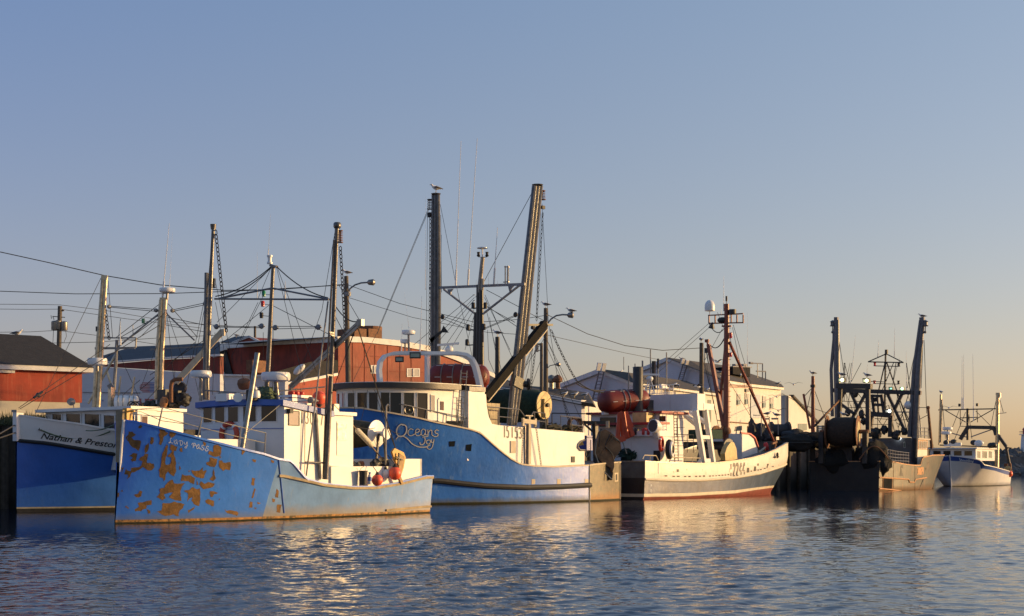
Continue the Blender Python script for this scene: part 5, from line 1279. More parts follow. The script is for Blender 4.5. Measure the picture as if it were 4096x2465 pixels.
part(tw, 'funnel', mDark, lambda m: (m.lathe([(.28, 0), (.28, 2.4), (.25, 2.45)], wd(2552, 1648, 81.5), n=16),))
part(tw, 'cradle', mDark, lambda m: (m.box(wd(2570, 1648, 82), wd(2600, 1600, 82)+Vector((.4, 0, 0))), m.beam(wd(2600, 1578, 82), wd(2560, 1640, 82), .12)))
# orange knuckle crane aft
def f(m):
    p = lambda x, y: wd(x, y, 78.4)
    m.beam(p(2505, 1750), p(2492, 1648), .42, .34, w2=.34, h2=.3); m.beam(p(2478, 1648), p(2522, 1720), .24, .24); m.beam(p(2500, 1648), p(2526, 1712), .28, .26); m.beam(p(2522, 1710), p(2532, 1745), .26, .2)
    m.beam(p(2486, 1760), p(2532, 1740), .16, .16); m.tube([p(2478, 1655), p(2470, 1760)], .12, 10); m.beam(p(2470, 1762), p(2500, 1752), .3)
part(tw, 'knuckle_crane', mCrane, f)
part(tw, 'crane_ram', mAlu, lambda m: m.tube([wd(2490, 1765, 78.4), wd(2507, 1815, 78.4)], .035, 6))
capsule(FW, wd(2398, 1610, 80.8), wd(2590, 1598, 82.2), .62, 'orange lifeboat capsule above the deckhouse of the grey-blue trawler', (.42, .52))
part(tw, 'capsule_cradle', mSh, lambda m: (m.beam(wd(2410, 1650, 81), wd(2580, 1648, 82), .3, .25)))
# ladder with hoops
def f(m):
    A = [wv(2695, 1650, -2.45), wv(2698, 1845, -2.45)]; B = [wv(2709, 1650, -2.45), wv(2713, 1845, -2.45)]
    m.tube(A, .025, 6); m.tube(B, .025, 6)
    for i in range(16): m.tube([A[0].lerp(A[1], i/16), B[0].lerp(B[1], i/16)], .015, 4)
    for i in range(2, 16, 3):
        p = A[0].lerp(A[1], i/16); q_ = B[0].lerp(B[1], i/16); m.tube([p, p+Vector((-.05, -.4, 0)), q_+Vector((.05, -.4, 0)), q_], .012, 4)
part(tw, 'hooped_ladder', mDark, f)
def f(m):
    p = lambda x, y: wv(x, y, -2.6)
    for y0, y1 in ((1738, 1740), (1762, 1763)): m.tube([p(2696, y0), p(2774, y1)], .018, 5)
    for x in (2749, 2774): m.tube([p(x, 1738), p(x, 1812)], .018, 5)
part(tw, 'side_railing', mDark, f)
def f(m):
    p = lambda x, y: wv(x, y, -2.75)
    m.tube([p(2570, 1838), p(2578, 1821), p(2624, 1823), p(2634, 1842)], .03, 6); m.tube([p(2601, 1822), p(2601, 1840)], .025, 5)
    m.tube([p(2677, 1848), p(2684, 1829), p(2801, 1833)], .03, 6)
    for x in (2700, 2740, 2770): m.tube([p(x, 1830), p(x, 1850)], .022, 5)
part(tw, 'bulwark_rail', mTan, f)
# foremast and rig
um = 13.2
r_ = lambda x, y: wv(x, y, 0)
mb = wv(2906, 1775, -.3)
q = lambda x, y: wu(x, y, mb.x)
mst = part(tw, 'mast', mMastRed, lambda m: m.tube([q(2906, 1790), q(2906, 1500), q(2907, 1216)], [.2, .19, .14], 12))
def f(m):
    for i in range(22): y = 1250+i*21; m.tube([q(2912, y), q(2924, y)], .012, 4)
part(tw, 'mast_steps', mDark, f)
def f(m):
    m.beam(q(2833, 1262), q(2973, 1255), .07); m.beam(q(2836, 1294), q(2973, 1291), .07)
    for x in (2836, 2861, 2925, 2948, 2973): m.beam(q(x, 1260), q(x, 1293), .07)
    m.beam(q(2888, 1305), q(2925, 1305), .1, .1); m.beam(q(2897, 1216), q(2897, 1245), .06)
part(tw, 'mast_platform', mMastRed, f)
part(tw, 'satellite_dome', mWhiteClean, lambda m: (m.lathe([(.2, -.26), (.3, -.24), (.31, -.05), (.3, .12), (.24, .28), (.13, .38), (.02, .42)], q(2839, 1228), n=20), m.tube([q(2839, 1242), q(2839, 1262)], .03, 6)))
part(tw, 'searchlight', mDark, lambda m: m.ball(q(2889, 1281), .28, sc=(1, 1.1, .65)))
part(tw, 'loudhailer', mDark, lambda m: m.lathe([(.05, 0), (.2, .35)], q(2850, 1290), (.2, .3, -1), n=12))
part(tw, 'masthead_lamp', mDark, lambda m: (m.lathe([(.22, 0), (.22, .28)], q(2930, 1257), n=14), m.lathe([(.06, 0), (.06, .3)], q(2906, 1205), n=10), m.tube([q(2906, 1216), q(2906, 1200)], .02, 5)))
whip(tw, q(2895, 1245), q(2895, 1105), .02); whip(tw, q(2884, 1262), q(2884, 1238), .02); whip(tw, q(2990, 1470), q(2990, 1252), .012); whip(tw, q(2923, 1262), q(2923, 1218), .01)
for y in (1340, 1345, 1420): part(tw, 'navigation_light', mLampRed, lambda m: m.lathe([(.07, 0), (.09, .06), (.07, .1), (.09, .2), (.07, .26)], q(2923, y+8)))
# tripod legs
part(tw, 'mast_stay', mMastRed, lambda m: m.tube([q(2903, 1360), q(2885, 1560), wd(2880, 1640, 91)], [.07, .09, .09], 8))
bw1 = wv(3103, 1782, 0)
fs = lambda k: q(2918, 1370).lerp(bw1, k)
part(tw, 'forestay_leg', mMastRed, lambda m: (m.tube([fs(0), fs(.5), fs(1)], [.09, .1, .07], 8)))
part(tw, 'spreader_bar', mMastRed, lambda m: (m.beam(q(2888, 1560), q(2905, 1548), .08), m.beam(q(2905, 1548), fs(.42), .08), m.beam(q(2905, 1541), fs(.4), .06)))
def f(m):
    m.beam(q(2899, 1726), q(2834, 1378), .26, .2, w2=.2); m.beam(q(2899, 1726), q(2828, 1360), .1); m.box(q(2819, 1370), q(2834, 1357)+Vector((.1, 0, 0)))
part(tw, 'cargo_boom', mMastRed, f)
part(tw, 'hoist_block', mDark, lambda m: (m.box(q(2817, 1412), q(2830, 1392)+Vector((.15, 0, 0))), m.beam(q(2820, 1412), q(2818, 1455), .05), m.beam(q(2827, 1412), q(2834, 1455), .05)))
part(tw, 'anchor_winch', mRust, lambda m: (m.lathe([(.3, -.4), (.42, -.38), (.42, -.3), (.22, -.28), (.22, .28), (.42, .3), (.42, .38), (.3, .4)], q(2882, 1730), (.3, 1, 0), n=18), m.ball(q(2905, 1725), .3), m.tube([q(2906, 1700), q(2903, 1790)], .1, 8)))
W_ = [(q(2890, 1315), q(2820, 1440)), (q(2930, 1310), q(3010, 1700)), (q(2933, 1300), q(3040, 1660)), (q(2918, 1340), q(2935, 1420)), (q(2820, 1455), q(2872, 1700)), (q(2826, 1455), q(2876, 1720)), (q(2816, 1455), q(2866, 1660)),
      (q(2900, 1500), q(3030, 1710)), (wd(2560, 1535, 86), q(2840, 1290)), (wd(2600, 1520, 86), q(2860, 1290)), (q(2905, 1340), q(2870, 1250))]
wires(tw, W_, .014)
wires(tw, [(q(2836, 1294), q(2894, 1318)), (q(2842, 1382), q(2900, 1350)), (q(2844, 1384), q(2900, 1345))], .025, 'cable', sag=.35)
# foredeck house, whaleback
f0 = wv(2920, 1740, -1.4)
def f(m):
    v0 = -1.35; A = [wv(x, y, v0) for x, y in ((2968, 1832), (2968, 1735), (3000, 1740), (3018, 1755), (3030, 1790), (3030, 1812))]
    m.prism(A, (0, 2.7, 0))
    bk = wu(2916, 1732, A[1].x); m.box((A[1].x-.01, v0, 1.6), (A[1].x+.05, 1.6, A[1].z))
part(tw, 'foredeck_house', mSh, f, smooth=False)
part(tw, 'house_eave', mRed, lambda m: [m.beam(wv(x0, y0, -1.38), wv(x1, y1, -1.38), .12, .08) for x0, y0, x1, y1 in ((2962, 1731, 3000, 1736), (3000, 1736, 3019, 1752), (3019, 1752, 3032, 1790))])
oh = wv(2925, 1810, -2.2)
def f(m):
    A = [(wv(x, y, -2.4)) for x, y in ((2902, 1843), (2900, 1815), (2908, 1790), (2924, 1768), (2936, 1770), (2946, 1795), (2950, 1842))]
    m.prism(A, (0, .3, 0))
gl_ = part(tw, 'gallows_drum', mDrumY, f)
part(tw, 'gallows_foot', mRust, lambda m: m.box(wv(2903, 1850, -2.4), wv(2948, 1842, -2.4)+Vector((0, .3, 0))))
part(tw, 'hatch_cover', mNetG, lambda m: m.box(wv(2846, 1755, -1), wv(2890, 1720, -1)+Vector((0, 1.5, 0))))
part(tw, 'deck_winch', mDark, lambda m: (m.lathe([(.5, -1.0), (.55, -.95), (.35, -.9), (.35, .9), (.55, .95), (.5, 1)], wv(2862, 1790, -.6), (.2, 1, 0), n=18), m.box(wv(2720, 1845, -1.2), wv(2900, 1800, -1.2)+Vector((0, .4, 0)))))
hd = wv(3065, 1787, -.8)
def f(m): m.lathe([(.05, -.12), (.26, -.1), (.28, 0), (.26, .1), (.05, .12)], hd, (.5, -.7, .2), n=20)
part(tw, 'anchor_windlass', mRed, f); part(tw, 'windlass_arm', mTan, lambda m: m.beam(hd, wv(3038, 1808, -1.2), .08))
part(tw, 'stem_bitts', mRust, lambda m: (m.beam(wv(3088, 1775, -.3), wv(3106, 1768, -.3), .12), m.tube([wv(3103, 1760, -.3), wv(3099, 1800, -.3)], .07, 8)))
part(tw, 'anchor', mDark, lambda m: (m.ball(HW.at(3102, 1822, .12), .14, sc=(.6, .6, 1.3)), m.beam(HW.at(3094, 1828, .1), HW.at(3108, 1828, .1), .08)))
# radars and rails over the gantry
def f(m):
    p = lambda x, y: wd(x, y, 84)
    for y in (1540, 1555, 1572): m.tube([p(2565, y+4), p(2690, y)], .022, 5)
    for x in range(2565, 2700, 16): m.tube([p(x, 1540), p(x, 1577)], .02, 5)
part(tw, 'bridge_rail', mWhite, f)
part(tw, 'scanner_radar', mWhiteClean, lambda m: (m.beam(wd(2553, 1498, 84), wd(2638, 1499, 84), .14, .1), m.ball(wd(2599, 1515, 84), .2, sc=(1, 1, .8)), m.tube([wd(2594, 1520, 84), wd(2580, 1575, 84)], .03, 5), m.tube([wd(2604, 1520, 84), wd(2620, 1575, 84)], .03, 5), m.tube([wd(2599, 1520, 84), wd(2599, 1575, 84)], .03, 5)))
part(tw, 'radar_box', mWhiteClean, lambda m: m.box(wd(2636, 1552, 84), wd(2677, 1537, 84)+Vector((.3, .3, 0))))
for x, y0, y1, r in ((2495, 1480, 1428, .02), (2514, 1560, 1463, .03), (2540, 1560, 1455, .03), (2570, 1560, 1443, .05), (2602, 1560, 1398, .035), (2615, 1560, 1445, .12), (2632, 1475, 1435, .06), (2666, 1560, 1410, .035), (2631, 1560, 1475, .04)):
    part(tw, 'aerial_post', mDark if r > .05 else mGrey, lambda m: m.tube([wd(x, y0, 84.5), wd(x, y1, 84.5)], r, 8))
# loose: life ring, big white fender
lr = wd(2645, 1777, 77.9)
t = thing(FW, 'life_ring', 'red life ring hung on the after shelter of the grey-blue trawler', 'life ring', lr)
part(t, 'ring', mRed, lambda m: m.torus((0, 0, 0), (.3, -1, 0), .34, .085, 26, 10))
for a_ in (40, 220): part(t, 'band', mWhiteClean, lambda m: m.torus((0, 0, 0), (.3, -1, 0), .34, .09, 3, 10, a0=R(a_), a1=R(a_+14)))
lr = wd(2681, 1798, 78.2)
t = thing(FW, 'fender', 'white painted tyre fender beside the red life ring on the trawler', 'fender', lr)
part(t, 'tyre', mBlack, lambda m: m.torus((0, .05, 0), (.3, -1, 0), .38, .15, 26, 10)); part(t, 'white_face', mWhite, lambda m: m.torus((-.02, -.1, 0), (.3, -1, 0), .34, .09, 26, 8)); part(t, 'inner_ring', mBlack, lambda m: m.torus((-.02, -.2, 0), (.3, -1, 0), .17, .03, 18, 6))
heap('net_pile', 'green net heaped on the transom of the grey-blue trawler', 'net', FW, wd(2525, 1832, 79.6), .9, .6, .6, mNetG, 40, .025, 9)
# =============== far left boat: white bulwark, blue hull in shade ===============
FN = Frame((-10.9, 66.5), 231)
c1 = lambda l: [(x/1.5622, 1200+y/1.5622) for x, y in l]
k3 = lambda x, y: (350+x/3.71, 1350+y/3.71)
mNB = mat('deep_blue_paint', (.03, .12, .45), .35, .15, .8, streak=.3, scol=(.1, .15, .25), bump=.12, rvar=.3)
mBoot = mat('boot_cream', (.3, .27, .2), .6, .2, 3, streak=.5)
NS = [(20, 1640)]+c1([(90, 715), (155, 722), (300, 745), (500, 772), (620, 795), (730, 815), (1000, 850)])
HN = Hull(FN, 1, (0, 12.5), (0, 12.5), [(0, 2.0), (.4, 2.1), (.65, 1.8), (.82, 1.15), (.94, .4), (1, .02)],
          [(0, 2.1), (.4, 2.4), (.65, 2.45), (.82, 2.1), (.92, 1.2), (.97, .55), (1, .06)], NS, p=1.1, N=56)
nb = empty('fishing_boat', FN.O, FN.a, 'white and deep blue fishing boat in the shade at the far left', 'fishing boat')
nv, nu, nd_ = FN.v, FN.u, FN.d
lb = HN.level(c1([(85, 885), (300, 905), (500, 940), (720, 975), (1000, 1010)]))
lt = HN.level(c1([(85, 868), (300, 885), (500, 918), (720, 955), (1000, 990)]))
HN.build('hull', nb, [.14, .2, lb, lt], [mBlack, mBoot, mNB, mBlack, mWhite], lambda t: HN.zs(t)-.5 if t > .5 else 1.0, mDeck, inmat=mWhite, capmat=mWhite)
part(nb, 'rub_rail', mBlack, lambda m: HN.rail(m, lambda t: (lb(t)+lt(t))/2, .07, 0, .995, 40, .02))
m = M(); lettering(m, lambda x, y: HN.at(x, y, .012), 'Nathan & Preston', 160, 1754, 474, 1793, 24, shear=.45, bold=.012); m.build('boat_name', mBlackMast, nb, smooth=False)
bz = HN.zs(1)
part(nb, 'stem_post', mWhite, lambda m: m.beam((12.42, 0, bz-1.0), (12.42, 0, bz+.12), .26, .3))
part(nb, 'stem_cap', mGrey, lambda m: m.beam((12.22, 0, bz+.12), (12.6, 0, bz+.14), .34, .08))
part(nb, 'bow_chain', mChain, lambda m: m.chain(nd_(118, 1662, 57.2), HN.at(165, 1720, .06), .05, .12, .12))
wires(nb, [(HN.at(165, 1720, .05), HN.at(440, 1725, .05))], .025, 'bow_rope', mRopeG, sag=.3)
# wheelhouse
un_ = nu(330, 1700, 9.6).x
qn = lambda x, y: nu(x, y, 9.4)
va, vb = qn(182, 1700).y, qn(550, 1700).y; zt = qn(330, 1646).z
plan = [(9.4, va), (9.55, va*.5), (9.55, vb*.6), (9.4, vb), (8.5, vb), (8.3, vb-.9), (6.5, vb-.9), (6.5, va)]
part(nb, 'wheelhouse', mWhite, lambda m: slab(m, plan, 1.6, zt), smooth=False)
part(nb, 'roof', mWhite, lambda m: slab(m, [(9.75, va-.2), (9.85, 0), (9.75, vb+.06), (8.4, vb+.06), (8.2, vb-.8), (6.4, vb-.8), (6.4, va-.2)], zt, zt+.12), smooth=False)
qw_ = lambda x, y: nu(x, y, 9.56)
for x0, x1, y0, y1 in ((208, 250, 1654, 1686), (264, 326, 1653, 1698), (338, 402, 1654, 1708), (415, 462, 1658, 1718)):
    pane(nb, [qw_(x0, y1-2), qw_(x1, y1), qw_(x1, y0+2), qw_(x0, y0)], (1, 0, 0), fw=.05, frame=mWhite, th=.03)
pane(nb, [qw_(490, 1720), qw_(540, 1720), qw_(540, 1660), qw_(490, 1658)], (1, 0, 0), fw=.05, frame=mWhite, th=.03)
for x0, x1 in ((565, 590),):
    S = lambda x, y: nv(x, y, vb+.005); pane(nb, [S(x0, 1745), S(x1, 1745), S(x1, 1662), S(x0, 1662)], (0, 1, 0), fw=.04, frame=mWhite)
part(nb, 'searchlight', mAlu, lambda m: (m.lathe([(.14, 0), (.16, .1), (.1, .24)], nd_(290, 1608, 60.5), (.8, .3, 0), n=16), m.tube([nd_(292, 1612, 60.5), nd_(296, 1640, 60.5)], .02, 5)))
# masts (two bright tubes each)
dm = 62.5
mGold = mat('galvanised_pipe', (.46, .39, .27), .32, .35, 6, streak=.7, scol=(.1, .085, .06), metal=.55, bump=.15)
mk_ = lambda x, y: nd_(x, y, dm)
def f(m):
    for dx in (-8, 8): m.tube([mk_(384+dx, 1640), mk_(398+dx, 1400), mk_(418+dx*.8, 1108)], [.1, .095, .075], 10)
    m.tube([mk_(384, 1640), mk_(418, 1110)], .05, 6); m.beam(mk_(406, 1110), mk_(430, 1112), .14, .2)
part(nb, 'outrigger_mast', mGold, f)
def f(m):
    for dx in (-9, 9): m.tube([mk_(634+dx, 1600), mk_(640+dx, 1400), mk_(653+dx*.9, 1200)], .095, 10)
    m.tube([mk_(634, 1600), mk_(653, 1198)], .05, 6); m.beam(mk_(640, 1196), mk_(667, 1196), .14, .1)
part(nb, 'centre_mast', mGold, f)
def f(m):
    for dx in (-3, 8): m.tube([nd_(824+dx, 1600, 61), nd_(828+dx, 1095, 61)], .06, 8)
part(nb, 'outrigger_mast', mGold, f)
radar(nb, mk_(669, 1163), .33, .22, mk_(668, 1200)); radar(nb, nd_(389, 1449, 61.5), .4, .34, nd_(389, 1485, 61.5))
m = M(); vs, fs = text2d('Raymarine', 0, .01); W0 = max(v[0] for v in vs)
m.add([nd_(400+a/W0*27, 1448-b*9, 61.08) for a, b in vs], fs); m.build('radar_lettering', mRed, nb, smooth=False)
whip(nb, mk_(650, 1190), mk_(677, 894), .022); whip(nb, mk_(678, 1150), mk_(690, 930), .006); whip(nb, nd_(481, 1380, 62), nd_(481, 1275, 62), .025)
def f(m):
    m.beam(mk_(636, 1255), mk_(470, 1390), .06); m.beam(mk_(650, 1240), mk_(778, 1362), .06)
part(nb, 'mast_strut', mGrey, f)
def f(m):
    m.beam(mk_(405, 1352), mk_(545, 1352), .05); m.beam(mk_(380, 1394), mk_(540, 1392), .09); m.beam(mk_(545, 1352), mk_(543, 1390), .05); m.beam(mk_(532, 1300), mk_(532, 1352), .02)
    m.tube([mk_(468, 1360), mk_(462, 1470), mk_(456, 1560)], .07, 8); m.beam(mk_(600, 1398), mk_(830, 1385), .06)
part(nb, 'cross_arm', mGrey, f)
part(nb, 'mast_leg', mGold, lambda m: (m.tube([mk_(352, 1615), mk_(463, 1418)], .055, 8),)); part(nb, 'mast_leg', mGold, lambda m: (m.tube([mk_(428, 1488), mk_(448, 1548)], .045, 8)))
part(nb, 'short_post', mGold, lambda m: m.beam(nd_(444, 1640, 60.5), nd_(447, 1550, 60.5), .2, .2)); part(nb, 'short_post', mGrey, lambda m: m.beam(nd_(436, 1552, 60.5), nd_(452, 1540, 60.5), .2))
for a_, b_ in (((482, 1505), (472, 1600)), ((538, 1508), (522, 1600))): part(nb, 'stanchion', mGold, lambda m: m.tube([nd_(*a_, 60.5), nd_(*b_, 60.5)], .035, 6))
for x, y, mt in ((443, 1268, mLampGreen), (413, 1300, mDark)): part(nb, 'navigation_light', mt, lambda m: m.lathe([(.07, 0), (.07, .2)], mk_(x+130 if mt is mLampGreen else x-24, y+26), n=10))
for x, y in ((437, 1227), (624, 1242), (690, 1243), (820, 1216)): part(nb, 'pulley_block', mGrey, lambda m: m.ball(mk_(x, y), .11, sc=(1, .6, .8)))
W_ = [(mk_(404, 1112), nd_(135, 1668, 58)), (mk_(437, 1225), mk_(625, 1238)), (mk_(437, 1229), mk_(625, 1246)), (mk_(690, 1240), mk_(820, 1212)), (mk_(690, 1246), mk_(820, 1220)), (mk_(432, 1120), mk_(450, 1350)),
      (mk_(640, 1215), mk_(465, 1350)), (mk_(636, 1262), mk_(478, 1352)), (mk_(640, 1268), mk_(520, 1352)), (mk_(672, 1215), mk_(790, 1350)), (mk_(668, 1250), mk_(740, 1460)), (mk_(668, 1260), mk_(700, 1560)), (mk_(672, 1270), mk_(815, 1300)),
      (nd_(75, 1632, 58), nd_(440, 1378, 62)), (nd_(80, 1636, 58), nd_(640, 1300, 62)), (mk_(470, 1400), mk_(560, 1600)), (mk_(600, 1500), mk_(850, 1340)), (mk_(560, 1560), mk_(780, 1370)), (mk_(840, 1110), mk_(770, 1500)), (mk_(846, 1060), mk_(735, 1600))]
wires(nb, W_, .014)
part(nb, 'turnbuckle', mDark, lambda m: (m.tube([nd_(135, 1592, 58.6), nd_(170, 1567, 58.9)], .05, 6), m.ball(nd_(152, 1580, 58.8), .09)))
part(nb, 'chain', mChain, lambda m: m.chain(mk_(421, 1235), mk_(437, 1360), .05, .0, .15))
part(nb, 'cargo_boom', mTan, lambda m: [m.beam(nd_(700+o, 1535, 60.8), nd_(893+o, 1322, 60.8), .1, .12) for o in (-8, 8)]+[m.beam(nd_(696+193*i/9, 1530-213*i/9, 60.8), nd_(712+193*i/9, 1540-213*i/9, 60.8), .04) for i in range(1, 10)]+[m.box(nd_(885, 1345, 60.8), nd_(905, 1318, 60.8)+Vector((.2, .1, 0)))])
part(nb, 'exhaust_pipe', mRust, lambda m: m.tube([nd_(684, 1610, 60.3), nd_(684, 1545, 60.3), nd_(688, 1527, 60.3), nd_(700, 1518, 60.3), nd_(730, 1517, 60.3)], .085, 10))
part(nb, 'hauler', mDark, lambda m: (m.box(nd_(645, 1620, 61), nd_(675, 1560, 61)+Vector((.4, .3, 0))), m.ball(nd_(650, 1625, 60.6), .25), m.lathe([(.25, -.1), (.3, 0), (.25, .1)], nd_(720, 1555, 61), (1, .6, .3), n=14), m.box(nd_(700, 1590, 61), nd_(752, 1565, 61)+Vector((.5, 0, 0)))))
part(nb, 'hauler_motor', mRustO, lambda m: m.lathe([(.1, -.2), (.16, -.1), (.16, .1), (.1, .2)], nd_(655, 1610, 60.4), (0, .3, 1), n=12))
cc = nd_(505, 1610, 60.2)
t = thing(FN, 'raft_canister', 'white ribbed raft canister on the wheelhouse roof of the far left boat', 'canister', cc)
axd = FN.L(FN.O+Vector((1, .2, 0)))
part(t, 'shell', mWhiteClean, lambda m: m.lathe([(.05, -.48), (.2, -.46), (.27, -.4), (.28, 0), (.27, .4), (.2, .46), (.05, .48)], (0, 0, 0), axd, n=20))
for o in (-.3, -.12, .12, .3): part(t, 'strap', mGrey, lambda m: m.torus(axd*o, axd, .285, .016, 18, 5))
# line across to the foreground boat
m = M(); a = nd_(345, 1722, 57); b = nd_(492, 1680, 46.5); m.tube(sagline(a, b, .12, 12), .022, 6); tag(m.build('mooring_line', mRopeG, None), 'pale green mooring line between the two leftmost boats', 'rope'); o = bpy.data.objects['mooring_line']; o.matrix_world = Matrix.Translation(FN.O) @ Matrix.Rotation(FN.a, 4, 'Z')

for px, py, r_0, mt in ((600, 1628, .2, mDark), (575, 1640, .15, mRust), (660, 1640, .25, mDark), (690, 1615, .22, mDark), (735, 1600, .2, mBlack), (620, 1655, .2, mNetB)):
    part(nb, 'deck_gear', mt, lambda m: lump(m, nd_(px, py, 60.8), r_0*1.5, r_0, r_0*1.3, .7, seed=px))
for a_, b_ in (((540, 1640), (690, 1560)), ((560, 1630), (640, 1545)), ((600, 1615), (720, 1640)), ((470, 1600), (560, 1520)), ((700, 1480), (690, 1620)), ((760, 1420), (800, 1600)), ((640, 1350), (560, 1560)), ((860, 1330), (850, 1580)), ((870, 1340), (900, 1560)), ((660, 1300), (830, 1330)), ((482, 1275), (470, 1390)), ((560, 1350), (660, 1250))):
    wires(nb, [(nd_(*a_, 61.5), nd_(*b_, 61.5))], .012, 'rope_line')
for i in range(5): part(nb, 'hose_loop', mBlack, lambda m: m.torus(nd_(527+i*7, 1622+(i % 2)*6, 59.9), (.5, .8, .1), .16, .018, 16, 5))
part(nb, 'anchor_light', mWhiteClean, lambda m: m.lathe([(.06, 0), (.06, .18)], nd_(606, 1690, 59.5), n=8))

for i, (pts, lb) in enumerate((([(60, 1700, 57), (0, 1735, 52), (-80, 1755, 47)], 'upper dark mooring line from the far left bow to the quay'), ([(64, 1730, 57), (0, 1752, 52), (-80, 1768, 47)], 'lower dark mooring line from the far left bow to the quay'))):
    m = M(); m.tube([P(*p) for p in pts], .025, 6); tag(m.build('mooring_line', mRope), lb, 'rope')
# =============== rusty grey-green stern trawler, dark stern towards us ===============
FG = Frame((23.1, 104.4), 57)
gv, gu, gd = FG.v, FG.u, FG.d
c9 = lambda l: [(3480+x/3.904, 1600+y/3.904) for x, y in l]
c8 = lambda x, y: (3250+x/2.968, 1250+y/2.968)
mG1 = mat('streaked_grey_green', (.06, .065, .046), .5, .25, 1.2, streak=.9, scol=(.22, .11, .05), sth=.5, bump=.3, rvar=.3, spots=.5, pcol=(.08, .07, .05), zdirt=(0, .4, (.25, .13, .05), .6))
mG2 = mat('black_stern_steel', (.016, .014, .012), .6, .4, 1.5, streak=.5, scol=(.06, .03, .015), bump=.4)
mRS = mat('rust_strip', (.5, .24, .1), .6, .3, 4)
GS = c9([(190, 955), (250, 958), (380, 965), (470, 985), (560, 1003), (700, 1018), (795, 1015), (800, 1010), (818, 892), (900, 878), (975, 860), (1020, 858)])
HG = Hull(FG, -1, (0, 17.8), (0, 18.2), [(0, 2.5), (.3, 2.95), (.6, 2.7), (.8, 1.7), (.93, .7), (1, .02)], [(0, 2.55), (.3, 3.1), (.6, 3.15), (.8, 2.6), (.92, 1.4), (.98, .5), (1, .06)], GS, p=1.0, N=60)
gt = empty('stern_trawler', FG.O, FG.a, 'rusty grey-green stern trawler with black gantries and a big net drum over its dark stern', 'trawler')
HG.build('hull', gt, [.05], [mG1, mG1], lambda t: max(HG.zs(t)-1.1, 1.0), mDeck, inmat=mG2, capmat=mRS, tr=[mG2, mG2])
def f(m):
    L = HG.level(c9([(180, 1213), (360, 1224), (600, 1240), (605, 1285), (695, 1285), (702, 1243), (885, 1213)])); HG.rail(m, L, .05, 0, HG.tpx(3718), 60, .02)
part(gt, 'rub_strip', mRS, f)
part(gt, 'lower_strip', mRS, lambda m: HG.rail(m, HG.level(c9([(180, 1387), (300, 1400), (540, 1424)])), .05, 0, HG.tpx(3615), 16, .02))
for i in range(9):
    x = 200+i*18; part(gt, 'grating_bar', mRS if i in (0, 8) else mDark, lambda m: m.tube([HG.at(*c9([(x, 1228+i)])[0], .02), HG.at(*c9([(x-4, 1380+i)])[0], .02)], .035, 5))
for x, y0, y1 in ((365, 975, 1380), (700, 1030, 1400)): part(gt, 'hull_seam', mRust, lambda m: m.tube([HG.at(*c9([(x, y0+(y1-y0)*i/5)])[0], .0) for i in range(6)], .02, 5))
def pgon(name, l, mt, H_=HG, off=.015, par=gt): 
    m = M(); patch(m, H_, l, 0, off, sub=1); return m.build(name, mt, par, smooth=False)
pgon('torn_plate', c9([(478, 1020), (515, 1020), (512, 1070), (485, 1060), (515, 1190), (462, 1185)]), mBlack)
pgon('hawse_slot', c9([(865, 1060), (872, 1060), (866, 1115), (860, 1100)]), mBlack); pgon('hawse_slot', c9([(893, 980), (925, 975), (925, 988), (895, 992)]), mBlack)
m = M(); digits(m, lambda x, y: HG.at(x, y, .015), '30029', *c9([(738, 1058)])[0], *c9([(835, 1052)])[0], 28, 3.4, cw=.75); m.build('registration_number', mRS, gt, smooth=False)
def f(m):
    A, B = [HG.at(*c9([(750, 1410)])[0], .03), HG.at(*c9([(825, 1245)])[0], .03)], [HG.at(*c9([(830, 1400)])[0], .03), HG.at(*c9([(868, 1240)])[0], .03)]
    m.tube(A, .03, 5)
    for i in range(5): m.tube([A[0].lerp(A[1], i/4), B[0].lerp(B[1], i/4)], .02, 5)
part(gt, 'side_ladder', mDark, f)
# wheelhouse, lit starboard side, shaded aft face
y0 = -2.3; w0 = gv(3669, 1759, y0); w1 = gv(3709, 1759, y0); zt = w0.z
mGh = mat('stained_white_house', (.62, .58, .5), .5, .1, 1.5, streak=.6, scol=(.3, .17, .08), bump=.2)
vL = gu(3533, 1759, w0.x).y
part(gt, 'wheelhouse', mGh, lambda m: m.box((w0.x, y0, 1.6), (w1.x, max(vL, 1.5), zt)), smooth=False)
mGs = mat('shelter_grey', (.12, .125, .14), .6, .2, 2, streak=.5)
part(gt, 'deckhouse', mGs, lambda m: m.box((w0.x-.6, y0+.06, 1.6), (w0.x-.002, 2.0, gu(3600, 1752, w0.x-.6).z)), smooth=False)
part(gt, 'wheelhouse_roof', mAlu, lambda m: m.box((w0.x-.2, y0-.15, zt), (w1.x+.3, 2.0, zt+.1)), smooth=False)
part(gt, 'window_surround', mRS, lambda m: m.prism([gv(x, y, y0-.003) for x, y in ((3671, 1798), (3708, 1799), (3709, 1763), (3671, 1762))], (0, -.02, 0)), smooth=False)
for i in range(4):
    x = 3675+i*8.4; S = lambda a, b: gv(a, b, y0-.025); pane(gt, [S(x, 1796), S(x+6, 1796), S(x+6, 1765), S(x, 1765)], (0, -1, 0), fw=.03, glass=mGlassG)
pane(gt, [gu(x, y, w0.x-.61) for x, y in ((3615, 1792), (3622, 1792), (3622, 1768), (3615, 1768))], (-1, 0, 0), fw=.03, glass=mGlassG)
def f(m):
    p = lambda x, y: gv(x, y, y0)
    for y in (1712, 1727, 1743): m.tube([p(3674, y), p(3713, y+1)], .03, 5)
    for x in (3675, 3698, 3713): m.tube([p(x, 1710), p(x, 1755)], .03, 5)
part(gt, 'roof_railing', mGrey, f)
part(gt, 'roof_pipe', mGrey, lambda m: m.tube([gd(3673, 1750, 113), gd(3668, 1660, 113), gd(3673, 1650, 113), gd(3679, 1665, 113), gd(3685, 1750, 113)], .05, 6))
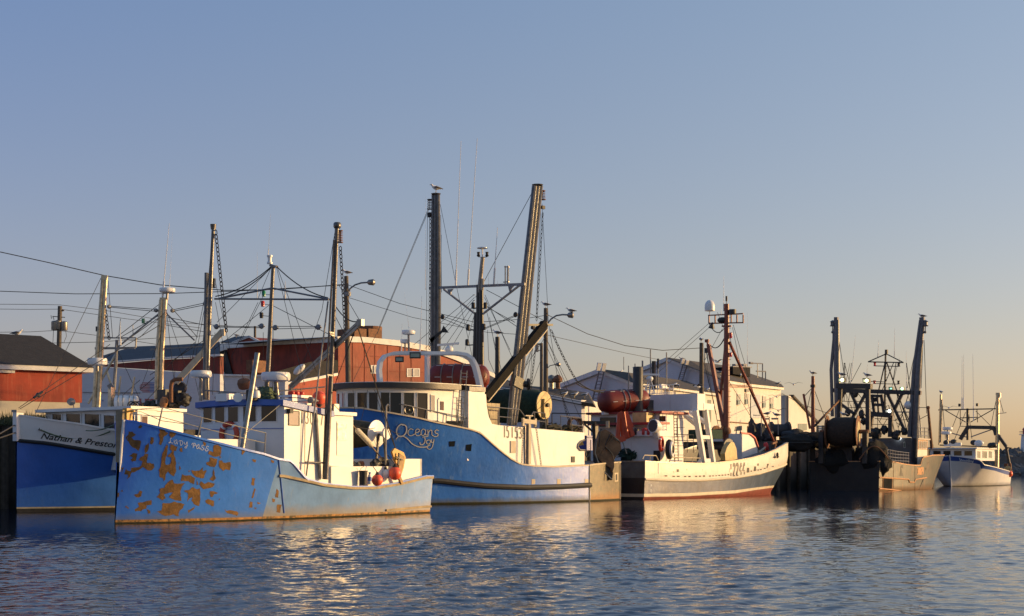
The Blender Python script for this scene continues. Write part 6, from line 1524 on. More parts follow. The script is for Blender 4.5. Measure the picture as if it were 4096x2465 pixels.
def f(m):
    for k, (ya, yb) in enumerate(((1797, 1812), (1812, 1822), (1826, 1834), (1838, 1846))): m.tube([gv(3545 if k else 3540, ya, -2.75), gv(3590, (ya+yb)/2+2, -2.9), gv(3636, yb, -2.95)], .03, 5)
    for i in range(9): x = 3550+i*10.5; m.tube([gv(x, 1796+i*2, -2.85), gv(x, 1848+i*1.6, -2.85)], .028, 5)
part(gt, 'bulwark_railing', mAlu, f)
# stern gantry
r = lambda x, y: gu(*c8(x, y), 2.0)
r2 = lambda x, y: gu(*c8(x, y), 6.0)
def f(m):
    m.beam(r(292, 872), r(702, 878), .5, .36)
    m.beam(r(330, 900), r(318, 1270), .26, .26); m.beam(r(658, 900), r(660, 1430), .28, .28)
part(gt, 'stern_gantry', mDark, f)
def f(m):
    m.beam(r2(248, 925), r2(1285, 955), .3, .3)
    for a_, b_ in (((455, 950), (540, 1130)), ((640, 950), (470, 1260)), ((885, 955), (1120, 1450)), ((1070, 955), (975, 1150)), ((340, 1090), (510, 1215)), ((390, 935), (320, 1040)), ((610, 935), (650, 1010)), ((1130, 948), (1060, 970))): m.beam(r2(*a_), r2(*b_), .2, .2)
part(gt, 'main_gantry', mDark, f)
part(gt, 'gantry_stay', mRust, lambda m: m.beam(r(330, 1030), gd(3257, 1706, 104.5), .12))
def f(m):
    m.beam(r2(690, 1205), r2(945, 1225), .7, .35); m.beam(r2(930, 1225), r2(925, 1480), .3, .3); m.beam(r2(700, 1225), r2(675, 1480), .3, .3)
    for x0, x1 in ((705, 735), (815, 850)): m.beam(r2(x0, 975), r2(x1, 1190), .2, .2)
    for y in (990, 1095): m.beam(r2(710, y), r2(835, y+4), .2, .2)
    m.beam(r2(770, 980), r2(785, 1190), .12, .12); m.box(r2(725, 1060), r2(775, 1010)+Vector((.2, 0, 0)))
part(gt, 'winch_frame', mDark, f)
def f(m):
    for x in (250, 262): m.tube([r2(x-20, 1235), r2(x-35, 680), r2(x+20, 95)], .09, 8)
part(gt, 'outrigger_mast', mG_ := mat('grey_mast_paint', (.1, .105, .12), .4, .25, 4, streak=.5, bump=.2), f)
def f(m):
    m.tube([r2(305, 1260), r2(288, 680), r2(290, 90)], [.26, .24, .18], 10); m.beam(r2(262, 90), r2(302, 90), .3, .4)
    for y in (470, 690, 860, 1090): m.beam(r2(262, y), r2(292, y), .06, .06)
part(gt, 'port_mast', mG_, f)
def f(m):
    m.tube([r2(1150, 1480), r2(1205, 700), r2(1285, 95)], [.16, .16, .14], 8); m.beam(r2(1275, 95), r2(1330, 90), .3, .4)
part(gt, 'outrigger_mast', mG_, f)
def f(m):
    m.tube([gd(3655, 1862, 110.8), r2(1215, 1480), r2(1255, 700), r2(1310, 95)], [.24, .24, .22, .14], 10)
    for y, x in ((490, 1275), (700, 1250), (900, 1235), (1112, 1218), (1345, 1200)): m.beam(r2(x-18, y), r2(x+22, y), .07, .07)
    m.beam(r2(1225, 948), r2(1290, 955), .3, .25)
part(gt, 'starboard_mast', mG_, f)
for x0, y0_, x1 in ((240, 105, 262), (1340, 105, 1325)):
    part(gt, 'hanging_lantern_block', mG_, lambda m: (m.lathe([(.2, 0), (.22, .05), (.16, .08), (.16, .3), (.22, .33), (.05, .45)], r2(x0, y0_+60), n=12), m.tube([r2(x0, y0_+62), r2(x0-3, y0_+130)], .04, 5), m.ball(r2(x0-3, y0_+130), .1)))
mG3 = mDark
def f(m):
    m.tube([r2(855, 1190), r2(868, 480)], .07, 6); m.tube([r2(785, 930), r2(860, 605)], .05, 6); m.tube([r2(1130, 1300), r2(1000, 930), r2(885, 605)], .05, 6)
    m.beam(r2(660, 587), r2(1080, 596), .08); m.beam(r2(660, 587), r2(875, 492), .07); m.beam(r2(1080, 596), r2(875, 492), .07)
    m.beam(r2(735, 635), r2(1030, 641), .06); m.beam(r2(680, 820), r2(860, 826), .05); m.beam(r2(735, 845), r2(1022, 852), .05); m.lathe([(.12, 0), (.12, .35)], r2(877, 500), n=8); m.box(r2(850, 612), r2(890, 596)+Vector((.1, 0, 0)))
    for i in range(14): y = 660+i*38; m.beam(r2(862, y), r2(885, y), .02)
part(gt, 'signal_mast', mDark, f)
for x, y in ((740, 622), (1026, 628), (735, 835), (1021, 838)): part(gt, 'navigation_light', mLampRed if x < 800 else mDark, lambda m: m.lathe([(.12, 0), (.08, .05), (.08, .2), (.12, .25)], r2(x, y+14), n=10))
def flood(x, y, w_, h, e, q_=r, col=(1, 1, .55)):
    a_ = q_(x, y); b_ = part(gt, 'floodlight', mDark, lambda m: m.hexa([q_(x-w_, y+h), q_(x+w_, y+h), q_(x+w_, y+h)+Vector((.4, 0, 0)), q_(x-w_, y+h)+Vector((.4, 0, 0)), q_(x-w_*1.1, y-h), q_(x+w_*.9, y-h), q_(x+w_*.9, y-h)+Vector((.3, 0, 0)), q_(x-w_*1.1, y-h)+Vector((.3, 0, 0))]))
    part(b_, 'lamp_glass', mat('floodlight_glass', (.3, .35, .2), .3, .2, 6, bump=0, emit=(*col, e*.12)), lambda m: m.prism([q_(x-w_*.85, y+h*.7), q_(x+w_*.85, y+h*.7), q_(x+w_*.8, y-h*.45), q_(x-w_*.85, y-h*.45)], (-.03, 0, 0)), smooth=False)
    part(b_, 'lamp_bulb', mat('floodlight_bulb', (.9, .9, .8), .4, .02, 2, bump=0, emit=(*col, e*.9)), lambda m: m.ball(q_(x+w_*.3, y+h*.1)+Vector((-.06, 0, 0)), .12 if e > 1 else .06, sc=(.3, 1, 1)))
flood(345, 800, 36, 26, 3); flood(635, 808, 38, 26, 3); flood(928, 903, 24, 18, 1, r2, (.4, 1, .7)); flood(1060, 905, 24, 18, 1.3, r2, (.6, 1, .5)); flood(905, 1170, 40, 22, 2, r2, (1, 1, .9))
x, y = c9([(437, 600)])[0]; part(gt, 'deck_light', mat('deck_lamp', (.9, .9, .9), .4, .02, 2, bump=0, emit=(.85, .95, 1, 1.6)), lambda m: m.ball(gu(x-5, y, w0.x-.75), .13))
part(gt, 'deck_light', bpy.data.materials['deck_lamp'], lambda m: m.ball(gu(x+6, y, w0.x-.75), .13))
for a_, b_ in (((510, 275), (455, 850)), ((652, 620), (645, 770)), ((785, 330), (775, 530)), ((975, 190), (972, 530)), ((1112, 460), (1118, 930)), ((1030, 535), (1030, 590)), ((777, 485), (777, 530))): whip(gt, r2(*b_), r2(*a_), .02)
part(gt, 'radome', mWhiteClean, lambda m: m.ball(r2(1138, 1102), .3)); part(gt, 'liferaft_rack', mGrey, lambda m: m.beam(r2(960, 1182), r2(1170, 1184), .07))
W_ = [(r2(310, 290), r2(375, 740)), (r2(1215, 480), r2(1125, 900)), (r2(1325, 330), r2(1355, 1200)), (r2(1318, 180), r2(1290, 900)), (r2(440, 950), r2(415, 1220)), (r2(340, 1055), r2(700, 1060)), (r2(340, 1130), r2(640, 1130)), (r2(540, 960), r2(700, 1180)),
      (r2(240, 240), r2(232, 600)), (r2(1010, 970), r2(1150, 1300)), (r2(700, 1330), r2(930, 1330)), (r2(740, 1260), r2(920, 1270)), (r2(960, 1280), r2(1240, 1270)), (r2(975, 1290), r2(1085, 1180)), (r2(770, 1260), r2(870, 1400)), (r2(890, 1260), r2(800, 1400)),
      (r2(1370, 1130), r2(1150, 1130)), (r2(1365, 1220), r2(1270, 1270)), (r2(1130, 1400), r2(1000, 1310)), (r2(480, 960), r2(500, 1200)), (gd(3480, 1800, 104), gd(3475, 1840, 104))]
wires(gt, W_, .022)
part(gt, 'bow_mast', mRust, lambda m: (m.tube([gd(3712, 1625, 118), gd(3727, 1795, 118)], [.1, .13], 8), m.ball(gd(3713, 1631, 118), .14)))
for a_, b_ in (((500, 950), (520, 975)), ((415, 1160), (420, 1215)), ((578, 1180), (585, 1230))): part(gt, 'pulley_block', mDark, lambda m: m.ball(r2((a_[0]+b_[0])/2, (a_[1]+b_[1])/2), .28, sc=(.5, .8, 1.1)))
# net drum over the stern
dc = gd(3432, 1727, 103.5); axn = FG.L(FG.O+Vector((.93, -.37, 0)))
t = part(gt, 'net_drum', mRust, lambda m: (m.lathe([(.9, -.04), (1.12, -.03), (1.12, .03), (.9, .05)], dc, axn, n=30), m.lathe([(.9, -.05), (1.15, -.03), (1.15, .03), (.9, .04)], dc-axn*2.1, axn, n=30), m.lathe([(.14, -2.6), (.14, .7)], dc, axn, n=12)))
part(t, 'drum_cheek', mat('worn_yellow_cheek', (.42, .36, .2), .7, .3, 5, spots=.6), lambda m: m.lathe([(.2, .05), (.72, .052), (.72, .06), (.2, .065)], dc, axn, n=20))
mWN = mat('rust_brown_net', (.035, .022, .014), .9, .4, 8, bump=1, bsc=30)
part(t, 'wound_net', mWN, lambda m: m.lathe([(.8, -2.0), (.98, -1.7), (1.02, -.9), (.99, -.2), (.85, -.08)], dc, axn, n=24))
for k_ in (.5, -2.5): part(gt, 'drum_post', mDark, lambda m: m.beam(dc+axn*k_+Vector((0, 0, -2.2)), dc+axn*k_, .35, .35))
part(gt, 'stern_ramp_side', mG2, lambda m: (m.box((-.02, 2.5, 1.4), (1.2, 2.1, 3.6)), m.box((-.02, 1.0, 1.3), (1.6, -.6, 3.1))))
hp = gd(3492, 1850, 103.6)
random.seed(4)
t = thing(FG, 'net_pile', 'great black pile of trawl net hanging over the stern corner of the rusty trawler', 'net', hp)
mNK = mat('black_net', (.012, .011, .01), .95, .4, 8, bump=1, bsc=25)
sx = FG.L(FG.O+Vector((1, 0, 0)))
def f(m):
    lump(m, sx*-.1+Vector((.3, 0, .45)), 1.15, .75, 1.0, .35, 26, 16, 3, ax=sx); lump(m, sx*.55+Vector((0, 0, -.1)), .65, .5, .75, .4, 18, 12, 8, ax=sx)
part(t, 'bundle', mNK, f)
part(t, 'float_line', mRust, lambda m: m.tube([sx*(-1.0+2*i/12)+Vector((-.4, -.2, .2+.9*math.sin(i/12*3.1))) for i in range(13)], .05, 6))
part(t, 'hanging_line', mRope, lambda m: m.tube([gd(3538, 1845, 102.8)-hp, gd(3540, 1868, 102.8)-hp, gd(3549, 1872, 102.8)-hp, gd(3554, 1850, 102.8)-hp], .04, 6))
t = thing(FG, 'net_pile', 'black net bunched on the trawler stern under the big rusty drum', 'net', gd(3380, 1850, 104.4))
part(t, 'bundle', mNK, lambda m: lump(m, Vector((.5, 0, .2)), 1.9, .6, .8, .4, 26, 14, 5, ax=sx))

random.seed(77)
for i in range(34):   # dense running rigging between the gantries
    x0 = random.uniform(300, 1200); x1 = x0+random.uniform(-140, 140); y0 = random.choice((600, 950, 950, 960, 1100)); y1 = y0+random.uniform(180, 480)
    wires(gt, [(r2(x0, y0), r2(x1, min(y1, 1440)))], random.choice((.015, .02, .03)), 'running_rigging')
for x, y, r_0 in ((580, 1230, .2), (610, 1290, .22), (850, 1395, .25), (760, 1440, .35), (1000, 1455, .3), (1085, 1410, .22), (425, 1190, .16)):
    part(gt, 'winch_gear', mDark, lambda m: lump(m, r2(x, y), r_0, r_0, r_0*1.2, .5, seed=x))
# =============== far right boat, bow towards us ===============
FB = Frame((36.6+12*math.cos(R(58)), 125+12*math.sin(R(58))), 238)
bv, bu, bdp = FB.v, FB.u, FB.d
e8 = lambda x, y: (3650+x/1.9776, 1250+y/1.9776)
mB1 = mat('pale_hull_paint', (.68, .66, .63), .35, .08, .8, streak=.25, scol=(.4, .34, .26), bump=.1, rvar=.35, coat=.6, zdirt=(0, .3, (.2, .18, .14), .6))
mB2 = mat('blue_band', (.035, .08, .3), .4, .15, 1, streak=.3, scol=(.2, .25, .35))
BS = [e8(*p) for p in ((150, 1150), (302, 1131), (380, 1140), (490, 1157), (540, 1168), (562, 1202), (650, 1222), (740, 1247), (790, 1262), (830, 1268))]
HB = Hull(FB, 1, (0, 12), (0, 12.6), [(0, 1.9), (.4, 2.1), (.65, 1.8), (.82, 1.15), (.94, .4), (1, .02)], [(0, 2.0), (.4, 2.5), (.65, 2.6), (.82, 2.55), (.92, 1.95), (.97, 1.15), (1, .06)], BS, p=1.0, N=50)
wb = empty('fishing_boat', FB.O, FB.a, 'small white fishing boat with a blue gunwale band, farthest right, bow towards us', 'fishing boat')
lv_ = HB.level([e8(*p) for p in ((150, 1195), (310, 1172), (400, 1180), (480, 1192), (545, 1205), (562, 1236), (650, 1252), (740, 1282), (790, 1292))])
HB.build('hull', wb, [.05, lv_], [mWeed, mB1, mB2], lambda t: HB.zs(t)-.15 if t > .6 else max(HB.zs(t)-.8, .7), mDeck, inmat=mWhite, capmat=mWhite)
m = M()
sc_ = [(372, 1152), (378, 1176), (386, 1160), (392, 1176), (400, 1166), (408, 1178), (414, 1168), (424, 1180), (430, 1166), (440, 1182), (446, 1162), (452, 1182), (462, 1172), (470, 1184), (480, 1172), (474, 1190)]
ribbon(m, lambda x, y: HB.at(x, y, .02), [e8(*p) for p in sc_], 2.4); m.build('painted_script', mScript, wb, smooth=False)
part(wb, 'stem_band', mWhiteClean, lambda m: m.tube([HB.surf(1, HB.zs(1)*q)+Vector((.02, 0, 0)) for q in (1.02, .8, .5, .25, 0)], .045, 6))
uf = bv(3903, 1793, 1.9).x; zt = bu(3830, 1796, uf).z; ub = bv(3979, 1800, 1.9).x
part(wb, 'wheelhouse', mWhite, lambda m: slab(m, [(uf, 1.9), (uf+.15, 0), (uf, -1.9), (ub, -1.9), (ub, 1.9)], 2.15, zt), smooth=False)
part(wb, 'roof', mWhite, lambda m: slab(m, [(uf+.25, 2.05), (uf+.4, 0), (uf+.25, -2.05), (ub-.2, -2.05), (ub-.2, 2.05)], zt, zt+.1), smooth=False)
def bf(v, z): return Vector((uf+.155-abs(v)*.079, v, z))
za, zb_ = bu(3830, 1803, uf).z, bu(3830, 1824, uf).z
for a_, b_ in ((1.65, .95), (.8, .1), (-.1, -.8), (-.95, -1.65)):
    pane(wb, [bf(a_, zb_), bf(b_, zb_), bf(b_, za), bf(a_, za)], (1, 0, 0), fw=.04)
S = lambda x, y: bv(x, y, 1.905)
for x0, x1 in ((3909, 3921), (3929, 3947), (3955, 3967)): pane(wb, [S(x0, 1832), S(x1, 1834), S(x1, 1806), S(x0, 1804)], (0, 1, 0), fw=.04, glass=mGlassG)
qb = lambda x, y: bu(*e8(x, y), 4.5)
def f(m):
    m.tube([qb(436, 1010), qb(436, 760)], .12, 8); m.beam(qb(205, 772), qb(680, 762), .1); m.beam(qb(375, 835), qb(510, 830), .08); m.beam(qb(378, 770), qb(378, 900), .06); m.beam(qb(378, 900), qb(430, 903), .06)
    m.beam(qb(510, 765), qb(515, 870), .06); m.beam(qb(260, 775), qb(420, 868), .07); m.beam(qb(635, 770), qb(460, 868), .07); m.lathe([(.12, 0), (.12, .25)], qb(372, 745), n=8); m.lathe([(.12, 0), (.12, .25)], qb(512, 742), n=8)
part(wb, 'signal_mast', mDark, f)
part(wb, 'outrigger_mast', mGold, lambda m: (m.tube([qb(212, 1035), qb(224, 650)], .1, 8), m.tube([qb(225, 1030), qb(234, 690)], .06, 6)))
part(wb, 'outrigger_mast', mGold, lambda m: (m.tube([qb(668, 1225), qb(675, 645)], .17, 8), m.tube([qb(655, 1215), qb(665, 690)], .06, 6), m.beam(qb(660, 645), qb(690, 645), .2), m.lathe([(.12, 0), (.12, .4)], qb(688, 675), n=8), m.beam(qb(685, 800), qb(745, 793), .06)))
def f(m):
    m.beam(qb(378, 1005), qb(440, 905), .3, .3); m.beam(qb(440, 908), qb(650, 912), .5, .3); m.beam(qb(645, 905), qb(662, 970), .3, .3); m.beam(qb(672, 965), qb(740, 1060), .25, .25); m.beam(qb(740, 1060), qb(765, 1195), .2, .2); m.beam(qb(740, 1070), qb(785, 1075), .12)
part(wb, 'gallows', mDark, f)
part(wb, 'mast_strut', mGrey, lambda m: m.beam(qb(295, 952), qb(440, 990), .09)); part(wb, 'mast_strut', mGrey, lambda m: m.beam(qb(630, 925), qb(462, 985), .09)); part(wb, 'mast_strut', mGrey, lambda m: m.beam(qb(600, 905), qb(700, 980), .07))
radar(wb, bu(*e8(278, 921), 9), .42, .3, bu(*e8(280, 1010), 9)); radar(wb, bu(*e8(268, 955), 9), .42, .3, bu(*e8(280, 1040), 9))
for a_, b_ in (((405, 335), (405, 768)), ((477, 330), (484, 860)), ((392, 345), (392, 768))): whip(wb, qb(*b_), qb(*a_), .03)
part(wb, 'roof_gear', mDark, lambda m: [m.ball(bu(*e8(x, y), 7.5), .3, sc=(1, 1, .8)) for x, y in ((270, 1030), (325, 1025), (485, 1030), (640, 1050), (620, 1052))]+[m.beam(bu(*e8(215, 1050), 7.5), bu(*e8(650, 1065), 7.5), .1)])
part(wb, 'roof_rack', mWhite, lambda m: (m.box(bu(*e8(255, 1060), 7.4), bu(*e8(390, 1030), 7.4)+Vector((.3, 0, 0))), m.ball(bu(*e8(525, 1035), 7.6), .35, sc=(1, 1.2, .8))))
part(wb, 'bow_rail', mAlu, lambda m: m.tube([bu(*e8(215, 1110), 9.5), bdp(*e8(302, 1062), 126), bdp(*e8(420, 1095), 127), bdp(*e8(545, 1150), 129)], .03, 5))
wires(wb, [(qb(368, 775), qb(300, 950)), (qb(235, 700), qb(260, 1000)), (qb(660, 700), qb(620, 900)), (qb(690, 690), qb(718, 790)), (qb(500, 780), qb(620, 900)), (qb(420, 790), qb(330, 1010)), (qb(225, 660), qb(205, 1050)), (qb(440, 760), qb(470, 1000))], .025)
part(wb, 'stern_winch', mDrumY, lambda m: m.lathe([(.2, -.3), (.34, -.25), (.34, .25), (.2, .3)], bdp(*e8(755, 1245), 134), (1, .3, 0), n=16))
part(wb, 'stern_gear', mRust, lambda m: (m.beam(bdp(*e8(772, 1190), 134.5), bdp(*e8(785, 1290), 134.5), .15), m.box(bdp(*e8(725, 1220), 134.5), bdp(*e8(760, 1195), 134.5)+Vector((.3, 0, 0)))))
ballbuoy(FB, bdp(*e8(768, 1277), 133.4), .28, 'red buoy at the stern of the farthest right white boat', bdp(*e8(768, 1240), 133.4))
# lighthouse on the breakwater end
lh_ = empty('lighthouse', (P(4103, 1800, 256).x, 256, 4.4), 0, 'small white lighthouse with a red lantern at the right edge of the breakwater', 'lighthouse')
part(lh_, 'tower', mWhite, lambda m: m.lathe([(1.0, -1), (.75, 2.5)], (0, 0, 0), n=8)); part(lh_, 'gallery', mWhite, lambda m: m.lathe([(1.1, 2.5), (1.1, 2.62)], (0, 0, 0), n=12)); part(lh_, 'lantern', mRed, lambda m: m.lathe([(.5, 2.62), (.5, 3.4), (.62, 3.45), (.1, 4.0)], (0, 0, 0), n=10))
part(lh_, 'gallery_rail', mGrey, lambda m: (m.torus((0, 0, 3.1), (0, 0, 1), 1.05, .03, 16, 4), m.torus((0, 0, 2.85), (0, 0, 1), 1.05, .03, 16, 4)))
# =============== buildings on the quay ===============
class Bd:
    """wall frame: x along the wall (left to right), y away from the viewer side"""
    def __init__(s, px0, d0, px1, d1):
        a = P(px0, HY, d0); b = P(px1, HY, d1); s.a = math.atan2(b.y-a.y, b.x-a.x); s.f = Frame((a.x, a.y), math.degrees(s.a)); s.len = math.hypot(b.x-a.x, b.y-a.y)
    def w(s, px, py, off=0): return s.f.v(px, py, off)
    def e(s, name, label, cat): return empty(name, s.f.O, s.f.a, label, cat)
mRedW = mat('faded_red_boards', (.3, .036, .014), .7, .35, .9, streak=.8, scol=(.42, .14, .07), sth=.5, bump=.3, spots=.7, pcol=(.5, .25, .14), psc=6, pth=.64)
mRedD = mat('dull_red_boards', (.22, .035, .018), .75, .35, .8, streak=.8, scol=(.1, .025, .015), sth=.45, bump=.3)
mRedP = mat('red_plywood_panels', (.25, .045, .02), .7, .35, .5, streak=.85, scol=(.36, .13, .07), sth=.5, bump=.3)
mCream = mat('cream_foundation', (.5, .45, .35), .8, .15, 1, streak=.4)
mTrimW = mat('white_trim_boards', (.66, .64, .6), .6, .15, 2, streak=.5, scol=(.3, .27, .22))
mShing = mat('dark_shingles', (.022, .02, .018), .9, .35, 3, bump=.8, bsc=8)
mShingG = mat('grey_shingles', (.075, .065, .055), .9, .3, 2, bump=.8, bsc=8)
mSlate = mat('slate_blue_roof', (.05, .055, .065), .8, .2, 2, bump=.3)
mSid = mat('white_siding', (.6, .6, .62), .6, .06, 1, streak=.25, scol=(.3, .3, .3), bump=0, panel=('Z', 1.6, .5))
mSidV = mat('white_ribbed_siding', (.66, .63, .58), .6, .06, 1, bump=0, panel=('X', 1.4, .6))
mPlain = mat('plain_white_wall', (.62, .58, .52), .7, .08, .6, streak=.35, scol=(.4, .3, .2), bump=.1)
def quad(parent, name, mt, pts, th=(0, .15, 0)): return part(parent, name, mt, lambda m: m.prism(pts, th), smooth=False)
Z0 = QZ-.05
def down(p): return Vector((p[0], p[1], Z0))
# red shed at the far left
b = Bd(-80, 71.5, 328, 74.5); o = b.e('red_shed', 'weathered red shed with cream base and dark hipped roof at the far left', 'shed')
w = b.w; zt = w(0, 1468).z; zc = w(0, 1603).z; L = w(328, 1500).x
part(o, 'wall', mRedW, lambda m: (m.box((0, 0, zc), (L, 9, zt))), smooth=False)
part(o, 'foundation', mCream, lambda m: m.box((.02, .02, Z0), (L-.1, 8.9, zc)), smooth=False)
part(o, 'fascia', mTrimW, lambda m: m.box((-.3, -.35, zt-.12), (L+.45, 9.3, zt+.12)), smooth=False)
rz = 1.8+(HY-1352)*79/6000; rx = b.f.d(108, 1355, 79.5).x
part(o, 'roof', mShing, lambda m: m.add([(-.35, -.4, zt+.12), (L+.5, -.4, zt+.12), (L+.5, 9.4, zt+.12), (-.35, 9.4, zt+.12), (-.3, 4.5, rz), (rx, 4.5, rz)], [(0, 1, 5, 4), (1, 2, 5), (2, 3, 4, 5), (3, 0, 4), (3, 2, 1, 0)]), smooth=False)
part(o, 'strip_lamp', mTrimW, lambda m: (m.beam(w(-20, 1484, -.12), w(48, 1487, -.12), .14, .14), m.box(w(46, 1492, -.2), w(56, 1478, -.05))))
# white siding warehouse with striped emblem
b = Bd(318, 97, 880, 90); o = b.e('warehouse', 'long white sided warehouse in shade with a striped oval emblem behind the left boats', 'warehouse')
w = b.w
tp = [w(318, 1462), w(428, 1469), w(620, 1483), w(754, 1490), w(880, 1497)]
quad(o, 'wall', mSid, [down(tp[0]), down(tp[-1])]+tp[::-1], (0, .3, 0))
quad(o, 'red_gable_band', mRedD, [w(318, 1461, .1), w(880, 1496, .1), w(880, 1428, .1), w(620, 1441, .1), w(428, 1458, .1), w(318, 1459, .1)], (0, .3, 0))
quad(o, 'trim_board', mTrimW, [w(330, 1459, -.05), w(428, 1452, -.05), w(620, 1437, -.05), w(880, 1424, -.05), w(880, 1416, -.05), w(620, 1431, -.05), w(428, 1446, -.05), w(330, 1456, -.05)], (0, .3, 0))
lo_ = [(330, 1457), (428, 1446), (620, 1431), (754, 1423), (880, 1416)]; hi_ = [(395, 1428), (470, 1404), (545, 1386), (700, 1380), (880, 1368)]
m = M()
for (a0, a1), (b0, b1) in zip(zip(lo_, lo_[1:]), zip(hi_, hi_[1:])): m.add([w(*a0, .3), w(*a1, .3), w(*b1, 5), w(*b0, 5)], [(0, 1, 2, 3)])
m.build('roof', mSlate, o, smooth=False)
part(o, 'dark_band', mGrey, lambda m: m.beam(w(330, 1570, -.03), w(560, 1572, -.03), .05, .06))
mES = {'r': mat('emblem_red', (.35, .08, .08), .6, .1, 3, bump=0), 'b': mat('emblem_blue', (.06, .1, .3), .6, .1, 3, bump=0)}
for k_, cx, rx_ in (('r', 590, 32), ('b', 622, 34)):
    m = M()
    for i in range(7):
        y = 1532+i*6; hw = rx_*math.sqrt(max(.05, 1-((y-1550)/24)**2))
        for t_ in (0, 1):
            x0, x1 = (cx-hw, min(cx+hw, 600)) if k_ == 'r' else (max(cx-hw, 590), cx+hw)
        m.prism([w(x0, y+1.6, -.02), w(x1, y+1.6, -.02), w(x1, y-1.6, -.02), w(x0, y-1.6, -.02)], (0, .015, 0))
    m.build('emblem_stripes', mES[k_], o, smooth=False)
m = M(); lettering(m, lambda x, y: w(x, y, -.03), 'LFS', 556, 1622, 618, 1624, 27, bold=.03); m.build('wall_lettering', mES['r'], o, smooth=False)
m = M(); lettering(m, lambda x, y: w(x, y, -.03), 'R I B', 388, 1606, 414, 1606, 6, bold=.01); m.build('small_lettering', mES['b'], o, smooth=False)
# large red building with bowed roof
b = Bd(1353, 118, 1995, 131); o = b.e('red_warehouse', 'large red panelled warehouse with a bowed white roof edge and brown roof vent', 'warehouse')
w = b.w
top = [(1353, 1368), (1406, 1369), (1470, 1371), (1527, 1377), (1600, 1385), (1730, 1408), (1800, 1432), (1867, 1458), (1941, 1492), (1995, 1520)]
quad(o, 'wall', mRedP, [down(w(1353, 1700)), down(w(1995, 1700))]+[w(*p) for p in top[::-1]], (0, .3, 0))
ft = [(1350, 1346), (1406, 1346), (1470, 1349), (1527, 1355), (1600, 1362), (1730, 1386), (1800, 1411), (1867, 1440), (1941, 1476), (1995, 1503)]
quad(o, 'fascia', mTrimW, [w(x, y, -.15) for x, y in top]+[w(x, y, -.15) for x, y in ft[::-1]], (0, .5, 0))
part(o, 'roof', mSlate, lambda m: [m.add([w(*p, -.1) for p in q_]+[w(*p, -.1)+Vector((-4, 10, -.3)) for p in q_], [(0, 1, 3, 2)]) for q_ in zip(ft, ft[1:])], smooth=False)
for x0, x1, y0, y1 in ((1483, 1512, 1461, 1495), (1627, 1679, 1474, 1508)):
    f_ = pane(o, [w(x0, y1, -.02), w(x1, y1, -.02), w(x1, y0, -.02), w(x0, y0, -.02)], (0, -1, 0), frame=mTrimW, glass=mGlassG, fw=.12)
    part(f_, 'mullion', mTrimW, lambda m: m.beam(w((x0+x1)/2, y1, -.04), w((x0+x1)/2, y0, -.04), .1))
for x in (1410, 1458, 1500, 1550, 1600, 1645, 1700): part(o, 'panel_seam', mRedD, lambda m: m.beam(w(x, 1560, -.01), w(x, 1372+(x-1400)*.08, -.01), .05, .03))
for y, x0, x1 in ((1466, 1353, 1480), (1486, 1560, 1700), (1425, 1480, 1560)): part(o, 'panel_seam', mRedD, lambda m: m.beam(w(x0, y, -.01), w(x1, y+4, -.01), .03, .05))
part(o, 'roof_vent', mRust, lambda m: (m.box(w(1418, 1349, 2), w(1528, 1322, 2)+Vector((0, 2.2, 0))), m.lathe([(1.0, 0), (1.0, .3)], w(1480, 1322, 3), n=14), m.box(w(1474, 1349, 1.9), w(1526, 1319, 1.9)+Vector((0, .4, 0)))), smooth=False)
b2 = Bd(770, 127, 1353, 118); q_ = lambda x, y, off=0: b.f.L(b2.f.W(b2.f.v(x, y, off)))
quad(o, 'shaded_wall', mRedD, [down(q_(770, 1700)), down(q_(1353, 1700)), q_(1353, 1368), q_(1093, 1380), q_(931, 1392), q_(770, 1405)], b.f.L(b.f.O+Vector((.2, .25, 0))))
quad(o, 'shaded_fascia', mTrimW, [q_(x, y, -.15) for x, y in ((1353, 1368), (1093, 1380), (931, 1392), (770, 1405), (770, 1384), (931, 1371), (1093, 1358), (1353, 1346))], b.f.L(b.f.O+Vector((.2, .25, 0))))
quad(o, 'opening', mBlack, [q_(x, y, -.2) for x, y in ((862, 1400), (905, 1404), (930, 1500), (925, 1560), (862, 1560))], b.f.L(b.f.O+Vector((.05, .08, 0))))
part(o, 'valley_fascia', mTrimW, lambda m: m.beam(q_(790, 1425, -.5), q_(905, 1392, -.5), .2, .3)); part(o, 'valley_fascia', mTrimW, lambda m: m.beam(q_(848, 1408, -.5), q_(894, 1500, -.5), .2, .2))
# lean-to with black roof before it
b = Bd(1135, 112, 1345, 117); o = b.e('lean_to', 'low red lean-to with white edge and black roof in front of the red warehouse', 'shed'); w = b.w
quad(o, 'wall', mRedW, [down(w(1060, 1700)), down(w(1352, 1700)), w(1352, 1502), w(1160, 1538), w(1060, 1556)], (0, .3, 0))
quad(o, 'fascia', mTrimW, [w(1150, 1540, -.2), w(1352, 1503, -.2), w(1352, 1492, -.2), w(1150, 1530, -.2)], (0, .3, 0))
quad(o, 'roof', mShing, [w(1080, 1548, .1), w(1352, 1495, .1), w(1352, 1440, .6), w(1240, 1448, .6), (w(1060, 1500, .6))], (0, .3, -.2))
b = Bd(895, 108, 1140, 104); o = b.e('white_shed', 'low white shed in shade between the lean-to and the striped emblem warehouse', 'shed'); w = b.w
quad(o, 'wall', mSid, [down(w(890, 1700)), down(w(1140, 1700)), w(1140, 1508), w(890, 1502)], (0, .3, 0)); part(o, 'coping', mTrimW, lambda m: m.beam(w(888, 1500, -.05), w(1142, 1506, -.05), .3, .12))
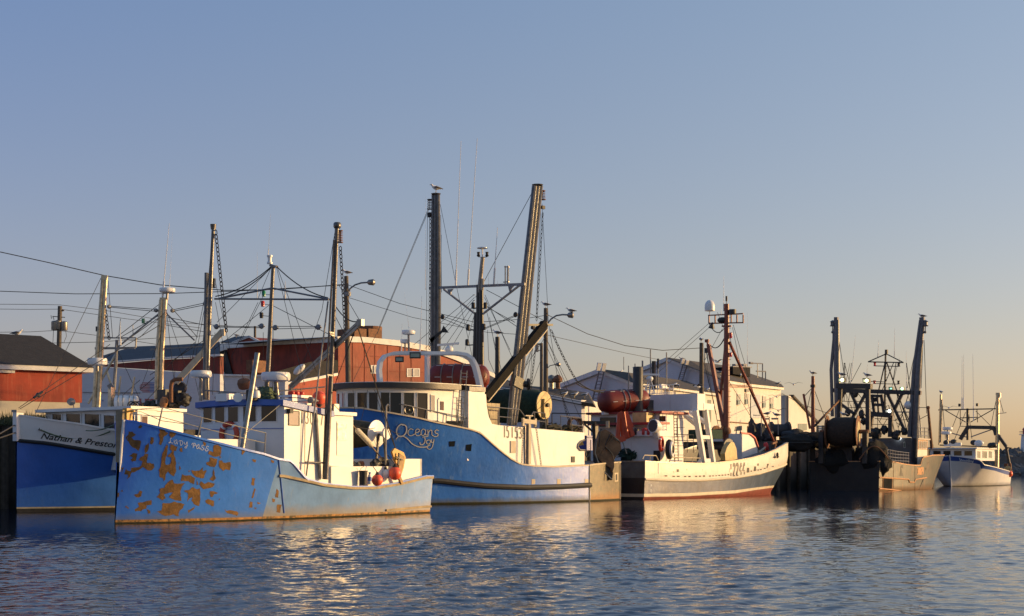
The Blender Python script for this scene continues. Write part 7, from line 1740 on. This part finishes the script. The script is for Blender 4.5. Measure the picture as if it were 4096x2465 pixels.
# small red gable far off
b = Bd(930, 150, 1040, 146); o = b.e('gable_house', 'distant small red gable with white rakes above the warehouse roof', 'house'); w = b.w
quad(o, 'wall', mRedD, [down(w(920, 1500)), down(w(1045, 1500)), w(1040, 1368), (w(998, 1349)), w(935, 1370)], (0, 6, 0)); part(o, 'rake', mTrimW, lambda m: (m.beam(w(930, 1372, -.1), w(998, 1346, -.1), .15, .2), m.beam(w(998, 1346, -.1), w(1040, 1368, -.1), .15, .2)))
quad(o, 'roof', mSlate, [w(930, 1370, -.2), w(998, 1344, -.2), w(940, 1346, 6), w(880, 1368, 6)], (0, .1, -.1))
# grey roofed shed in the middle
b = Bd(1950, 104, 2326, 97); o = b.e('grey_roof_shed', 'long low white shed with grey shingle roof and two round vents', 'shed'); w = b.w
ev = [(1950, 1548), (2100, 1570), (2203, 1587), (2326, 1611)]
quad(o, 'wall', mSid, [down(w(1950, 1700)), down(w(2326, 1700))]+[w(*p) for p in ev[::-1]], (0, .3, 0))
part(o, 'fascia', mTrimW, lambda m: [m.beam(w(*p, -.2), w(*q, -.2), .12, .2) for p, q in zip(ev, ev[1:])])
rd = [(1950, 1500), (1976, 1510), (2021, 1518), (2108, 1543), (2200, 1551), (2281, 1560), (2352, 1572)]
quad(o, 'roof', mShingG, [w(x, y-3, -.3) for x, y in ev]+[w(2372, 1615, .4)]+[w(x, y, 4) for x, y in rd[::-1]], (0, .3, -.25))
b3 = Bd(2326, 97, 2436, 105); q_ = lambda x, y, off=0: b.f.L(b3.f.W(b3.f.v(x, y, off)))
quad(o, 'end_wall', mSidV, [down(q_(2326, 1700)), down(q_(2436, 1700)), q_(2436, 1622), q_(2400, 1612), q_(2372, 1604), q_(2326, 1600)], b.f.L(b.f.O+Vector((-.1, .3, 0))))
for x, mt in ((2206, mAlu), (2231, mRust)):
    v_ = part(o, 'roof_ventilator', mt, lambda m: m.lathe([(.16, 0), (.16, .42), (.32, .5), (.34, .7), (.2, .9), (.03, .98)], w(x, 1556, 3), n=14))
# gable A
def gable(name, label, bf, face, wall, ridge, eave, mr, extra=None):
    o = bf.e(name, label, 'building'); w = bf.w
    quad(o, 'gable_wall', mSid, [down(w(face[0][0], 1700)), down(w(face[-1][0], 1700))]+[w(*p) for p in face[::-1]], (0, .3, 0))
    part(o, 'rake_board', mTrimW, lambda m: [m.beam(w(p[0], p[1]+3, -.15), w(q[0], q[1]+3, -.15), .2, .32) for p, q in zip(face, face[1:])])
    return o, w
bA = Bd(2244, 114, 2545, 105)
oA, w = gable('fish_plant', 'lower white gabled fish plant wing left of the larger one', bA, [(2244, 1540), (2402, 1480), (2545, 1534)], None, None, None, None)
bA2 = Bd(2545, 105, 2885, 118); qA = lambda x, y, off=0: bA.f.L(bA2.f.W(bA2.f.v(x, y, off)))
aw = bA.f.L(bA.f.O+Vector((-.25, .25, 0)))
quad(oA, 'side_wall', mPlain, [down(qA(2545, 1700)), down(qA(2885, 1700)), qA(2885, 1580), qA(2720, 1560), qA(2562, 1540), qA(2545, 1538)], aw)
quad(oA, 'eave_board', mTrimW, [qA(2540, 1541, -.3), qA(2562, 1543, -.3), qA(2885, 1585, -.3), qA(2885, 1576, -.3), qA(2562, 1533, -.3), qA(2540, 1531, -.3)], aw)
quad(oA, 'roof', mShingG, [qA(2540, 1531, -.35), qA(2562, 1533, -.35), qA(2885, 1576, -.35), qA(2855, 1568, 3), qA(2744, 1524, 5), qA(2616, 1506, 5), w(2500, 1490, .1)+Vector((0, .3, 0)), w(2402, 1476, -.2)], aw*.5)
for x0, x1, y0, y1 in ((2832, 1000+1845, 1600, 1690),): quad(oA, 'shutter', mGlassG, [qA(x0, y1, -.03), qA(x1, y1, -.03), qA(x1, y0, -.03), qA(x0, y0, -.03)], aw*.2)
quad(oA, 'long_band', mBlack, [qA(2870, 1683, -.05), qA(2885, 1685, -.05), qA(2885, 1681, -.05), qA(2870, 1680, -.05)], aw*.1)
# gable B, the large one
bB = Bd(2540, 135, 2892, 124)
oB, w = gable('fish_plant', 'largest white gabled fish plant building with windows on its sunlit side', bB, [(2540, 1486), (2670, 1434), (2892, 1516)], None, None, None, None)
bB2 = Bd(2892, 124, 3124, 149); qB = lambda x, y, off=0: bB.f.L(bB2.f.W(bB2.f.v(x, y, off)))
aw = bB.f.L(bB.f.O+Vector((-.3, .2, 0)))
quad(oB, 'side_wall', mPlain, [down(qB(2892, 1700)), down(qB(3124, 1700)), qB(3124, 1556), qB(3000, 1538), qB(2892, 1522)], aw)
quad(oB, 'eave_board', mTrimW, [qB(2886, 1530, -.4), qB(3000, 1547, -.4), qB(3136, 1560, -.4), qB(3136, 1550, -.4), qB(3000, 1535, -.4), qB(2886, 1517, -.4)], aw)
quad(oB, 'roof', mShingG, [qB(2886, 1517, -.5), qB(3000, 1535, -.5), qB(3137, 1550, -.5), qB(3125, 1536, 3), qB(3060, 1514, 4), qB(3000, 1494, 6), qB(2930, 1466, 8), w(2760, 1443, 1), w(2670, 1430, -.2)], aw*.5)
mCurt = mat('blind_behind_glass', (.45, .42, .36), .3, .1, 3)
for x, y0, y1 in ((2955, 1574, 1622), (2987, 1572, 1620), (3057, 1583, 1634), (3087, 1590, 1636)):
    f_ = pane(oB, [qB(x-6, y1, -.06), qB(x+7, y1, -.06), qB(x+7, y0, -.06), qB(x-6, y0, -.06)], -aw.normalized(), frame=mTrimW, glass=mCurt, fw=.12)
    quad(f_, 'lower_glass', mGlassG, [qB(x-4, y1-3, -.12), qB(x+5, y1-3, -.12), qB(x+5, (y0+y1)/2+2, -.12), qB(x-4, (y0+y1)/2+2, -.12)], -aw*.03)
quad(oB, 'wall_mural', mat('faded_mural', (.42, .46, .5), .6, .1, 2), [qB(3003, 1672, -.06), qB(3040, 1672, -.06), qB(3040, 1580, -.06), qB(3003, 1578, -.06)], -aw*.05)
part(oB, 'base_board', mRust, lambda m: m.beam(qB(2892, 1686, -.1), qB(3124, 1704, -.1), .08, .08)); quad(oB, 'wall_vent', mGrey, [qB(2982, 1568, -.1), qB(2993, 1568, -.1), qB(2993, 1557, -.1), qB(2982, 1556, -.1)], -aw*.2)
part(oB, 'roof_unit', mBlackDull, lambda m: m.prism([qB(2932, 1496, 1), qB(3001, 1508, 1), qB(3001, 1470, 1), qB(2932, 1468, 1)], aw*5), smooth=False)
part(oB, 'roof_coping', mAlu, lambda m: m.beam(qB(2928, 1467, 1.2), qB(3004, 1469, 1.2), .2, .1))
for x in (2942, 2975): part(oB, 'roof_fan', mAlu, lambda m: m.prism([qB(x, 1468, 3), qB(x+15, 1468, 3), qB(x+15, 1456, 3), qB(x, 1456, 3)], aw), smooth=False)
def f(m):
    p = lambda x, y: qB(x, y, 1.5)
    m.tube([p(3010, 1453), p(3050, 1455), p(3050, 1520)], .06, 5); m.tube([p(3025, 1485), p(3062, 1486), p(3062, 1524)], .06, 5); m.tube([p(3030, 1454), p(3030, 1512)], .05, 5)
    m.tube([p(2998, 1452), p(3010, 1453)], .12, 6)
part(oB, 'roof_frame', mGrey, f)
def ladder_(bf, par, x0, y0, x1, y1, wd_):
    p = lambda x, y: bf.w(x, y, -.5)
    m = M(); A = (p(x0, y0), p(x1, y1)); B = (p(x0+wd_, y0), p(x1+wd_, y1)); m.beam(*A, .08); m.beam(*B, .08)
    for i in range(9): m.beam(A[0].lerp(A[1], (i+.5)/9), B[0].lerp(B[1], (i+.5)/9), .06)
    return m.build('roof_ladder', mGrey, par)
ladder_(bA, oA, 2370, 1600, 2398, 1478, 20); ladder_(bB, oB, 2712, 1524, 2732, 1458, 17)
for bf, o_, x, y in ((bA, oA, 2395, 1478), (bA, oA, 2415, 1480), (bB, oB, 2731, 1452), (bB, oB, 2748, 1457)): part(o_, 'ladder_hook', mTrimW, lambda m: m.beam(bf.w(x-3, y+4, -.7), bf.w(x+3, y-27 if bf is bA else y-15, -.7), .3, .12))
# last white building
b = Bd(3151, 152, 3265, 163); o = b.e('white_annex', 'small white building with a steep roof edge behind the wharf', 'building'); w = b.w
quad(o, 'wall', mPlain, [down(w(3151, 1700)), down(w(3265, 1700)), w(3262, 1690), w(3225, 1650), w(3165, 1585), w(3151, 1582)], (0, .3, 0))
b2 = Bd(3125, 158, 3151, 152); q_ = lambda x, y, off=0: b.f.L(b2.f.W(b2.f.v(x, y, off)))
quad(o, 'side_wall', mPlain, [down(q_(3125, 1700)), down(q_(3151, 1700)), q_(3151, 1582), q_(3125, 1582)], (.05, .3, 0)); part(o, 'corner_post', mGrey, lambda m: m.beam(w(3151, 1720, -.1), w(3151, 1584, -.1), .18))
quad(o, 'big_door', mGlassG, [w(3193, 1722, -.05), w(3228, 1722, -.05), w(3228, 1695, -.05), w(3193, 1695, -.05)], (0, .1, 0)); part(o, 'roof_edge', mShingG, lambda m: m.beam(w(3165, 1583, 0), w(3268, 1692, 0), .5, .2)); part(o, 'roof_box', mDark, lambda m: m.box(w(3203, 1644, .5), w(3216, 1632, .5)+Vector((0, 1, 0))))
# =============== poles, wires ===============
def pole(name, label, cat, px, y1, d, r=.14, y0=None, lean=0, mt=None, group=None):
    b_ = P(px-lean, 1700, d); o = empty(name, (b_.x, d, Z0), 0, label, cat, group)
    top = P(px, y1, d)-Vector((b_.x, d, Z0)); part(o, 'shaft', mt or mPole, lambda m: m.tube([(0, 0, 0), top], [r*1.15, r*.85], 10)); return o, Vector((b_.x, d, Z0)), top
D1 = 92
o, bs, tp = pole('street_lamp', 'utility pole with curved lamp arm above the red warehouse', 'lamp post', 1385, 1105, D1, .16, lean=-12)
L_ = lambda x, y, d=D1: P(x, y, d)-bs
part(o, 'lamp_arm', mAlu, lambda m: m.tube([L_(1392, 1182), L_(1400, 1155), L_(1420, 1140), L_(1445, 1132), L_(1472, 1130)], .05, 8))
part(o, 'lamp_head', mAlu, lambda m: m.lathe([(.05, 0), (.16, .1), (.2, .4), (.1, .5)], L_(1468, 1130), (1, 0, .02), n=12))
part(o, 'guy_clamp', mGrey, lambda m: m.lathe([(.2, 0), (.2, .25)], L_(1391, 1185)))
o, bs, tp = pole('street_lamp', 'utility pole with cross-arm and lamp, behind the black boom', 'lamp post', 2183, 1233, D1, .15)
part(o, 'lamp_arm', mAlu, lambda m: m.tube([L_(2192, 1292), L_(2205, 1276), L_(2225, 1263), L_(2250, 1259), L_(2272, 1260)], .05, 8))
part(o, 'lamp_head', mAlu, lambda m: m.lathe([(.05, 0), (.16, .1), (.2, .35), (.1, .42)], L_(2268, 1261), (1, 0, .02), n=12))
part(o, 'second_lamp', mAlu, lambda m: (m.tube([L_(2188, 1475), L_(2200, 1463), L_(2225, 1458)], .03, 6), m.lathe([(.08, 0), (.14, .2), (.05, .28)], L_(2224, 1458), (1, 0, 0), n=10)))
o, bs, tp = pole('utility_pole', 'darker thin pole with insulators just left of the lamp pole by the boom', 'pole', 2166, 1373, 98, .12); part(o, 'cross_arm', mPole, lambda m: m.beam(P(2140, 1377, 98)-bs, P(2170, 1377, 98)-bs, .1))
part(o, 'insulator', mAlu, lambda m: (m.lathe([(.12, 0), (.12, .5)], P(2147, 1408, 98)-bs, n=10), m.beam(P(2147, 1402, 98)-bs, P(2166, 1402, 98)-bs, .05)))
o, bs, tp = pole('utility_pole', 'utility pole carrying three grey transformers behind the red shed roof', 'pole', 240, 1225, 120, .2, lean=14)
L_ = lambda x, y: P(x, y, 120)-bs
for x, y in ((218, 1303), (233, 1300), (257, 1305)): part(o, 'transformer', mAlu, lambda m: m.lathe([(.24, -.35), (.26, -.3), (.26, .3), (.2, .36), (.05, .4)], L_(x, y), n=14))
part(o, 'cross_arm', mPole, lambda m: (m.beam(L_(238, 1246), L_(256, 1241), .12), m.beam(L_(210, 1266), L_(260, 1270), .06)))
part(o, 'wire_loop', mRope, lambda m: (m.tube([L_(262, 1320), L_(266, 1345), L_(255, 1372), L_(240, 1365), L_(238, 1385), L_(246, 1405)], .02, 4), m.tube([L_(214, 1320), L_(212, 1365), L_(208, 1385), L_(222, 1400)], .02, 4), m.tube([L_(204, 1262), L_(206, 1275), L_(213, 1268), L_(216, 1280)], .03, 4)))
pole('mooring_pile', 'short dark pile with a gull on top right of the black mast', 'pile', 1990, 1348, 86, .16, mt=mDark)
pole('utility_pole', 'grey pole with a bird on it beside the red cargo boom', 'pole', 2806, 1372, 100, .16)
pole('utility_pole', 'short stub pole far behind the left masts', 'pole', 1020, 1305, 150, .14)
o, bs, tp = pole('derrick', 'dark derrick post with a leaning boom behind the dark wharf', 'derrick', 3252, 1505, 112, .15, mt=mMastRed)
L_ = lambda x, y: P(x, y, 112)-bs
part(o, 'boom', mMastRed, lambda m: m.tube([L_(3240, 1716), L_(3214, 1576)], .09, 8))
part(o, 'mast_band', mDark, lambda m: m.lathe([(.2, 0), (.2, .2)], L_(3252, 1550)))
for a_, b_ in (((3252, 1548), (3218, 1585)), ((3246, 1560), (3228, 1640)), ((3256, 1556), (3310, 1700))): part(o, 'stay', mRope, lambda m: m.tube([L_(*a_), L_(*b_)], .025, 4))
def line(label, pts, r=.02):
    m = M(); P_ = [P(*p) for p in pts]; out = []
    for i in range(len(P_)-1):
        for k in range(8): out.append(P_[i].lerp(P_[i+1], k/8)-Vector((0, 0, 4*pts[i+1][2]*.0)))
    out.append(P_[-1]); m.tube(out, r, 5); return tag(m.build('power_line', mRope), label, 'power line', 'overhead power lines')
line('overhead cable sagging from the top left to the left masts and lamp pole', [(-60, 995, 95), (200, 1052, 96), (420, 1103, 97), (640, 1140, 97), (900, 1162, 96), (1120, 1158, 94), (1385, 1138, 92)], .03)
line('level overhead cable crossing behind the two left masts', [(-60, 1163, 95), (300, 1176, 96), (650, 1175, 97), (950, 1165, 96), (1385, 1140, 92)], .025)
line('thin power line from the lamp pole down to the second lamp pole', [(1392, 1140, 92), (1600, 1215, 92), (1900, 1290, 92), (2080, 1278, 92), (2183, 1262, 92)], .018)
line('lower thin power line between the two lamp poles', [(1392, 1190, 92), (1650, 1270, 92), (1950, 1330, 92), (2183, 1345, 92)], .015)
line('long power line sagging from the second lamp pole to the grey pole', [(2186, 1258, 92), (2350, 1336, 94), (2500, 1383, 96), (2650, 1402, 98), (2806, 1392, 100)], .022)
line('faint lower power line running to the fish plant roof', [(2186, 1340, 92), (2350, 1378, 96), (2500, 1412, 104), (2640, 1440, 112)], .016)
line('upper wire left of the transformer pole', [(-60, 1217, 118), (120, 1218, 119), (240, 1220, 120), (420, 1242, 122), (700, 1290, 125), (1000, 1310, 128)], .02)
line('second wire left of the transformer pole', [(-60, 1236, 118), (120, 1238, 119), (240, 1237, 120), (500, 1275, 122), (800, 1312, 125)], .02)
line('third wire passing low across the transformer pole', [(-60, 1330, 118), (120, 1328, 119), (230, 1322, 120), (450, 1350, 122), (700, 1390, 124)], .02)
line('low cable from the transformer pole toward the emblem warehouse', [(150, 1374, 118), (380, 1369, 119), (640, 1352, 121), (900, 1340, 124)], .022)
line('wire running down to the white annex behind the wharf', [(3126, 1573, 150), (3200, 1615, 130), (3330, 1660, 112)], .025)
# =============== things on the quay ===============
def qthing(name, label, cat, px, d, group=None): b_ = P(px, 1700, d); return empty(name, (b_.x, d, QZ), 0, label, cat, group)
mGearD = mat('dark_gear', (.03, .03, .035), .7, .4, 4, bump=.4)
t = qthing('net_hauler', 'dark winch drum on a yellow legged frame above the trawler bow on the wharf', 'winch', 3118, 107)
L_ = lambda x, y: P(x, y, 107)-t.location
part(t, 'drum', mGearD, lambda m: m.lathe([(.5, -.75), (.62, -.7), (.62, -.55), (.45, -.5), (.45, .5), (.62, .55), (.62, .7), (.5, .75)], L_(3118, 1722), (1, .15, 0), n=18))
part(t, 'motor', mGearD, lambda m: (m.box(L_(3125, 1710), L_(3152, 1698)+Vector((0, .5, 0))), m.ball(L_(3148, 1705), .25)))
part(t, 'frame', mYellow, lambda m: [m.beam(L_(x, 1735), L_(x+2, 1800), .14) for x in (3100, 3120, 3136, 3146)]+[m.beam(L_(3097, 1736), L_(3150, 1736), .12)])
t = qthing('gull_stand', 'thin metal frame stand with two gulls over the wharf', 'frame', 3085, 104); L_ = lambda x, y: P(x, y, 104)-t.location
part(t, 'frame_tube', mGrey, lambda m: (m.tube([L_(3012, 1661), L_(3045, 1663), L_(3045, 1745)], .035, 6), m.tube([L_(3045, 1668), L_(3077, 1668), L_(3077, 1742)], .035, 6), m.tube([L_(3085, 1674), L_(3112, 1672), L_(3113, 1740)], .035, 6), m.beam(L_(3060, 1676), L_(3077, 1676), .12, .1), m.beam(L_(3086, 1676), L_(3110, 1676), .12, .1)))
for px, y, sx_, sz_, lb, mt in ((3010, 1718, .32, .75, 'dark hunched bundle of gear beside a yellow tarp on the wharf', mGearD), (3040, 1725, .42, .65, 'broad dark bundle of gear before the yellow tarp', mGearD), (3068, 1738, .5, .5, 'low dark bundle of gear right of the yellow tarp', mGearD), (3178, 1735, .8, .45, 'heap of dark and red gear right of the winch drum', mGearD), (3205, 1745, .6, .35, 'low dark gear heap at the wharf edge by the derrick', mGearD)):
    t = qthing('gear_bundle', lb, 'gear', px, 106, 'gear bundles on the wharf'); L_ = lambda x, yy: P(x, yy, 106)-t.location
    part(t, 'bundle', mt, lambda m: lump(m, L_(px, y+8), sx_, .5, sz_, .4, seed=px)); part(t, 'wrap', mRope, lambda m: m.torus(L_(px, y+8), (0, 0, 1), sx_*.95, .03, 14, 4))
t = qthing('tarp_stack', 'yellow tarp covered stack behind the dark bundles', 'tarp', 3045, 110); L_ = lambda x, y: P(x, y, 110)-t.location
part(t, 'tarp', mYellow, lambda m: slab(m, [(-.9, 0), (1.0, 0), (1.0, 1), (-.9, 1)], 0, lambda u, v: L_(3045, 1708).z-.1*u)); part(t, 'lashing', mRope, lambda m: m.torus((0, .5, .8), (1, 0, 0), .62, .02, 12, 4))
t = qthing('chute', 'grey sheet metal hood on legs on the wharf left of the bundles', 'hood', 2955, 106); L_ = lambda x, y: P(x, y, 106)-t.location
part(t, 'hood', mAlu, lambda m: m.prism([L_(x, y) for x, y in ((2942, 1725), (2948, 1706), (2968, 1703), (2968, 1722))], (0, .8, 0))); part(t, 'leg', mGrey, lambda m: m.beam(L_(2945, 1725), L_(2942, 1760), .06)); part(t, 'leg', mGrey, lambda m: m.beam(L_(2962, 1722), L_(2962, 1760), .06))
t = qthing('wharf_fence', 'low white plank railing on the dark wharf left of the net drum', 'railing', 3285, 108); L_ = lambda x, y: P(x, y, 108)-t.location
part(t, 'rail_boards', mTrimW, lambda m: [m.beam(L_(3268, y), L_(3312, y+1), .05, .12) for y in (1706, 1715, 1724)]); part(t, 'post', mWood, lambda m: m.beam(L_(3291, 1740), L_(3291, 1702), .14)); part(t, 'post', mWood, lambda m: m.beam(L_(3270, 1740), L_(3270, 1702), .14))
for i, (px, y, d, s_) in enumerate(((3240, 1752, 106, 1.6), (3185, 1760, 104, 1.2))):
    t = qthing('covered_heap', ('large' if i == 0 else 'smaller')+' black tarpaulin covered heap on the dark wharf edge', 'heap', px, d, 'covered heaps on the wharf'); L_ = lambda x, yy: P(x, yy, d)-t.location
    part(t, 'tarpaulin', mNK, lambda m: lump(m, L_(px, y+12), s_, .8, .65, .3, seed=i+40)); part(t, 'ballast_rope', mRope, lambda m: m.torus(L_(px, y+12), (0, 0, 1), s_*.9, .03, 16, 4))
# grass by the shed
mGrass = mat('rough_grass', (.07, .075, .03), .9, .5, 3, bump=0, spots=.6, pcol=(.14, .12, .05))
m = M(); random.seed(12)
for i in range(5200):
    d = random.uniform(58.5, 72); px = random.uniform(-30, 345)
    if px > 60 and d < 60.5: continue
    b_ = P(px, 1700, d); z = QZ+.05; h = random.uniform(.15, .5)*(1+.8*noise.noise(Vector((b_.x*.8, d*.8, 0)))); a_ = random.uniform(0, 6.28); lx, ly = random.uniform(-.15, .15), random.uniform(-.15, .15)
    if b_.x < -23 and d < 59.5: continue
    q = Vector((b_.x, d, z)); e_ = Vector((math.cos(a_), math.sin(a_), 0))*.035
    m.add([q-e_, q+e_, q+Vector((lx, ly, h))], [(0, 1, 2)])
for i in range(150):
    d = random.uniform(61, 66); px = random.uniform(110, 320); b_ = P(px, 1700, d); 
    for k in range(26):
        a_ = random.uniform(0, 6.28); rr = random.uniform(0, .4); q = Vector((b_.x+rr*math.cos(a_), d+rr*math.sin(a_), QZ+random.uniform(0, .5))); u_ = Vector((random.uniform(-1, 1), random.uniform(-1, 1), random.uniform(-1, 1)))*.07; v_ = Vector((random.uniform(-1, 1), random.uniform(-1, 1), random.uniform(-1, 1)))*.07
        m.add([q, q+u_, q+v_], [(0, 1, 2)])
tag(m.build('grass', mGrass, smooth=False), 'rough green grass along the quay edge below the red shed', 'grass', kind='stuff')
# =============== gulls ===============
def gull_perched():
    o = empty('seagull', (0, 0, 0), 0, 'x', 'seagull', 'seagulls')
    m = M()
    ring = [(-.24, .02, .18, .03), (-.16, .03, .2, .06), (-.05, .0, .2, .09), (.05, 0, .215, .09), (.13, 0, .25, .065), (.17, 0, .3, .045), (.2, 0, .335, .045), (.235, 0, .34, .035), (.26, 0, .335, .012)]
    m.tube([(x, 0, z) for x, _, z, r in ring], [r for *_, r in ring], 10); m.build('body', mGullW, o)
    for s_ in (1, -1):
        part(o, 'wing', mGullG, lambda m: m.tube([(.1, s_*.06, .23), (0, s_*.085, .225), (-.15, s_*.06, .205), (-.32, s_*.015, .18)], [.03, .055, .04, .008], 8))
        part(o, 'leg', mBill, lambda m: m.tube([(0, s_*.03, .14), (0, s_*.03, 0), (.04, s_*.035, .004)], .008, 5))
    part(o, 'bill', mBill, lambda m: m.tube([(.255, 0, .335), (.31, 0, .32)], [.014, .005], 6))
    part(o, 'tail', mGullG, lambda m: m.prism([(-.2, -.03, .18), (-.2, .03, .18), (-.33, .04, .165), (-.33, -.04, .165)], (0, 0, .012)))
    return o
def gull_flying():
    o = empty('seagull', (0, 0, 0), 0, 'x', 'seagull', 'seagulls')
    part(o, 'body', mGullW, lambda m: m.tube([(-.25, 0, 0), (-.12, 0, 0), (.05, 0, 0), (.18, 0, .02), (.24, 0, .03), (.28, 0, .025)], [.02, .06, .085, .05, .04, .012], 10))
    for s_ in (1, -1):
        def f(m):
            m.hexa([(-.06, s_*.05, .02), (.1, s_*.05, .02), (.12, s_*.35, .16), (-.03, s_*.35, .15), (-.06, s_*.05, .045), (.1, s_*.05, .045), (.12, s_*.35, .18), (-.03, s_*.35, .17)])
            m.hexa([(-.03, s_*.35, .15), (.12, s_*.35, .16), (-.02, s_*.72, .08), (-.05, s_*.7, .08), (-.03, s_*.35, .17), (.12, s_*.35, .18), (-.02, s_*.72, .09), (-.05, s_*.7, .09)])
        part(o, 'wing', mGullG, f)
    part(o, 'tail', mGullW, lambda m: m.prism([(-.22, -.02, 0), (-.22, .02, 0), (-.38, .07, 0), (-.38, -.07, 0)], (0, 0, .012))); part(o, 'bill', mBill, lambda m: m.tube([(.275, 0, .025), (.33, 0, .01)], [.014, .005], 6))
    return o
gp, gf = gull_perched(), gull_flying()
# px, foot row, distance, heading (deg), what it stands on
GP = [(68, 1350, 79.4, 5, 'brown gull standing on the dark roof of the red shed'), (1744, 770, None, 200, 'gull with dark back on top of the left tall mast of the blue dragger'), (1388, 1104, 92, 190, 'gull perched on the first lamp pole'),
 (945, 1350, 148, 180, 'tiny gull on the roof of the distant red gable'), (1990, 1346, 86, 160, 'gull on the short dark pile'), (2183, 1232, 92, 170, 'gull on top of the second lamp pole'), (2284, 1257, 92, 175, 'gull standing on the lamp head of the second lamp pole'),
 (2257, 1590, 100, 20, 'leftmost gull of three on the grey shed roof'), (2298, 1592, 99.5, 15, 'middle gull of three on the grey shed roof'), (2338, 1594, 99, 10, 'rightmost gull of three on the grey shed roof'),
 (2478, 1502, 108, 30, 'gull on the ridge of the left fish plant wing'), (2546, 1490, 110, 160, 'gull behind the trawler aerials on the left wing roof'), (2697, 1555, 104, 40, 'left gull of a pair on the low plant roof edge'), (2710, 1556, 104, 120, 'right gull of a pair on the low plant roof edge'),
 (2832, 1572, 116, 60, 'gull near the eave corner of the low plant roof'), (2882, 1500, 128, 10, 'gull on the big roof left of the red mast'), (2963, 1512, 134, 80, 'gull on the middle of the big roof'), (2805, 1371, 100, 95, 'gull upright on the grey pole by the red boom'),
 (3251, 1504, 112, 200, 'gull on the derrick post top'), (3070, 1667, 104, 10, 'left gull on the thin wharf stand'), (3106, 1672, 104, 165, 'right gull on the thin wharf stand'), (3113, 1543, 146, 5, 'gull on the far end of the big roof'),
 (3367, 1510, 107, 170, 'gull on the left floodlight of the rusty trawler'), (3469, 1513, 107, 175, 'gull on the right floodlight of the rusty trawler'), (3689, 1276, 111, 160, 'gull on top of the right tall mast of the rusty trawler'), (3376, 1670, 105, 150, 'gull on the big rusty net drum'),
 (3764, 1578, 133, 100, 'gull on the left mast of the farthest white boat'), (2728, 1446, 128, 200, 'gull beside the ladder hooks on the big gable')]
for i, (px, py, d, h, lb) in enumerate(GP):
    if d is None: d = FO.W(mq(1743, 780)).y
    loc = P(px, py, d)
    if i == 0: gp.location = loc; gp.rotation_euler = (0, 0, R(h)); gp['label'] = lb; gp.scale = (1.15,)*3
    else: copy_tree(gp, loc, R(h), lb, scale=1.1)
GF = [(3175, 1538, 118, 80, 'gull gliding with spread wings over the wharf buildings'), (3108, 1588, 112, 70, 'dark gull flying in front of the big plant wall corner'), (3114, 1643, 110, 250, 'gull flying low before the sunlit plant wall'),
 (2790, 1548, 98, 200, 'white gull landing by the grey pole'), (2870, 1448, 110, 30, 'gull flying just behind the red cargo boom'), (3796, 1632, 128, 80, 'gull flying over the farthest white boat')]
for i, (px, py, d, h, lb) in enumerate(GF):
    loc = P(px, py, d)
    if i == 0: gf.location = loc; gf.rotation_euler = (0, 0, R(h)); gf['label'] = lb
    else: copy_tree(gf, loc, R(h), lb)
print('objects', len(bpy.data.objects))
